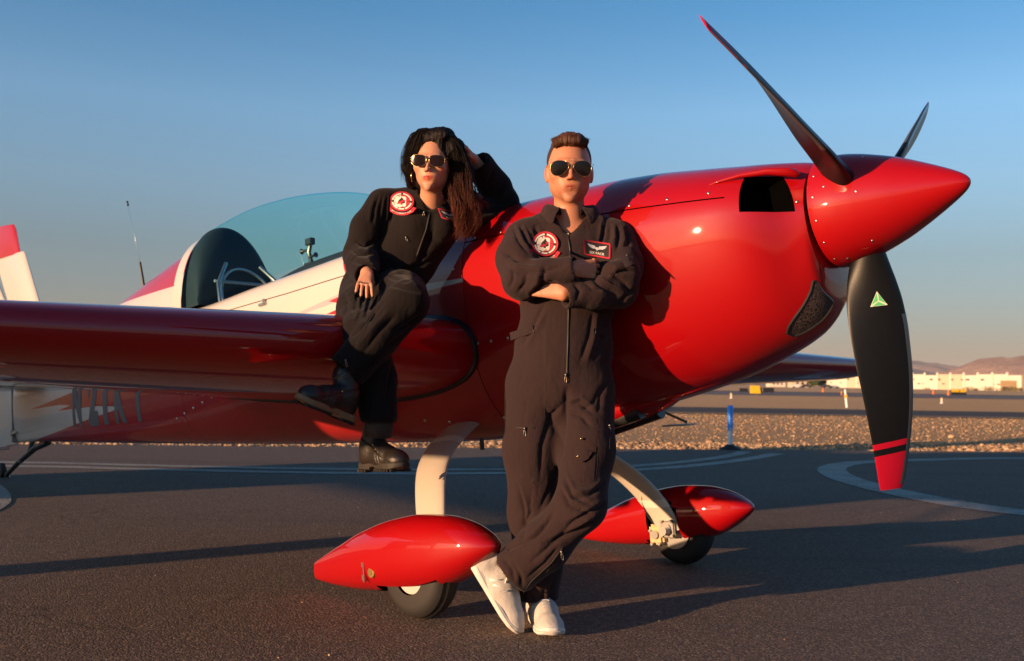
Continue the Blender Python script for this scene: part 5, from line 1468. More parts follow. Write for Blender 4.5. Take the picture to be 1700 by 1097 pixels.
tint_attr(me, V, [blob(P(0, -.10, -.0590), (.030, .06, .0048), lip, .35), blob(P(0, -.10, -.0675), (.026, .06, .0054), lip, .35),
   blob(P(0, -.10, -.0630), (.031, .06, .0022), dk, .4), blob(P(0, -.10, -.0835), (.016, .02, .004), (.86, .8, .78), .8), blob(P(0, -.104, -.0405), (.012, .02, .0022), (.6, .45, .42), .7),
   blob(P(0, -.08, -.075), (.062, .06, .050), (.80, .76, .76), .7), blob(P(0, -.115, -.03), .020, (1.0, .82, .78), .8),
   blob(P(-.031, -.098, .0195), (.020, .016, .0042), (.35, .26, .2), .6), blob(P(.031, -.098, .0195), (.020, .016, .0042), (.35, .26, .2), .6),
   blob(P(-.078, .01, -.01), .03, (1.05, .75, .70), .8), blob(P(.078, .01, -.01), .03, (1.05, .75, .70), .8),
   blob(P(-.074, .03, .028), (.022, .055, .040), (.26, .20, .18), .55), blob(P(.074, .03, .028), (.022, .055, .040), (.26, .20, .18), .55)])
ppart('body', me, M_SKIN, man)

# ---------------- white t-shirt at the collar
F = SDF(axis(.05, .40, .005), axis(3.65, 4.0, .005), axis(1.30, 1.50, .005))
F.cone(A_(946, 392, 3.868), A_(945, 418, 3.862), .066, .090, .02, xd=(1, 0, 0), ea=.9, eb=.72)
F.cone(A_(946, 330, 3.87), A_(946, 376, 3.84), .06, .062, .01, 'sub')
V, Q = F.mesh(); M_TEE = simple('white_cotton', (.62, .62, .64), .9, bump=.3, bscale=500); npart('t_shirt', V, Q, M_TEE, man)

# ---------------- flight suit
def suit_grid(x0, x1, y0, y1, z0, z1, st): return SDF(axis(x0, x1, st), axis(y0, y1, st), axis(z0, z1, st))
F = suit_grid(-.16, .56, 3.44, 4.12, .02, 1.56, .0050)
F.cone(A_(945, 425, 3.875), A_(942, 500, 3.865), .178, .168, .03, xd=(1, 0, 0), ea=.70)
F.cone(A_(942, 500, 3.865), A_(936, 575, 3.86), .166, .172, .04, xd=(1, 0, 0), ea=.70, eb=.74)
F.cone(A_(936, 575, 3.86), A_(928, 645, 3.86), .174, .182, .04, xd=(1, 0, 0), ea=.74, eb=.76)
F.chain([A_(885, 392, 3.88), A_(945, 384, 3.89), A_(1005, 392, 3.88)], [.070, .085, .070], .035)
F.cone(A_(910, 378, 3.89), A_(980, 378, 3.89), .055, .055, .03)
# sleeves
F.chain([A_(872, 402, 3.87), A_(862, 430, 3.80), A_(868, 465, 3.735)], [.084, .082, .072], .02)
F.chain([A_(868, 465, 3.735), A_(905, 456, 3.68), A_(949, 446, 3.640)], [.070, .056, .0445], .02)
F.chain([A_(1020, 402, 3.87), A_(1030, 440, 3.80), A_(1026, 478, 3.745)], [.084, .080, .070], .02)
F.chain([A_(1026, 480, 3.745), A_(985, 486, 3.69), A_(944, 492, 3.650)], [.068, .056, .041], .02)
F.cone(A_(1014, 449, 3.665), A_(1036, 452, 3.71), .030, .055, .03)
# trousers
F.chain([A_(890, 640, 3.87), A_(883, 745, 3.85), A_(886, 850, 3.83), A_(893, 940, 3.86), A_(893, 1002, 3.87)], [.112, .102, .088, .082, .074], .04)
F.chain([A_(972, 650, 3.85), A_(974, 745, 3.76), A_(964, 838, 3.675), A_(905, 905, 3.695)], [.110, .096, .084, .082], .04)
F.chain([A_(905, 905, 3.695), A_(856, 946, 3.725)], [.088, .083], .03)
# open hems, neck and cuffs
F.cone(A_(893, 1026, 3.87), A_(893, 1100, 3.87), .10, .12, .004, 'sub'); F.cone(A_(893, 985, 3.87), A_(893, 1040, 3.87), .060, .062, .004, 'sub')
ha, hb = Vector(A_(905, 905, 3.695)), Vector(A_(856, 946, 3.725)); hd = (hb - ha).normalized()
F.cone(hb + hd * .100, hb + hd * .25, .115, .13, .004, 'sub'); F.cone(hb + hd * .0, hb + hd * .1, .067, .070, .004, 'sub')
for a, b, r_ in ((A_(905, 456, 3.68), A_(951, 445.5, 3.638), .0355), (A_(985, 486, 3.69), A_(943, 492, 3.650), .033)):
    a, b = Vector(a), Vector(b); d = (b - a).normalized(); F.cone(b + d*.075, b + d*.14, .07, .07, .003, 'sub'); F.cone(b - d*.02, b + d*.10, r_, r_, .003, 'sub')
F.cone(A_(946, 345, 3.87), A_(946, 382, 3.865), .074, .068, .006, 'sub')
F.cone(A_(945, 366, 3.80), A_(944, 388, 3.765), .042, .012, .010, 'sub')
F.cone(A_(944, 372, 3.74), A_(944, 392, 3.70), .045, .012, .010, 'sub')
V, Q = F.mesh(); V = relax(V, Q, 2, .5); N = vnormals(V, Q)
disp = wrinkle(V, .0042, 7.0, (1, 1, .4)) + wrinkle(V, .0016, 18.0, (1, 1, .4), 5.0)
# folds, laid out by where they run on the body
S_ = []
def vl(h, w_, *p): S_.append((list(p), w_, -h))
def rg(h, w_, *p): S_.append((list(p), w_, h))
for k, (dx_, am) in enumerate(((0, .9), (13, 1.2), (22, .6), (37, 1.0))): vl(.009*am, 3.0, (850 + dx_, 372 + 1*k), (860 + dx_*1.1, 398 + 3*k), (880 + dx_*.9, 424 - 3*k)); rg(.006*am, 3, (856 + dx_, 371 + k), (868 + dx_, 398 + 3*k), (884 + dx_, 416))
vl(.011, 3.5, (832, 415), (858, 432), (890, 440)); rg(.008, 4, (830, 424), (860, 441), (895, 446)); vl(.009, 3, (838, 442), (862, 452), (900, 452), (940, 440))
vl(.010, 3, (880, 490), (900, 470), (905, 440)); rg(.007, 4, (872, 488), (892, 468), (897, 440)); vl(.009, 3, (858, 488), (872, 470), (874, 450)); vl(.007, 3, (845, 480), (852, 462), (850, 445))
for k, (dx_, am) in enumerate(((0, 1.1), (9, .6), (21, 1.2), (34, .8))): vl(.009*am, 2.8, (1004 + dx_, 366 + 3*k), (1002 + dx_*1.2, 388 + 4*k), (996 + dx_*1.25, 408 + 6*k)); rg(.006*am, 3, (999 + dx_, 366 + 3*k), (996 + dx_*1.2, 388 + 3*k), (991 + dx_*1.2, 406 + 3*k))
vl(.011, 3.2, (1066, 452), (1040, 449), (1012, 456), (985, 454)); vl(.011, 3.5, (980, 458), (1000, 476), (1030, 492)); rg(.008, 4, (990, 456), (1012, 472), (1040, 484)); vl(.010, 3.5, (1010, 452), (1036, 470), (1050, 490))
vl(.009, 3, (952, 470), (962, 482), (957, 500)); vl(.008, 3, (965, 464), (985, 480), (1000, 482)); vl(.009, 3, (1024, 508), (1040, 490), (1060, 476))
vl(.006, 4, (868, 512), (850, 560), (846, 610)); vl(.006, 3, (905, 505), (880, 550), (862, 580)); rg(.004, 4, (912, 508), (890, 550), (872, 580)); vl(.008, 3.5, (1008, 520), (1000, 560), (986, 600)); vl(.007, 3.5, (985, 515), (978, 560), (962, 605)); rg(.005, 4, (992, 520), (986, 560), (974, 600))
vl(.016, 5, (942, 640), (938, 680), (930, 730), (925, 780)); vl(.010, 4, (936, 668), (915, 690), (900, 740), (897, 800)); vl(.010, 4, (905, 675), (925, 720), (928, 760))
vl(.010, 3.5, (944, 672), (962, 668), (990, 690)); rg(.007, 4, (944, 664), (965, 660), (992, 680)); vl(.009, 3.5, (942, 684), (965, 690), (985, 712)); vl(.007, 3.5, (1000, 640), (985, 670), (965, 680)); vl(.008, 3.5, (1012, 620), (998, 655), (992, 690))
for k, (a, b, c) in enumerate([((926, 768), (915, 800), (890, 860)), ((938, 790), (950, 822), (982, 838)), ((930, 806), (945, 838), (985, 856)), ((1004, 800), (980, 822), (940, 830)), ((1006, 836), (980, 850), (940, 872)), ((990, 862), (960, 880), (900, 905)), ((920, 850), (900, 880), (870, 905)), ((860, 800), (872, 850), (868, 900)), ((885, 800), (880, 850), (862, 890))]):
    vl(.011, 3.8, a, b, c); rg(.007, 4.2, (a[0]+1, a[1]-9), (b[0]+2, b[1]-9), (c[0]+2, c[1]-8))
vl(.010, 3.5, (955, 862), (920, 900), (880, 935)); vl(.010, 3.5, (900, 882), (860, 905), (830, 915)); vl(.008, 3, (930, 905), (905, 935), (872, 962)); vl(.009, 3, (850, 935), (865, 955), (866, 975)); vl(.008, 3, (835, 925), (850, 945), (855, 965))
vl(.009, 3, (880, 985), (885, 1000), (882, 1015)); vl(.009, 3, (905, 975), (900, 995), (906, 1015)); vl(.008, 3, (918, 960), (914, 985), (916, 1010))
disp += folds(V, N, S_)
V = V + N * disp[:, None]
suit = ppart('flight_suit', mesh_np(V, Q), M_SUIT, man)
bpy.context.view_layer.update()
bvs = bvh_of([suit])
# cuffs, hems and seams
def stitch(pts, parent=suit, r_=.0009, mat=M_STITCH, off=-.0002): 
    o = surf_tube('seam', pts, r_, bvs, mat, parent, off, 5, 5); o.matrix_parent_inverse = Matrix.Identity(4); o.location = (0, 0, 0); return o
for pts in ([(852, 546), (850, 590), (838, 650), (838, 700)], [(905, 520), (907, 600), (904, 660), (905, 700)], [(938, 520), (937, 560), (935, 625)], [(949, 520), (948, 560), (944, 640)],
            [(838, 712), (888, 711)], [(888, 712), (888, 760), (886, 800)], [(840, 801), (886, 801)], [(941, 715), (940, 760), (946, 808)], [(944, 806), (985, 812)], [(995, 716), (992, 770), (987, 812)], [(942, 714), (996, 716)],
            [(963, 842), (946, 866), (925, 895), (902, 920)], [(828, 443), (860, 449), (900, 452), (938, 449)], [(944, 430), (944, 462)], [(947, 478), (947, 508)], [(862, 384), (890, 372), (912, 366)], [(1030, 384), (1005, 374), (975, 366)],
            [(835, 900), (850, 925), (870, 950)], [(868, 990), (905, 955), (930, 915)]):
    stitch(pts)
# front zip
zt = surf_tube('zip_tape', [(943, 392), (946, 410), (947, 426)], .0048, bvs, M_THREAD, suit, -.001, 4, 6); M_ZIP = simple('dark_zip_teeth', (.05, .045, .04), .4, .6); surf_tube('zipper', [(943, 392), (946, 410), (947, 426)], .0014, bvs, M_ZIP, suit, .004, 4, 6)
surf_tube('zip_tape', [(944, 512), (943, 560), (941, 622)], .0046, bvs, M_THREAD, suit, -.0005, 4, 6); surf_tube('zipper', [(944, 512), (943, 560), (941, 622)], .0012, bvs, M_ZIP, suit, .0042, 4, 6)
def puller(px, py, ang=90, L=.024, bv=None, parent=None):
    bv = bv or bvs; h_ = hit(bv, px, py); 
    if h_[0] is None: return
    c = CAMP + ray_dir(px, py) * (h_[2] - .006); d = (CR * math.cos(R(ang)) - CU * math.sin(R(ang)))
    s_ = CF.cross(d).normalized()
    parts_ = []
    V, F_ = tube_np([c - d*.004, c + d*.006], [.0045, .0035], 8); parts_.append((V, F_))
    loop = [c + d*(.005 + L*.5*(1 - math.cos(a))) + s_*(.0035*math.sin(a)) - CF*.002 for a in np.linspace(0, 2*math.pi, 13)]
    parts_.append(tube_np(loop, .0013, 5, cap=False)); V, F_ = merge(parts_)
    return link('zip_puller', mesh_np(V, F_), M_CHROME, parent or suit)
for a in ((944, 388, 70), (939, 622, 88), (871, 711, 88), (1012, 706, 88), (932, 916, 80), (1041, 424, 60)): puller(*a)
surf_tube('zipper', [(840, 710), (888, 710)], .0010, bvs, M_ZIP, suit, .001, 4, 5)
surf_tube('zipper', [(1013, 700), (1012, 745)], .0016, bvs, M_THREAD, suit, .0015, 4, 5)
surf_tube('zipper', [(935, 908), (915, 935), (882, 965), (868, 985)], .0022, bvs, M_THREAD, suit, .0015, 4, 5)
surf_tube('zipper', [(900, 985), (908, 1012)], .0020, bvs, M_THREAD, suit, .0015, 4, 5)
def flat_poly(pts, n=1):
    me = mesh_np([(x, y, 0) for x, y in pts], [tuple(range(len(pts)))]); return subdivide(me, 5, n)
# waist tabs
def thick(o, t_): 
    m_ = o.modifiers.new('s', 'SOLIDIFY'); m_.thickness = t_; m_.offset = 1; return o
for pts in ([(846, 552), (884, 540), (886, 552), (848, 565)], [(986, 545), (1012, 543), (1014, 556), (987, 556)]):
    o = decal('waist_tab', flat_poly(pts, 8), lambda x, y: (x, y), bvs, M_SUIT, suit, .004)
stitch([(884, 540), (885, 546), (886, 552)], r_=.0022, mat=M_BLACKMET, off=.005)
stitch([(989, 545), (989, 556)], r_=.0018, mat=M_BLACKMET, off=.005)
# thigh pocket with an open flap
o = decal('pocket', flat_poly([(951, 738), (990, 742), (986, 800), (950, 795)], 8), lambda x, y: (x, y), bvs, M_SUIT, suit, .0015)
o = decal('pocket_flap', flat_poly([(952, 744), (972, 747), (984, 750), (976, 762), (966, 767), (955, 764)], 6), lambda x, y: (x, y), bvs, M_SUIT, suit, .010)
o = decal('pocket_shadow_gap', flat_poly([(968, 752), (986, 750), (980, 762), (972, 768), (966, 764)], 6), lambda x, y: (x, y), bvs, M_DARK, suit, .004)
def stud(px, py, r_=.0042, bv=None, parent=None, mat=None):
    h_ = hit(bv or bvs, px, py)
    if h_[0] is None: return
    V, F_ = lathe_np([(-.003, 0), (-.003, r_), (0.002, r_*1.0), (.003, r_*.6), (.003, 0)], 12, 2)
    o = link('snap_button', fix_normals(mesh_np(V, F_)), mat or M_GOLD, parent or suit); c = CAMP + ray_dir(px, py) * (h_[2] - .011)
    o.location = c; o.rotation_euler = (-CF).to_track_quat('Z', 'Y').to_euler()
stud(965, 728); stud(960, 757)
# sleeve pocket on his left arm
o = decal('sleeve_pocket', flat_poly([(1024, 412), (1046, 408), (1058, 436), (1038, 444)], 6), lambda x, y: (x, y), bvs, M_SUIT, suit, .003)
surf_tube('zipper', [(1036, 412), (1046, 436)], .0016, bvs, M_THREAD, suit, .005, 4, 5)

# ---------------- collar
def collar(name, cen, rx, ry, h_, fall, mat, parent, open_a=32, tilt=(0, 0), n=40, back=.0):
    """stand-and-fall collar round the neck, open at the front"""
    V = []; F_ = []; prof = [(0, 0), (.004, h_*.5), (.008, h_*.95), (.014, h_*1.05), (.024, h_*.95), (.034, h_*.5), (.040, h_*.5 - fall)]
    c = np3(cen)
    for i in range(n + 1):
        g = i / n; a = R(-90 + open_a) + (R(360 - 2*open_a)) * g; fr = math.exp(-((min(g, 1-g)) / .10) ** 2)
        for r_, z in prof:
            k = r_ / .040; x = (rx + r_ + fr * .012 * k) * math.cos(a); y = (ry + r_) * math.sin(a)
            zz = z - fr * (.030 * k + .018) * (1 if k > .3 else .4) + (back * (math.sin(a) + 1) / 2)
            V.append(c + np.array([x + fr * .010 * k * math.copysign(1, math.cos(a)), y - fr * .012 * k, zz + tilt[0] * x]))
    m_ = len(prof)
    for i in range(n):
        for k in range(m_-1): F_.append((i*m_+k, i*m_+k+1, (i+1)*m_+k+1, (i+1)*m_+k))
    me = mesh_np(V, F_); o = link(name, me, mat, parent); md = o.modifiers.new('s', 'SOLIDIFY'); md.thickness = .0035; md.offset = 0
    md2 = o.modifiers.new('b', 'SUBSURF'); md2.levels = 1; md2.render_levels = 1; return o
collar('collar', A_(946, 359, 3.872), .070, .068, .036, .018, M_SUIT, suit, 27, back=.016)

# ---------------- squadron patch and name tag (both people wear them)
def disc2(r0, r1, a0, a1, n=40, cx=0, cy=0, rings=2):
    V = []; F_ = []
    for j in range(rings + 1):
        for i in range(n + 1):
            a = R(a0 + (a1-a0)*i/n); r_ = r0 + (r1-r0)*j/rings; V.append((cx + r_*math.cos(a), cy + r_*math.sin(a), 0))
    for j in range(rings):
        for i in range(n): F_.append((j*(n+1)+i, j*(n+1)+i+1, (j+1)*(n+1)+i+1, (j+1)*(n+1)+i))
    return mesh_np(V, F_)
def poly2(pts, ml=.12): return subdivide(mesh_np([(x, y, 0) for x, y in pts], [tuple(range(len(pts)))]), 6, ml)
def arc_text(s, r_, amid, size, span, up=True, bold=.01):
    me = text_mesh(s, 1.0, 1.05, bold); xs_ = [v.co.x for v in me.vertices]; x0, x1 = min(xs_), max(xs_)
    subdivide(me, 3, .3)
    for v in me.vertices:
        g = (v.co.x - x0) / (x1 - x0) - .5; a = R(amid - span * g) if up else R(amid + span * g); rr_ = r_ + v.co.y * size if up else r_ - v.co.y * size
        v.co = (rr_ * math.cos(a), rr_ * math.sin(a), 0)
    me.update(); return me
def patch(cx, cy, rx, ry, rot, bv, parent, shade=0, skew=0):
    ca, sa = math.cos(R(rot)), math.sin(R(rot))
    def f(x, y):
        X_, Y_ = rx * (x + skew * y), -ry * y
        return (cx + X_*ca - Y_*sa, cy + X_*sa + Y_*ca)
    samp = [f(r_*math.cos(a), r_*math.sin(a)) for r_ in (0, .5, 1) for a in np.linspace(0, 6.28, 14)]
    def D(name, me, mat, off): o = decal(name, me, f, bv, mat, parent_o[0], off, samp=samp); return o
    parent_o = [parent]
    base = D('squadron_patch', disc2(0, 1.0, 0, 360, 48, rings=4), M_PRED, .0035)
    parent_o[0] = base
    # scroll ends
    sc_ = [(-1.18, -.62), (-.98, -.50), (-.86, -.66), (-.6, -1.0), (-.25, -1.17), (.25, -1.17), (.6, -1.0), (.86, -.66), (.98, -.50), (1.22, -.62), (1.10, -.82), (1.0, -1.02), (.6, -1.28), (.25, -1.40), (-.25, -1.40), (-.6, -1.28), (-1.0, -1.02), (-1.12, -.86)]
    D('scroll', poly2(sc_, .3), M_PRED, .0040)
    D('black_ring', disc2(0, .86, 0, 360, 48, rings=3), M_PBLACK, .0044)
    for a0, a1 in ((96, 172), (8, 84), (-66, -8), (-172, -114), (-108, -72)): D('white_arc', disc2(.70, .83, a0, a1, 16, rings=1), M_PWHITE, .0052)
    D('red_field', disc2(0, .66, 0, 360, 40, rings=3), M_PRED, .0052)
    # playing card with rounded corners
    rc = []
    for sx, sy, a0 in ((1, 1, 0), (-1, 1, 90), (-1, -1, 180), (1, -1, 270)):
        for a in (0, 30, 60, 90): rc.append((sx*.30 - .10 + .16*math.cos(R(a0+a)), sy*.36 - .02 + .16*math.sin(R(a0+a))))
    rc = [(x * 1.0, y) for x, y in rc]
    D('white_card', poly2(rc, .2), M_PWHITE, .0060); D('white_card', disc2(0, .64, 100, 262, 20, rings=2), M_PWHITE, .0058)
    sp_ = [(0, .44)] + [(-.10 - .20*math.sin(t_*1.6), .26 - .36*t_) for t_ in (0, .35, .7, 1)] + [(-.22, -.20), (-.08, -.20), (-.02, -.12), (-.10, -.34), (.10, -.34), (.02, -.12), (.08, -.20), (.22, -.20)] + [(.10 + .20*math.sin(t_*1.6), .26 - .36*t_) for t_ in (1, .7, .35, 0)]
    D('spade', mesh_np([(x - .02, y, 0) for x, y in sp_], [tuple(range(len(sp_)))]), M_PBLACK, .0068)
    D('red_jet', poly2([(-.44, -.24), (-.30, -.12), (.16, .20), (.28, .12), (.22, .02), (-.12, -.22), (-.30, -.30)], .3), M_PRED, .0075)
    D('red_jet', poly2([(-.02, -.02), (.10, -.26), (.02, -.24), (-.16, -.10)], .3), M_PRED, .0075)
    for a, r0, r1 in ((115, .48, .68), (5, .46, .66), (-80, .44, .68), (-168, .48, .68)):
        p = np.array([math.cos(R(a)), math.sin(R(a))]); q = np.array([-p[1], p[0]]) * .018
        D('reticle', mesh_np([(*(p*r0 - q), 0), (*(p*r1 - q), 0), (*(p*r1 + q), 0), (*(p*r0 + q), 0)], [(0, 1, 2, 3)]), M_PBLACK, .0078)
    D('lettering', arc_text('JET COMBAT ACE', 1.27, -90, .19, 84, False), M_PWHITE, .0058)
    return base
patch(905, 404.5, 21.5, 20.5, 4, bvs, suit)
def name_tag(c4, bv, parent, text):
    """c4: corners tl, tr, br, bl in px; unit square (0..1, 0..1) bottom-left origin"""
    tl, tr, br, bl = [np.array(p, float) for p in c4]
    def f(x, y):
        p = bl*(1-x)*(1-y) + br*x*(1-y) + tr*x*y + tl*(1-x)*y; return (p[0], p[1])
    samp = [f(x, y) for x in np.linspace(0, 1, 8) for y in np.linspace(0, 1, 6)]
    par = [parent]
    def D(name, me, mat, off): return decal(name, me, f, bv, mat, par[0], off, samp=samp)
    def rr(m_, r_=.06):
        o = []
        for sx, sy, a0 in ((1-m_, 1-m_*1.7, 0), (m_, 1-m_*1.7, 90), (m_, m_*1.7, 180), (1-m_, m_*1.7, 270)):
            for a in (0, 45, 90): o.append((sx + (r_*math.cos(R(a0+a)) - r_*math.copysign(1, sx-.5)), sy + 1.7*(r_*math.sin(R(a0+a)) - r_*math.copysign(1, sy-.5))))
        return o
    b = D('name_tag', poly2(rr(0), .2), M_PRED, .0035); par[0] = b
    D('tag_field', poly2(rr(.055, .03), .2), M_PBLACK, .0045)
    wing_l = [(.13, .80), (.30, .74), (.42, .70), (.45, .60), (.50, .64), (.50, .40), (.44, .50), (.30, .52), (.20, .62)]
    D('wings', poly2(wing_l, .2), M_PGREY, .0055); D('wings', poly2([(1-x, y) for x, y in wing_l], .2), M_PGREY, .0055)
    D('wings', mesh_np([(.5 + .035*math.cos(a), .54 + .09*math.sin(a), 0) for a in np.linspace(0, 6.28, 13)[:-1]], [tuple(range(12))]), M_PGREY, .0060)
    me = text_mesh(text, 1.0, 1.05, .015); xs_ = [v.co.x for v in me.vertices]; x0, x1 = min(xs_), max(xs_); ww = .07 * len(text)
    for v in me.vertices: v.co = (.5 - ww/2 + ww*(v.co.x-x0)/(x1-x0), .16 + .22*v.co.y, 0)
    me.update(); D('lettering', me, M_PWHITE, .0058); return b
name_tag([(969, 397.5), (1013.5, 404), (1013, 430), (969.5, 422.5)], bvs, suit, 'SIX PACK')

# ---------------- head things
def glasses(P, root, shape='aviator', lens_mat=M_LENS, sc=1.0, dx=.0385, dz=0.0, w_=.0305, h_=.028):
    fr_ = []
    g = empty('sunglasses', (0, 0, 0)); g.parent = root; g.location = -Vector(root.location)
    for s in (-1, 1):
        pts = []
        for i in range(28):
            a = 2*math.pi*i/28; ca, sa = math.cos(a), math.sin(a)
            if shape == 'aviator': x = w_ * math.copysign(abs(ca)**.85, ca) * (1 - .16*(sa < 0)*abs(sa)) ; z = h_*.78*sa if sa > 0 else h_*1.05*sa; x -= s * .004 * (sa < 0) * abs(sa) * -1; x += (-s)*.003*(sa < 0)*abs(sa)*-1
            else: x = w_ * math.copysign(abs(ca)**.62, ca) * (1 - .14*(sa < 0)*abs(sa)); z = h_*.85*math.copysign(abs(sa)**.7, sa)
            X_ = s*dx + x; y = -.104 + .9*max(0, abs(X_) - .02)**1.9 * 3.2
            pts.append((X_, y - .006*(1), z + dz))
        V = [P(*p) for p in pts] + [P(s*dx, -.1135 + .9*max(0, dx-.02)**1.9*3.2, dz)]
        F_ = [(i, (i+1) % 28, 28) for i in range(28)]
        link('lens', fix_normals(mesh_np(V, F_)), lens_mat, g)
        V, F_ = tube_np([Vector(v) for v in V[:28]] + [Vector(V[0])], .0006*sc, 6, cap=False); fr_.append((V, F_))
        # temple arm with hinge
        e_ = (s*(dx + w_*.98), -.104 + .9*max(0, dx + w_ - .02)**1.9*3.2 - .004, h_*.45 + dz)
        fr_.append(tube_np([Vector(P(*q)) for q in (e_, (s*.0775, e_[1]+.008, e_[2]+.001), (s*.0785, -.04, e_[2]), (s*.080, .01, e_[2]-.002))], [.0006, .0008, .0008, .0008], 6))
    fr_.append(tube_np([Vector(P(x, -.1125 - .002*(1-abs(x)/.014), .010*h_/.030 + dz)) for x in (-.011, -.006, 0, .006, .011)], .0006, 6))
    if shape == 'aviator': fr_.append(tube_np([Vector(P(x, -.112 + abs(x)*.15, h_*.72 + dz + .0015*(1-abs(x)/.02))) for x in (-.026, -.012, 0, .012, .026)], .0006, 6))
    for s in (-1, 1): fr_.append(tube_np([Vector(P(s*.0075, -.112, dz)), Vector(P(s*.0080, -.106, dz - .006))], [.001, .0028], 6))
    V, F_ = merge(fr_); link('frame', mesh_np(V, F_), M_GOLD, g); return g
glasses(P, man)
# hair: clipped sides and a brushed-up top
M_HAIRM = NT('brown_hair'); hn = M_HAIRM.noise(1.0, 4, .7, sc3=(420, 60, 30)); M_HAIRM.base(M_HAIRM.mix(hn, (.022, .009, .005), (.13, .050, .022)), .5, spec=.3); M_HAIRM.bump(hn, .9, .004); M_HAIRM = M_HAIRM.m
M_HAIRS = simple('clipped_hair', (.030, .016, .010), .8, bump=.6, bscale=900, bd=.002)
gx = axis(HM[0]-.12, HM[0]+.12, .0024); gy = axis(HM[1]-.14, HM[1]+.16, .0026); gz = axis(HM[2]-.04, HM[2]+.19, .0024)
F = SDF(gx, gy, gz)
def E(x, y, z, rx, ry, rz, k=.01, op='add'): F.ell(P(x, y, z), np.array([rx, ry, rz])*HS, k, op, HRM)
E(0, -.022, .092, .057, .064, .030, .015); E(0, -.046, .100, .049, .034, .026, .015); E(0, .03, .086, .064, .072, .034, .02)
E(0, -.034, -.012, .088, .080, .0985, .004, 'sub')
V, Q = F.mesh(); V = relax(V, Q, 1, .4); N = vnormals(V, Q)
st = vnoise(V, (330, 60, 22)) * .0020 + vnoise(V + 2, (120, 30, 12)) * .0022; V = V + N * st[:, None]
hr = npart('hair', V, Q, M_HAIRM, man)
sp_ = []
for i in range(1500):
    x = rng.uniform(-.056, .056); yb = -.0845 + .030*(x/.056)**2; y = yb + abs(rng.normal(0, 1)) * .028 if i % 3 else yb + rng.uniform(-.002, .006)
    z = .087 - .012*(x/.056)**2 + min(.022, (y - yb)*.35); fr_ = max(0, 1 - (y - yb)/.07)
    a = Vector(P(x, y + .003, z - .006)); ln = (.022 + .014*fr_) * rng.uniform(.75, 1.15); dx_ = x*.10 + rng.normal(0, .0025)
    sp_.append(tube_np([a, a + Vector((dx_*.4, -.005*fr_, ln*.45)), a + Vector((dx_*1.0, -.001 + .003*(1-fr_), ln*.85)), a + Vector((dx_*1.6, .008 + ln*.28, ln*1.02))], [.0009, .0009, .0007, .0002], 3))
V, F_ = merge(sp_); tag(ppart('hair_strands', mesh_np(V, F_), M_HAIRM, man), kind='stuff')
F = SDF(gx, gy, gz)
E(0, .020, .034, .0775, .097, .088, .01); E(0, -.045, -.02, .0735, .052, .150, .006, 'sub'); E(0, -.068, .030, .071, .050, .082, .010, 'sub'); E(0, .0, -.09, .1, .2, .085, .01, 'sub')
V, Q = F.mesh(); npart('clipped_sides', V, Q, M_HAIRS, man)

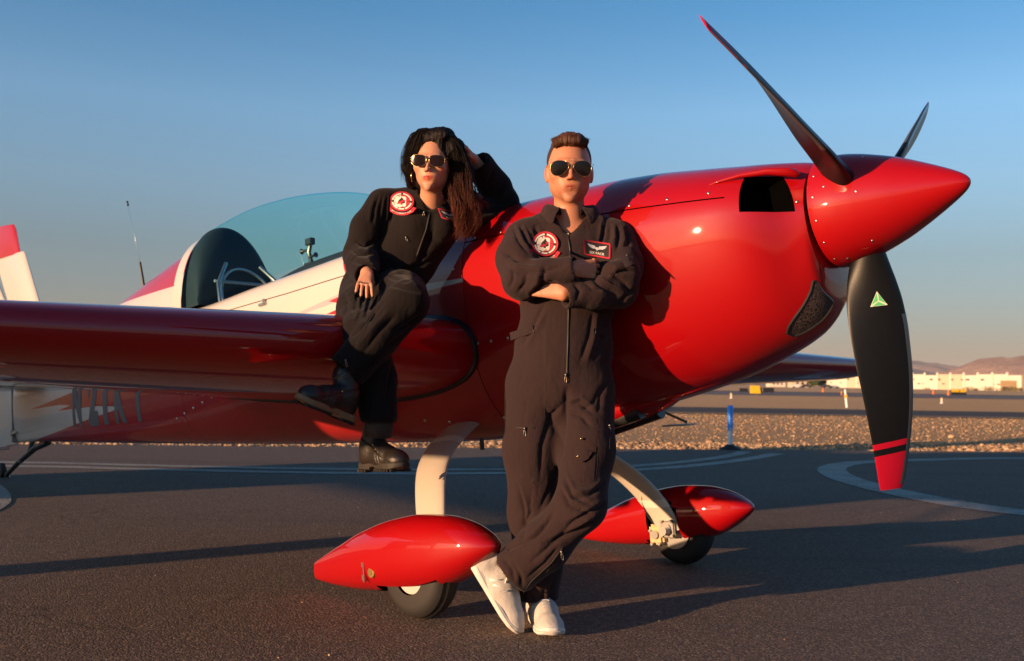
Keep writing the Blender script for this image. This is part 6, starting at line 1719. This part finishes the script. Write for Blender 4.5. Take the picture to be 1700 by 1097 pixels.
# ---------------- trainers
def trainer(ball, heel, upv, name, label=None, sc=1.0):
    """ball and heel are points on the sole line; upv roughly the up direction of the foot"""
    b, h_ = Vector(ball), Vector(heel); ax = (b - h_).normalized(); up_ = Vector(upv); up_ = (up_ - ax*up_.dot(ax)).normalized(); sd = up_.cross(ax)
    M = Matrix(((ax.x, sd.x, up_.x, h_.x), (ax.y, sd.y, up_.y, h_.y), (ax.z, sd.z, up_.z, h_.z), (0, 0, 0, 1)))
    g = SDF(axis(-.05, .31, .0034), axis(-.07, .07, .0034), axis(-.03, .15, .0034))
    g.cone((.015, 0, .055), (.03, 0, .085), .038, .036, .02); g.cone((.02, 0, .035), (.13, 0, .045), .038, .040, .03)
    g.cone((.13, .0, .040), (.215, .006, .030), .043, .040, .03); g.ell((.235, .006, .026), (.050, .042, .030), .02); g.cone((.10, 0, .072), (.17, .0, .055), .030, .026, .03)
    g.cone((.045, 0, .115), (.055, 0, .16), .034, .04, .008, 'sub'); g.cone((.06, 0, .105), (.075, 0, .14), .030, .03, .008, 'sub')
    g.put(lambda X, Y, Z: (Z - .012) + 0*X + 0*Y, (-.05, -.08, -.04), (.32, .08, .012), .003, 'sub') if False else None
    up_o = empty(name, (0, 0, 0)); up_o.parent = man; bpy.context.view_layer.update(); up_o.matrix_local = man.matrix_world.inverted() @ M @ Matrix.Scale(sc, 4)
    V, Q = g.mesh(); V = V[:]; V[:, 2] = np.maximum(V[:, 2], .012); link('upper', mesh_np(V, Q), M_SHOE, up_o)
    # sole: lofted outline
    xs_ = np.array([-.022, -.015, .0, .05, .10, .15, .20, .24, .265, .280, .285]); hw_ = np.array([.010, .022, .033, .038, .036, .040, .046, .044, .034, .018, .006]); cen = np.array([0, 0, 0, 0, .0, .002, .005, .006, .006, .006, .006])
    lo_ = np.array([.018, .006, 0, 0, 0, 0, 0, .003, .010, .020, .026]); hi_ = np.array([.038, .042, .042, .036, .030, .028, .027, .029, .034, .038, .036])
    q = np.linspace(-.022, .285, 60); HW = np.interp(q, xs_, hw_) + .003; CE = np.interp(q, xs_, cen); LO = np.interp(q, xs_, lo_); HI = np.interp(q, xs_, hi_); n = 18; V = []; F_ = []
    for x, a, c_, l_, t_ in zip(q, HW, CE, LO, HI):
        for k in range(n):
            an = 2*math.pi*k/n; cx_, sx_ = math.cos(an), math.sin(an); V.append((x, c_ + a*math.copysign(abs(cx_)**.5, cx_), (l_+t_)/2 + (t_-l_)/2*math.copysign(abs(sx_)**.5, sx_)))
    for i in range(59):
        for k in range(n): F_.append((i*n+k, i*n+(k+1) % n, (i+1)*n+(k+1) % n, (i+1)*n+k))
    F_ += [tuple(range(n)), tuple(59*n+k for k in range(n))]
    so = link('sole', fix_normals(mesh_np(V, F_)), M_SOLE, up_o); sharp(so, 50)
    P_ = []
    for k in range(6):
        x = .095 + k*.016; z = .112 - (x-.095)*.40; y = .026
        P_.append(tube_np([(x, -y, z-.012), (x+.004, -y*.4, z+.001), (x+.010, y*.4, z+.001), (x+.014, y, z-.014)], .0026, 6)); P_.append(tube_np([(x, y, z-.012), (x+.004, y*.4, z+.002), (x+.010, -y*.4, z+.002), (x+.014, -y, z-.014)], .0026, 6))
    P_.append(tube_np([(.10, .0, .112), (.085, .02, .118), (.098, .036, .10), (.104, .020, .112)], .0022, 6)); P_.append(tube_np([(.10, .0, .112), (.082, -.02, .118), (.10, -.034, .098), (.12, -.044, .075)], .0022, 6))
    V, F_ = merge(P_); link('laces', mesh_np(V, F_), M_LACE, up_o)
    # three raised side stripes and a heel cap
    P_ = []
    for s in (-1, 1):
        for k in range(3):
            x0 = .085 + k*.020
            P_.append(tube_np([(x0, s*.0440, .038), (x0+.014, s*.0432, .055), (x0+.024, s*.0372, .074)], [.0048, .0046, .0036], 6))
    V, F_ = merge(P_); link('side_stripes', mesh_np(V, F_), M_STRP, up_o)
    q = np.linspace(-.018, .28, 40); P_ = []
    for s_ in (-1, 1): P_.append(tube_np([(x, float(np.interp(x, xs_, cen)) + s_*(float(np.interp(x, xs_, hw_)) + .0028), float(np.interp(x, xs_, hi_))*.62) for x in q], .0011, 5))
    V, F_ = merge(P_); link('sole_groove', mesh_np(V, F_), M_STRP2, up_o)
    return up_o
M_SHOE = NT('white_knit'); M_SHOE.base(M_SHOE.mix(M_SHOE.noise(14, 4, .6), (.55, .52, .48), (.44, .41, .37)), .85, spec=.2); M_SHOE.bump(M_SHOE.math('ADD', M_SHOE.math('MULTIPLY', M_SHOE.noise(700, 2), .6), M_SHOE.math('MULTIPLY', M_SHOE.noise(38, 3), 2.2)), .6, .004); M_SHOE = M_SHOE.m
M_SOLE = simple('white_foam_sole', (.58, .56, .52), .6, nz=.1, nscale=20); M_LACE = simple('white_lace', (.68, .67, .65), .85); M_STRP2 = simple('groove_grey', (.34, .32, .30), .8); M_STRP = simple('pale_stripe', (.68, .67, .65), .4)
# left foot: on its toe, heel high; right foot flat behind it
trainer(heelp + ax, heelp, LUP, 'shoe', sc=1.12)
rt = Vector(gpt(904, 1061) + (0.0,)); trainer(Vector((rt.x + .02, rt.y, .002)), Vector((rt.x - .015, rt.y + .30, .002)), (0, 0, 1), 'shoe', sc=1.12)

# ================================================================== the seated woman
wom = person_root(Vector((-.52, 4.20, 1.12)), 'woman with long wavy dark hair sitting cross-legged on the wing, elbow on the fuselage')
WM = A_(719, 272.5, 4.30); WS = 1.03
WR_ = np.array(Matrix.Rotation(R(-7), 3, 'Z') @ Matrix.Rotation(R(2), 3, 'Y') @ Matrix.Rotation(R(5), 3, 'X'))
rsh, rel, rwr = A_(636, 338, 4.42), A_(600, 424, 4.40), A_(609, 452, 4.15)
lsh, lel, lwr = A_(764, 352, 4.47), A_(840, 338, 4.62), A_(787, 264, 4.455)
rhip, rkn, ran = A_(602, 486, 4.50), A_(604, 556, 3.99), A_(630, 706, 4.00)
lhip, lkn, lan = A_(652, 482, 4.50), A_(682, 500, 3.97), A_(572, 624, 3.90)
zs = axis(.50, 1.99, .009, [(1.16, 1.30), (1.70, 1.95)], .0028)
xs = axis(-.86, .06, .009, [(-.65, -.55), (-.42, -.14)], .0028)
ys = axis(3.70, 4.74, .009, [(4.02, 4.20), (4.19, 4.50)], .0035)
F = SDF(xs, ys, zs)
P = head(F, WM, WR_, WS, False)
F.cone(P(0, .010, -.07), A_(716, 348, 4.40), .047, .055, .02)
F.cone(A_(700, 350, 4.42), A_(732, 348, 4.43), .05, .05, .03)
F.cone(A_(702, 372, 4.43), A_(672, 430, 4.45), .11, .095, .03, xd=(1, 0, 0), ea=.7); F.cone(A_(672, 430, 4.45), A_(630, 482, 4.49), .095, .12, .03, xd=(1, 0, 0), ea=.8)
F.chain([A_(716, 345, 4.43), rsh, rel, rwr], [.05, .045, .034, .0225], .015); F.chain([A_(716, 345, 4.43), lsh, lel, lwr], [.05, .045, .036, .0225], .015)
tR = hand(F, rwr, A_(604, 478, 4.075) - rwr, (1, .1, .1), [.30, .28, .26, .24], .82, flip=-1, fr=.0080, thumb=True, tuck=True)
tL = hand(F, lwr, A_(768, 239, 4.395) - lwr, (0, -1, 0), [.95, 1.0, 1.0, 1.05], .88, flip=-1, fr=.0085, tuck=True, spread=.05)
F.chain([rhip, rkn, ran], [.075, .048, .034], .02); F.chain([lhip, lkn, lan], [.075, .048, .034], .02)
F.cone(ran, A_(632, 758, 4.0), .030, .024, .02); F.cone(lan, A_(560, 664, 3.90), .030, .024, .02)
V, Q = F.mesh(); V = relax(V, Q, 2, .4); me = mesh_np(V, Q)
nails = []
for p, d, n_ in tR: nails.append(blob(np3(p) + np3(d)*.004 + np.array([0, -.004, 0]), .0105, (.015, .015, .015), .2))
red = (.84, .26, .26)
tint_attr(me, V, [blob(P(0, -.10, -.0590), (.029, .06, .0050), red, .35), blob(P(0, -.10, -.0675), (.025, .06, .0060), red, .35),
  blob(P(0, -.10, -.0626), (.029, .06, .0020), (.45, .3, .3), .4), blob(P(0, -.104, -.0405), (.011, .02, .0022), (.6, .45, .42), .7), blob(P(-.045, -.07, -.03), .03, (1.0, .84, .80), .9), blob(P(.045, -.07, -.03), .03, (1.0, .84, .80), .9),
  blob(P(-.031, -.098, .020), (.021, .016, .0036), (.25, .18, .15), .6), blob(P(.031, -.098, .020), (.021, .016, .0036), (.25, .18, .15), .6)] + nails)
ppart('body', me, M_SKIN2, wom)

F = suit_grid(-.88, .10, 3.72, 4.80, .72, 1.95, .0056)
F.cone(A_(708, 368, 4.425), A_(676, 428, 4.45), .150, .128, .03, xd=(1, 0, 0), ea=.78, eb=.78)
F.cone(A_(676, 428, 4.45), A_(632, 482, 4.49), .126, .165, .03, xd=(1, 0, 0), ea=.78, eb=.78)
for p in ((690, 372), (736, 376)): F.ell(A_(p[0], p[1], 4.345), (.052, .05, .055), .04)
F.chain([A_(652, 334, 4.44), A_(712, 336, 4.45), A_(756, 348, 4.47)], [.056, .070, .056], .03)
F.chain([A_(636, 338, 4.43), A_(612, 380, 4.425), A_(600, 424, 4.41)], [.068, .076, .074], .02); F.chain([A_(600, 424, 4.41), A_(602, 440, 4.30), A_(608, 455, 4.17)], [.074, .066, .052], .02)
F.chain([A_(762, 352, 4.47), A_(800, 356, 4.55), A_(834, 338, 4.62)], [.072, .078, .076], .02); F.chain([A_(834, 337, 4.62), A_(822, 312, 4.57), A_(795, 272, 4.475)], [.070, .070, .060], .02)
F.chain([A_(606, 488, 4.50), A_(604, 515, 4.22), A_(606, 556, 4.01)], [.112, .104, .090], .03); F.chain([A_(606, 556, 4.01), A_(622, 630, 4.02), A_(629, 690, 4.00)], [.088, .080, .072], .03)
F.chain([A_(650, 484, 4.50), A_(668, 490, 4.20), A_(676, 502, 3.99)], [.108, .098, .084], .02); F.chain([A_(676, 502, 3.99), A_(625, 560, 3.94), A_(579, 612, 3.91)], [.084, .080, .074], .02)
ka, kb = Vector(A_(625, 560, 3.94)), Vector(A_(579, 612, 3.91)); kd = (kb - ka).normalized()
F.cone(kb + kd*.10, kb + kd*.25, .11, .12, .004, 'sub'); F.cone(kb - kd*.03, kb + kd*.10, .055, .057, .004, 'sub')
F.cone(A_(629, 690, 4.0) - np.array([0, 0, .10]), A_(629, 690, 4.0) - np.array([0, 0, .25]), .10, .12, .004, 'sub'); F.cone(A_(629, 692, 4.0), A_(629, 720, 4.0), .050, .052, .004, 'sub')
a, b = Vector(A_(602, 440, 4.30)), Vector(A_(608, 456, 4.16)); d = (b - a).normalized(); F.cone(b + d*.075, b + d*.15, .08, .08, .004, 'sub'); F.cone(b - d*.02, b + d*.10, .037, .037, .004, 'sub')
a, b = Vector(A_(822, 312, 4.57)), Vector(A_(795, 272, 4.475)); d = (b - a).normalized(); F.cone(b + d*.085, b + d*.2, .09, .09, .004, 'sub'); F.cone(b - d*.02, b + d*.1, .047, .050, .004, 'sub')
F.cone(A_(717, 300, 4.38), A_(716, 338, 4.38), .060, .050, .006, 'sub'); F.cone(A_(717, 332, 4.34), A_(716, 340, 4.28), .030, .040, .006, 'sub')
V, Q = F.mesh(); V = relax(V, Q, 2, .5); N = vnormals(V, Q)
disp = wrinkle(V, .0040, 7.0, (1, 1, .4), 9.0) + wrinkle(V, .0016, 18.0, (1, 1, .4), 12.0)
S_ = []
for k in range(4): vl(.009, 3, (630 + 7*k, 322), (622 + 9*k, 345), (618 + 10*k, 372)); rg(.006, 3, (625 + 7*k, 322), (617 + 9*k, 345), (613 + 10*k, 370))
vl(.010, 3.5, (640, 345), (632, 380), (628, 420)); vl(.011, 3.5, (575, 410), (595, 420), (620, 422)); vl(.009, 3, (572, 428), (595, 436), (620, 436)); vl(.010, 3, (590, 400), (606, 408), (628, 400))
vl(.010, 4, (720, 350), (716, 400), (690, 450)); vl(.010, 4, (760, 395), (720, 420), (680, 440)); vl(.009, 3.5, (750, 410), (700, 440), (650, 455)); vl(.009, 3.5, (640, 430), (660, 450), (700, 460)); vl(.009, 3.5, (630, 446), (650, 462), (680, 468)); rg(.007, 4, (745, 400), (705, 430), (655, 446))
vl(.010, 3.5, (858, 338), (830, 350), (800, 352)); vl(.010, 3.5, (855, 322), (832, 335), (812, 342)); vl(.009, 3, (840, 300), (828, 318), (806, 330)); vl(.008, 3, (820, 278), (812, 300), (795, 320)); vl(.009, 3, (800, 370), (770, 385), (750, 400)); rg(.007, 3.5, (845, 345), (815, 358), (785, 362))
for k in range(4): vl(.010, 3.5, (600 + 10*k, 470 + 3*k), (590 + 10*k, 500 + 4*k), (585 + 8*k, 530 + 5*k))
vl(.011, 4, (560, 470), (575, 500), (572, 530)); vl(.010, 4, (640, 470), (665, 476), (700, 486)); vl(.010, 3.5, (700, 520), (680, 540), (650, 552)); vl(.010, 3.5, (694, 535), (672, 556), (640, 575)); vl(.009, 3.5, (660, 520), (630, 550), (600, 590)); rg(.007, 4, (650, 512), (620, 545), (590, 580))
vl(.009, 3, (640, 500), (610, 530), (585, 560)); vl(.008, 3, (625, 590), (612, 610), (590, 618)); vl(.010, 3.5, (655, 590), (645, 640), (640, 690)); vl(.008, 3, (612, 650), (616, 680), (612, 704)); rg(.006, 4, (630, 600), (628, 650), (626, 700))
disp += folds(V, N, S_); V = V + N * disp[:, None]
wsuit = ppart('flight_suit', mesh_np(V, Q), M_SUIT_SHADED, wom)
bpy.context.view_layer.update(); bvw = bvh_of([wsuit])
for pts in ([(655, 325), (640, 345), (632, 375)], [(726, 345), (722, 390), (700, 440)], [(735, 385), (733, 410)], [(630, 480), (600, 540), (588, 590)], [(619, 520), (600, 560)], [(640, 590), (642, 640), (640, 700)], [(820, 290), (805, 300), (790, 305)]):
    surf_tube('seam', pts, .0010, bvw, simple('stitching', (.008, .007, .007), .9), wsuit, -.0002, 5, 5)
surf_tube('zip_tape', [(716, 342), (708, 380), (692, 425)], .0045, bvw, M_THREAD, wsuit, -.0005, 4, 6)
puller(704, 352, 100, .012, bvw, wsuit); puller(674, 394, 70, .012, bvw, wsuit); puller(574, 598, 80, .020, bvw, wsuit)
surf_tube('zipper', [(622, 520), (606, 545), (592, 572)], .0014, bvw, M_THREAD, wsuit, .0015, 4, 5)
patch(667, 334, 20, 16.5, 3, bvw, wsuit, skew=0)
name_tag([(726, 345), (760, 352), (766, 371), (733, 362)], bvw, wsuit, 'GLOWIN')
collar('collar', A_(716, 333, 4.40), .058, .056, .028, .014, M_SUIT_SHADED, wsuit, 46, back=.012)
# dark undershirt in the neck opening
F = SDF(axis(-.46, -.20, .005), axis(4.2, 4.56, .005), axis(1.58, 1.76, .005))
F.cone(A_(716, 352, 4.41), A_(712, 372, 4.40), .058, .10, .02, xd=(1, 0, 0), ea=.95, eb=.75); V, Q = F.mesh(); npart('undershirt', V, Q, simple('black_knit', (.010, .009, .009), .9), wom)

glasses(P, wom, 'square', simple('gradient_lens', (.014, .008, .010), .10, nz=.6, spec=.06), dx=.0365, dz=.001, w_=.0315, h_=.0270)
# hoop earring and ring
V, F_ = tube_np([P(-.079 - .003, -.01 + .020*math.sin(a), -.052 + .022*math.cos(a)) for a in np.linspace(0, 2*math.pi, 25)], .0016, 6, cap=False); npart('hoop_earring', [Vector(v) for v in V], F_, M_GOLD, wom)
rp_ = Vector(A_(597, 468, 4.075)); V, F_ = tube_np([rp_ + Vector((.0105*math.cos(a), .0105*math.sin(a), 0)) for a in np.linspace(0, 2*math.pi, 20)], .0016, 6, cap=False); npart('ring', V, F_, M_CHROME, wom)

# ---------------- hair
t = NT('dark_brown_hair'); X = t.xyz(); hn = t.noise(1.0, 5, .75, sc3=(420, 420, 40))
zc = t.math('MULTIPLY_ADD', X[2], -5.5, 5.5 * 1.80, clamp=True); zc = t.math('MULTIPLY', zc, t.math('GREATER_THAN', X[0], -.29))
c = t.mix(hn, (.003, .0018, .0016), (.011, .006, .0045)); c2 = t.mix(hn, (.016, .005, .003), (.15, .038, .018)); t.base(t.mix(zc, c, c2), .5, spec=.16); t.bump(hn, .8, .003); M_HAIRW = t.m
gx = axis(WM[0]-.17, WM[0]+.26, .0032); gy = axis(WM[1]-.15, WM[1]+.20, .0034); gz = axis(WM[2]-.36, WM[2]+.17, .0032)
F = SDF(gx, gy, gz)
def E(x, y, z, rx, ry, rz, k=.01, op='add'): F.ell(P(x, y, z), np.array([rx, ry, rz])*WS, k, op, WR_)
E(.006, .022, .052, .088, .100, .096, .02); E(0, .05, -.03, .082, .070, .11, .03)
E(.035, -.02, .112, .050, .055, .034, .02); E(-.03, -.01, .108, .042, .055, .030, .02)
# left fall, behind the shoulder; right fall, over the front, in waves
F.chain([A_(700, 226, 4.28), A_(688, 248, 4.28), A_(683, 278, 4.32), A_(684, 304, 4.38)], [.030, .034, .036, .024], .02)
F.chain([A_(740, 226, 4.27), A_(756, 246, 4.27), A_(763, 275, 4.30), A_(768, 305, 4.31), A_(776, 335, 4.31), A_(781, 362, 4.32), A_(773, 388, 4.33)], [.030, .036, .036, .034, .038, .032, .018], .02)
F.chain([A_(764, 315, 4.30), A_(786, 330, 4.31), A_(800, 342, 4.34)], [.026, .024, .012], .02); F.chain([A_(762, 330, 4.28), A_(758, 352, 4.28), A_(764, 378, 4.30)], [.020, .020, .012], .015)
E(.003, -.088, -.026, .0610, .078, .090, .008, 'sub'); E(.0, -.105, .048, .046, .060, .050, .012, 'sub'); E(-.02, -.10, .02, .045, .06, .06, .01, 'sub')
V, Q = F.mesh(); V = relax(V, Q, 1, .4); N = vnormals(V, Q)
wv_ = np.sin(V[:, 2]*95 + 4*vnoise(V, (9, 9, 6)))*.006 * np.clip((WM[2] - .02 - V[:, 2])*9, 0, 1)
q_ = V.copy(); q_[:, 0] += wv_*1.6
V = V + N * (vnoise(q_, (190, 190, 9)) * .0030 + vnoise(q_ + 4, (80, 80, 6)) * .0030)[:, None]; V[:, 0] += wv_*1.2
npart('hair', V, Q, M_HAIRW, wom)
def locks(guide, n, spread, wav, rad, seed, curl=0.0, kmax=22):
    r = np.random.default_rng(seed); out = []; G = np.array([A_(*g) for g in guide]); m_ = len(G)
    for _ in range(n):
        o1 = r.normal(size=3); o1 = o1 / np.linalg.norm(o1) * r.uniform(.7, 1.5); ph = r.uniform(0, 6.28, 3); fr_ = r.uniform(.9, 1.15); t0 = r.uniform(0, .25); t1 = r.uniform(.7, 1.0); am = wav * r.uniform(.6, 1.2)
        pts = []; K = kmax
        for i in range(K):
            g = (t0 + (t1-t0)*i/(K-1)); q = np.array([float(hermite(np.arange(m_), G[:, k], [g*(m_-1)])[0]) for k in range(3)]); sp = np.interp(g, np.linspace(0, 1, len(spread)), spread)
            env = min(1, g*1.6); a = g * 15.0 * fr_
            q = q + o1 * sp * np.array([1, .8, .4]) + am * env * np.array([math.sin(a + .6*ph[0]), .7*math.cos(a + .6*ph[0]), 0]) + curl * max(0, g-.7)*3 * np.array([math.cos(a*1.2 + ph[1]), math.sin(a*1.2 + ph[1]), .3*math.sin(a + ph[2])])
            pts.append(q)
        rr = [rad * (0.25 + .75*min(1, 5*i/K)) * (1 - (i/(K-1))**2*.9) for i in range(K)]
        out.append(tube_np(pts, rr, 4))
    return out
L_ = []
L_ += locks([(724, 217, 4.25), (700, 222, 4.25), (690, 246, 4.26), (684, 276, 4.29), (681, 306, 4.35)], 420, [.014, .026, .034, .036, .030], .004, .0010, 1)
L_ += locks([(734, 220, 4.26), (752, 236, 4.25), (762, 268, 4.27), (768, 305, 4.29), (777, 340, 4.29), (781, 368, 4.30), (770, 400, 4.31)], 620, [.014, .026, .034, .036, .040, .036, .024], .010, .0011, 3, .008)
L_ += locks([(750, 300, 4.27), (758, 335, 4.26), (766, 365, 4.27), (762, 404, 4.30)], 240, [.014, .018, .022, .014], .010, .0011, 4, .009)
L_ += locks([(760, 300, 4.29), (774, 322, 4.28), (790, 332, 4.30), (803, 338, 4.34), (808, 350, 4.36)], 130, [.014, .018, .018, .014, .008], .008, .0012, 5, .009)
L_ += locks([(700, 222, 4.30), (684, 245, 4.33), (678, 275, 4.36), (676, 300, 4.40)], 40, [.010, .012, .014, .012], .004, .0010, 6)
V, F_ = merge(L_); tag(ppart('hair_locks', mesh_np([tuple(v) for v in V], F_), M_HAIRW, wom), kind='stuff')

# ---------------- boots
M_BOOT = NT('black_leather'); M_BOOT.base(M_BOOT.mix(M_BOOT.noise(20, 4), (.010, .008, .007), (.022, .016, .012)), .42, spec=.5); M_BOOT.bump(M_BOOT.math('ADD', M_BOOT.noise(45, 4, .65), M_BOOT.math('MULTIPLY', M_BOOT.noise(300, 2), .3)), .5, .005); M_BOOT = M_BOOT.m
M_LUG = simple('rubber_lug_sole', (.018, .014, .011), .7); M_WELT = simple('tan_outsole', (.20, .13, .07), .7); M_SOCK = simple('brown_knit_sock', (.050, .034, .026), .95, bump=.8, bscale=260, bd=.003)
def boot(heel, toe, upv, shaft_to, sc, sole_mat):
    b, h_ = Vector(toe), Vector(heel); ax = (b - h_).normalized(); up_ = Vector(upv); up_ = (up_ - ax*up_.dot(ax)).normalized(); sd = up_.cross(ax)
    M = Matrix(((ax.x, sd.x, up_.x, h_.x), (ax.y, sd.y, up_.y, h_.y), (ax.z, sd.z, up_.z, h_.z), (0, 0, 0, 1))) @ Matrix.Scale(sc, 4)
    e = empty('boot', (0, 0, 0)); e.parent = wom; bpy.context.view_layer.update(); e.matrix_local = wom.matrix_world.inverted() @ M
    st = Vector(M.inverted() @ Vector(shaft_to))
    g = SDF(axis(-.10, .32, .0036), axis(-.13, .13, .0036), axis(-.02, .30, .0036))
    g.cone((.035, 0, .05), (.05, 0, .095), .041, .042, .02); g.cone((.05, 0, .095), tuple(Vector((.05, 0, .095)).lerp(st, .95)), .045, .052, .02)
    g.cone((.06, 0, .055), (.16, 0, .045), .043, .040, .03); g.cone((.15, .003, .045), (.215, .005, .042), .044, .040, .02); g.ell((.235, .005, .040), (.046, .042, .033), .02); g.cone((.07, 0, .10), (.16, 0, .065), .034, .028, .03)
    V, Q = g.mesh(); V = relax(V, Q, 1, .4); N = vnormals(V, Q)
    fold_ = np.exp(-((V[:, 0] - .165 + .25*(V[:, 2]-.07)) / .004)**2) + np.exp(-((V[:, 0] - .150 + .3*(V[:, 2]-.07)) / .004)**2) + np.exp(-((V[:, 2] - .125 + .5*(V[:, 0]-.05)) / .004)**2)*1.2
    V = V - N * (fold_ * .003 * (V[:, 2] > .03))[:, None]; V[:, 2] = np.maximum(V[:, 2], .022)
    link('upper', mesh_np(V, Q), M_BOOT, e)
    xs_ = np.array([-.012, -.006, .01, .05, .10, .15, .20, .24, .265, .280, .285]); hw_ = np.array([.020, .032, .040, .042, .037, .042, .048, .046, .036, .020, .008])
    q = np.linspace(-.012, .285, 50); n = 16; V = []; F_ = []
    for x in q:
        a = float(np.interp(x, xs_, hw_)); lo = 0 if x < .085 else (.012 if x < .13 else .004); lo += max(0, x - .24)*.25
        for k in range(n):
            an = 2*math.pi*k/n; cx_, sx_ = math.cos(an), math.sin(an); V.append((x, .003 + a*math.copysign(abs(cx_)**.45, cx_), (lo + .034)/2 + (.034-lo)/2*math.copysign(abs(sx_)**.4, sx_)))
    for i in range(49):
        for k in range(n): F_.append((i*n+k, i*n+(k+1) % n, (i+1)*n+(k+1) % n, (i+1)*n+k))
    F_ += [tuple(range(n)), tuple(49*n+k for k in range(n))]
    sharp(link('sole', fix_normals(mesh_np(V, F_)), sole_mat, e), 40)
    bm = bmesh.new()
    for x in list(np.arange(.0, .08, .016)) + list(np.arange(.135, .27, .017)):
        hw = float(np.interp(x, xs_, hw_))
        for s in (-1, 1): box_bm(bm, (x, .003 + s*(hw - .010), -.002 if x < .1 else .003), (.010, .028, .011), None, .002)
    tag(link('lugs', bm_mesh(bm), M_LUG, e, smooth=False), kind='stuff')
    P_ = []; 
    for k in range(8):
        g_ = k / 7; x = .165 - .075*g_ if k < 4 else .112 - .020*(k-4); z = .074 + .036*g_*1.0 if k < 4 else .100 + .026*(k-3)
        if k >= 4: x = .098 + (st.x - .05)*.0 - .003*(k-4)
        y = .022; P_.append(tube_np([(x-.004, -y, z-.006), (x+.003, 0, z+.005), (x+.010, y, z-.004)], .0030, 6)); P_.append(tube_np([(x-.004, y, z-.006), (x+.003, 0, z+.006), (x+.010, -y, z-.004)], .0030, 6))
    V, F_ = merge(P_); link('laces', mesh_np(V, F_), M_BLACKMET, e)
    P_ = []
    for s in (-1, 1):
        for k in range(4):
            x, z = .135 - .022*k, .082 + .015*k; V, F_ = lathe_np([(s*.030, 0), (s*.030, .0042), (s*.0345, .0038), (s*.0345, .0)], 8, 1); P_.append(([(a + x, b_, c_ + z) for a, b_, c_ in V], F_))
    V, F_ = merge(P_); link('eyelets', mesh_np(V, F_), M_GOLD, e)
    return e
boot(A_(607, 780, 4.06), A_(663, 782, 3.86), (0, 0, 1), A_(628, 700, 4.01), 1.0, M_LUG)
boot(A_(576, 699, 3.93), A_(510, 674, 3.76), Vector((.10, -.25, 1)), A_(574, 622, 3.90), .98, M_WELT)
V, F_ = tube_np([A_(629, 690, 4.0), A_(629, 706, 4.0), A_(628, 724, 4.005)], [.052, .056, .054], 20); npart('sock', V, F_, M_SOCK, wom)

# ================================================================== dusty evening air
hz = NT('dusty_air'); hz.t.nodes.remove(hz.b); pv_ = hz.n('ShaderNodeVolumePrincipled'); pv_.inputs['Density'].default_value = .00005; pv_.inputs['Color'].default_value = (.80, .82, .88, 1); pv_.inputs['Anisotropy'].default_value = .0
hz.l(pv_.outputs[0], hz.o.inputs['Volume'])
bm = bmesh.new(); box_bm(bm, (0, 500, 158.5), (26500, 27500, 321)); hz_o = link('haze', bm_mesh(bm), hz.m, smooth=False); tag(hz_o, 'thin dusty evening haze over the airfield', 'haze', kind='stuff')
SC.cycles.volume_bounces = 0
